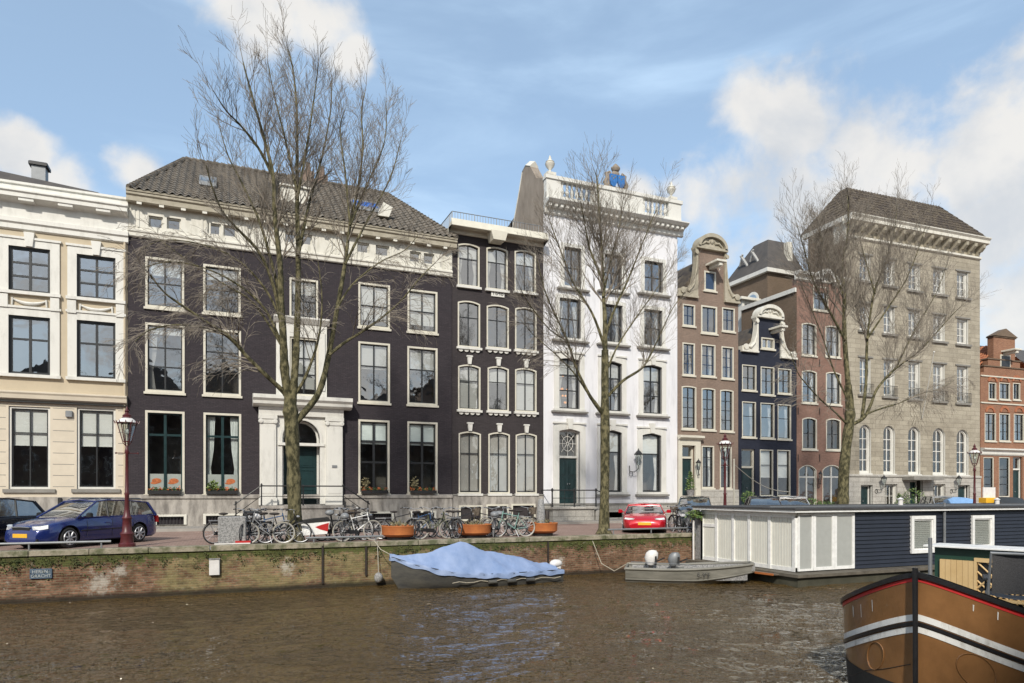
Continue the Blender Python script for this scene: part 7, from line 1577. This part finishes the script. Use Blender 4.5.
# glazed end (faces left)
def endy(px_): 
    u = (px_ - CX) / F; d = hbx / (sin(TH) + u * cos(TH)); return d * (cos(TH) - u * sin(TH)) - 17.75
f = MB(); ys = [endy(p_) for p_ in (791.8, 772, 751.5, 735.3, 718.5, 704)]
ys = [.12] + ys[1:]
we = f
f.box(-.05, .03, 0, Wh, zt - .16, z1 - .01); f.box(-.05, .03, 0, Wh, z0, z0 + .14)
for y in [.0] + ys[1:] + [Wh - .12]: f.box(-.07, .03, y, y + .13, z0, zt - .1)
f.build('end_frame', 'paint_white', e)
for k in range(len(ys) - 1):
    a, b = ys[k] + .13 if k else .13, ys[k + 1]; q = MB(); q.box(-.02, .0, a, b, z0 + .14, zt - .16); pn = q.build('end_panel', 'vertical_white', e)
    q = MB(); n = max(3, int((b - a) / .12))
    for i in range(n + 1): y = a + (b - a) * i / n; q.box(-.028, -.019, y - .008, y + .008, z0 + .14, zt - .16)
    q.build('vertical_slats', 'old_white', pn)
MB().box(-.05, .02, ys[-2] + .13, ys[-1], z0 + 1.35, z0 + 1.47).build('transom_bar', 'paint_white', e)
MB().box(-.02, .02, Wh - .0, Wh + .5, z0 - .1, z1 - .1).build('side_screen', 'concrete', e)
g = MB(); g.box(-.28, Lh + .3, -.22, Wh + .25, z1 + .0, z1 + .09); g.build('roof_fascia', 'paint_white', e)
rf = MB().cbox(-.32, Lh + .35, -.27, Wh + .3, z1 + .091, z1 + .16, .01).build('roof', 'roof_felt', e)
MB().box(-.2, Lh, 1.0, 1.04, z1 + .161, z1 + .2).build('roof_trim', 'zinc', rf)
g = MB(); g.box(-.45, Lh + .4, -.5, Wh + .3, -.4, z0 - .12); g.build('pontoon', 'wet_concrete', e)
g = MB(); g.box(-.55, Lh + .4, -.62, Wh + .35, z0 - .119, z0 - .02); g.build('side_deck', 'dark_deck', e)
g = MB(); xd = hx(941.4); g.tube([(xd, -.12, z0 - .1), (xd, -.12, z1 + .3)], .05, 8); g.build('downpipe', 'zinc', e)
MB().lathe([(.09, 0), (.09, .25), (.13, .27), (.02, .35)], (hx(934), 1.4, z1 + .15), 10).build('roof_vent', 'lamp_white', rf, smooth=True)
MB().lathe([(.09, 0), (.09, .22), (.13, .24), (.02, .32)], (hx(934) + 6, 1.4, z1 + .15), 10).build('roof_vent', 'lamp_white', rf, smooth=True)
# gangway boards by the end
g = empty('gangplank', (hbx - .4, 18.0, WZ + .36), R(96), 'weathered boards with an orange edge floating at the houseboat corner', 'gangplank')
MB().box(0, 1.6, -.3, .3, -.04, .0).build('boards', 'wicker', g); MB().box(.1, .9, .301, .32, -.06, .01).build('orange_edge', 'corten', g)
p = at(693.5, 22.9); e2 = empty('hanging_plant', (p.x, p.y, 0), 0, 'green trailing plant on a post at the left corner of the houseboat', 'plant')
MB().tube([(0, 0, -1.9), (0, 0, .95)], .04, 7).build('post', 'lamp_white', e2); g = MB(); rnd = random.Random(4); leaves(g, (0, -.1, .78), (.38, .25, .22), 260, rnd, size=.13, ms=2); g.build('foliage', ['leaf_green', 'leaf_pale'], e2, fix=False)

# =============================================================== brown barge, bottom right
surf('barge_brown', (.165, .080, .030), .32, .18, 1.8, .5, 4, col2=(.25, .122, .046), stretch=(1, 1, .8), coat=.6, thresh=(.3, .6)); surf('barge_white', (.48, .46, .42), .4, .06, 6, .1, col2=(.74, .74, .72), thresh=(.3, .48), stretch=(1, 1, .4)); surf('barge_black', (.014, .014, .016), .35, .3, 5, .2, coat=.3); surf('barge_red', (.50, .03, .03), .4, .12, 5, .05); surf('boot_black', (.02, .02, .019), .7, .3, 3, .2); surf('deck_grey', (.12, .12, .12), .8, .3, 3, .2); surf('hut_green', (.012, .05, .032), .5, .2, 2, .05)
BS = Vector((8.70, 6.42)); bz = R(16.3); e = empty('canal_barge', (BS.x, BS.y, WZ), bz, 'brown steel canal barge with white stripes and red rail band, bow in the lower right', 'barge')
BB, LBw, NN = 1.84, 2.5, 2.1; Lt = 13.0
def bw_(t):
    q = min(1, t / LBw); return BB * (1 - (1 - q) ** 2.5) ** .78
def bsheer(t): return 1.45 + (-.42 + .97 * math.exp(-t / 1.05) + .25 * max(0, (t - 8) / 5) ** 2)
ts = [0] + [LBw * (1 - cos(pi / 2 * i / 26)) ** 1.25 for i in range(1, 27)] + [LBw + (Lt - LBw) * i / 10 for i in range(1, 11)]
def hp(t, s_, below, out=0.0):
    """point on the hull side, 'below' metres under the sheer line"""
    zs_ = bsheer(t); z = zs_ - below; k = max(0, min(1, (zs_ - z) / 2.4)); w = bw_(t) * (1 - .13 * k ** 1.5); x = t + .10 * k * math.exp(-t / .8)
    # outward normal from the plan curve
    dt = .02; w1 = bw_(t + dt) * (1 - .13 * k ** 1.5); tx, ty = dt, (w1 - w); l_ = math.hypot(tx, ty); nx, ny = -ty / l_, tx / l_
    return (x + nx * out, s_ * (w + ny * out), z)
def strip(name, mat, b0, b1, out, parent, thick=True, nv=1):
    g = MB()
    for s_ in (-1, 1):
        rows = []
        for t in ts:
            r_ = [hp(t, s_, b0 + (b1 - b0) * j / nv, out) for j in range(nv + 1)]
            if thick: r_ = [hp(t, s_, b0, -.01)] + r_ + [hp(t, s_, b1, -.01)]
            rows.append(r_)
        g.grid(rows)
    return g.build(name, mat, parent, smooth=True)
g = MB()
for s_ in (-1, 1): g.grid([[hp(t, s_, 2.0 * j / 14) for j in range(15)] for t in ts])
n_ = 14
hl = g.build('hull', 'barge_brown', e, smooth=True)
strip('rail', 'barge_black', -.035, .035, .04, hl, nv=2); strip('red_band', 'barge_red', .036, .09, .008, hl)
strip('white_stripe', 'barge_white', .54, .625, .010, hl); strip('rubbing_strake', 'barge_black', .64, .69, .03, hl); strip('white_stripe', 'barge_white', .705, .79, .010, hl)
# boot topping below a level line
g = MB()
for s_ in (-1, 1):
    rows = []
    for t in ts: zs_ = bsheer(t); rows.append([hp(t, s_, zs_ - .42, .006), hp(t, s_, zs_ - .1, .008), hp(t, s_, zs_ + .35, .008)])
    g.grid(rows)
g.build('boot_topping', 'boot_black', hl, smooth=True)
g = MB(); g.tube([(-.03, 0, -.3), (-.06, 0, .5), (-.06, 0, 1.2), (-.07, 0, bsheer(0) + .10)], [.034, .034, .034, .038], 8); g.build('stem_post', 'barge_black', hl, smooth=True)
g = MB(); g.grid([[(t + .06, -max(.0, bw_(t) - .07), bsheer(t) - .12), (t + .06, 0, bsheer(t) - .08), (t + .06, max(.0, bw_(t) - .07), bsheer(t) - .12)] for t in ts]); g.build('deck', 'deck_grey', e, fix=False)
g = MB()
for s_ in (-1, 1): g.grid([[(hp(t, s_, -.04, -.0)[0] + .0, hp(t, s_, -.04, .03)[1], bsheer(t) + .042), (hp(t, s_, 0, -.09)[0], hp(t, s_, 0, -.09)[1] if bw_(t) > .1 else 0, bsheer(t) + .042), (hp(t, s_, 0, -.09)[0], hp(t, s_, 0, -.09)[1] if bw_(t) > .1 else 0, bsheer(t) - .13)] for t in ts])
g.build('bulwark_cap', 'barge_black', hl, fix=False)
# doubler plates and weld seams on the bow
for s_, t_, bl_, rr in ((-1, .28, 1.02, .22), (1, .34, 1.02, .2)):
    g = MB(); pts = []
    for i in range(24): a = 2 * pi * i / 24; pts.append(hp(max(.01, t_ + rr * .55 * cos(a)), s_, bl_ + rr * sin(a), .006))
    g.tube(pts, .008, 5, closed=True); g.build('plate_outline', 'barge_brown', hl)
g = MB(); g.tube([hp(t, 1, 1.22 + .02 * sin(t * 9), .004) for t in ts[4:24]], .006, 4); g.tube([hp(.9 + .05 * sin(k * 1.9), -1, .95 + k * .05, .004) for k in range(8)], .008, 4); g.build('weld_seam', 'saddle_leather', hl)
rnd = random.Random(2)
for k in range(16):
    s_ = rnd.choice((-1, -1, 1)); t = rnd.uniform(.15, 1.2); b0 = rnd.uniform(.13, .2); ln = rnd.uniform(.06, .2)
    MB().add([hp(t, s_, b0, .004), hp(t + .008, s_, b0, .004), hp(t + .006, s_, b0 + ln, .004), hp(t, s_, b0 + ln, .004)], [(0, 1, 2, 3)]).build('paint_drip', 'barge_white', hl, fix=False)
# deck cabin
zc0, zc1 = bsheer(4) - .1, 2.14
g = MB(); g.box(3.75, 4.3, -1.25, 1.08, zc0, zc1); hut = g.build('deck_locker', 'hut_green', e)
g = MB(); g.cbox(3.6, 4.4, -1.38, 1.22, zc1 + .001, zc1 + .03, .005); g.build('locker_lid', 'paint_white', hut)
g = MB()
for k in range(6): y = .98 - k * .09; g.box(3.70, 3.745, y - .085, y, zc0 + .02, zc1 - .22)
g.build('wood_panel', 'new_pine', hut)
g = MB(); g.box(3.69, 3.745, -.4, .44, zc1 - .23, zc1 - .16); g.box(3.69, 3.745, .40, .445, zc0, zc1 - .23); g.box(3.69, 3.745, -.42, -.37, zc0, zc1 - .23); g.box(3.69, 3.745, -.37, .40, zc0 + .3, zc0 + .35)
for k in range(-3, 7):
    for sl_ in (-1, 1):
        y0 = -.37 + k * .16; pa = Vector((3.72 + .008 * sl_, y0, zc0 + .02)); pb = pa + Vector((0, (zc1 - .25 - zc0), (zc1 - .25 - zc0))); 
        if sl_ < 0: pa = Vector((3.712, -.37 - (-.40 - .37) - (k * .16), zc0 + .02)); pb = pa + Vector((0, -(zc1 - .25 - zc0), (zc1 - .25 - zc0)))
        # clip to the lattice opening
        d = pb - pa; t0, t1 = 0, 1
        for lim, sgn in ((-.37, 1), (.40, -1)):
            if abs(d.y) > 1e-6:
                tt = (lim - pa.y) / d.y
                if (d.y > 0) == (sgn > 0): t0 = max(t0, tt)
                else: t1 = min(t1, tt)
        if t1 - t0 > .05: g.tube([pa + d * t0, pa + d * t1], .016, 4)
g.build('lattice', 'new_pine', hut)
MB().box(3.745, 3.76, -.37, .4, zc0, zc1 - .23).build('dark_opening', 'car_trim', hut)
g = MB(); g.tube([(2.6, .75, bsheer(2.6) - .1), (2.6, .75, 2.36)], .032, 8); g.build('spud_pole', 'zinc', e, smooth=True)
# things lying on the barge
def on_barge(x, y, z): v = Matrix.Rotation(bz, 3, 'Z') @ Vector((x, y, 0)); return (BS.x + v.x, BS.y + v.y, WZ + z)
c = empty('deck_chair', on_barge(2.15, -.62, bsheer(2.15) - .09), bz + R(-72), 'grey sling deck chair with its back turned, on the foredeck of the barge', 'chair')
g = MB(); g.tube([(-.32, .12, .05), (-.33, -.02, .45), (-.30, -.12, .92), (.30, -.12, .92), (.33, -.02, .45), (.32, .12, .05)], .02, 7); g.tube([(-.33, -.0, .38), (-.33, .5, .40), (-.33, .52, .0)], .018, 6); g.tube([(.33, -.0, .38), (.33, .5, .40), (.33, .52, .0)], .018, 6); g.tube([(-.32, .12, .05), (-.36, -.25, .0)], .018, 6); g.tube([(.32, .12, .05), (.36, -.25, .0)], .018, 6); g.build('frame', 'zinc', c, smooth=True)
c.scale = (1.2, 1.2, 1.25); surf('sling_mesh', (.075, .075, .08), .75, .25, 60, .5, 120); g = MB(); g.grid([[(-.29 + .58 * i / 8, -.12 + .14 * (1 - k / 8) + .035 * sin(pi * i / 8), .42 + .48 * k / 8) for i in range(9)] for k in range(9)]); g.build('back_sling', 'sling_mesh', c, smooth=True)
g = MB(); g.grid([[(-.31 + .62 * i / 8, .02 + .46 * k / 8, .40 - .04 * sin(pi * i / 8)) for i in range(9)] for k in range(9)]); g.build('seat_sling', 'sling_mesh', c, smooth=True)
for s_ in (-1, 1): g = MB(); g.cbox(s_ * .34 - .04, s_ * .34 + .04, -.05, .42, .58, .61, .01); g.tube([(s_ * .34, .4, .585), (s_ * .34, .45, .4)], .015, 5); g.build('armrest', 'black_iron', c)
b = empty('ball_fender', on_barge(.55, .30, bsheer(.55) + .10), 0, 'pale blue ball fender lying on the barge bow', 'fender'); surf('pale_blue_rubber', (.42, .55, .66), .45, .1, 4, 0); MB().ball((0, 0, 0), .15, 14, 10).build('ball', 'pale_blue_rubber', b, smooth=True); MB().lathe([(.04, .13), (.04, .2), (.02, .22)], (0, 0, 0), 8).build('eyelet', 'pale_blue_rubber', b)
b = empty('folded_tarpaulin', on_barge(2.5, .1, bsheer(2.5) - .1), bz, 'dark folded tarpaulin on the foredeck in front of the lattice panel', 'tarpaulin'); g = MB(); g.cbox(-.3, .3, -.45, .45, 0, .12, .03); g.cbox(-.26, .25, -.4, .42, .121, .22, .03); g.build('folds', 'crate_plastic', b)
b = empty('flower_pot', on_barge(1.5, -.95, bsheer(1.5) - .08), 0, 'pot of orange flowers beside the deck chair on the barge', 'potted plant'); MB().lathe([(.08, 0), (.12, .2), (.13, .21), (.1, .2)], (0, 0, 0), 12).build('pot', 'corten', b, smooth=True); g = MB(); leaves(g, (0, 0, .27), (.14, .14, .1), 90, random.Random(1), size=.06, m=0, ms=2); g.build('flowers', ['flower_orange', 'leaf_green'], b, fix=False)

# =============================================================== the bank behind the viewer (seen only mirrored in windows and water)
masonry('far_brick', (.16, .10, .075), (.21, .14, .10), (.17, .14, .12), dirt=(.7, .7, .7))
rnd = random.Random(8); x = -42
labs = ['narrow brown', 'broad dark', 'tall plain', 'low wide', 'slim pale', 'square brown', 'high dark', 'plain brick', 'wide brick', 'corner brick']
for k, lb in enumerate(labs):
    w = rnd.uniform(6, 10); h_ = rnd.uniform(11.5, 15.5); e = empty('opposite_house', (x, -13, 0), 0, lb + ' canal house on the near bank behind the viewer, number %s from the left' % ['one', 'two', 'three', 'four', 'five', 'six', 'seven', 'eight', 'nine', 'ten'][k], 'house', 'houses on the near bank')
    g = MB(); g.box(0, w - .05, -9, 0, 0, h_); g.build('wall', ['far_brick', 'aubergine_brick', 'brown_brick'][k % 3], e)
    g = MB(); g.prism([(-.3, h_), (w + .2, h_), (w / 2, h_ + 3.2)], 'y', -9, .15); g.build('roof', 'slate', e)
    mw = MB(); mw.box(-.6, .6, .0, .05, -.95, .95); m0 = None
    nw = int(w / 2.4)
    for j in range(nw):
        for r_ in range(4):
            loc = ((j + .5) * w / nw, 0, 1.9 + r_ * 3.1)
            if m0 is None: m0 = mw.build('window', 'white_paint', e); m0.location = loc; pn = MB().box(-.5, .5, .051, .07, -.85, .85).build('pane', 'interior', m0)
            else: q = copy_tree(m0, e); q.location = loc
    x += w
for x_, y_, s_, lb in ((-13, -4.5, .8, 'bare elm on the near bank behind the viewer, the left one'), (9, -5, .75, 'bare elm on the near bank behind the viewer, the middle one'), (30, -4.5, .85, 'bare elm on the near bank behind the viewer, the right one')):
    c = copy_tree(T2); c.location = (x_, y_, 0); c.scale = (s_, s_, s_); c.rotation_euler = (0, 0, x_); c['label'] = lb; c['group'] = 'elms on the near bank'
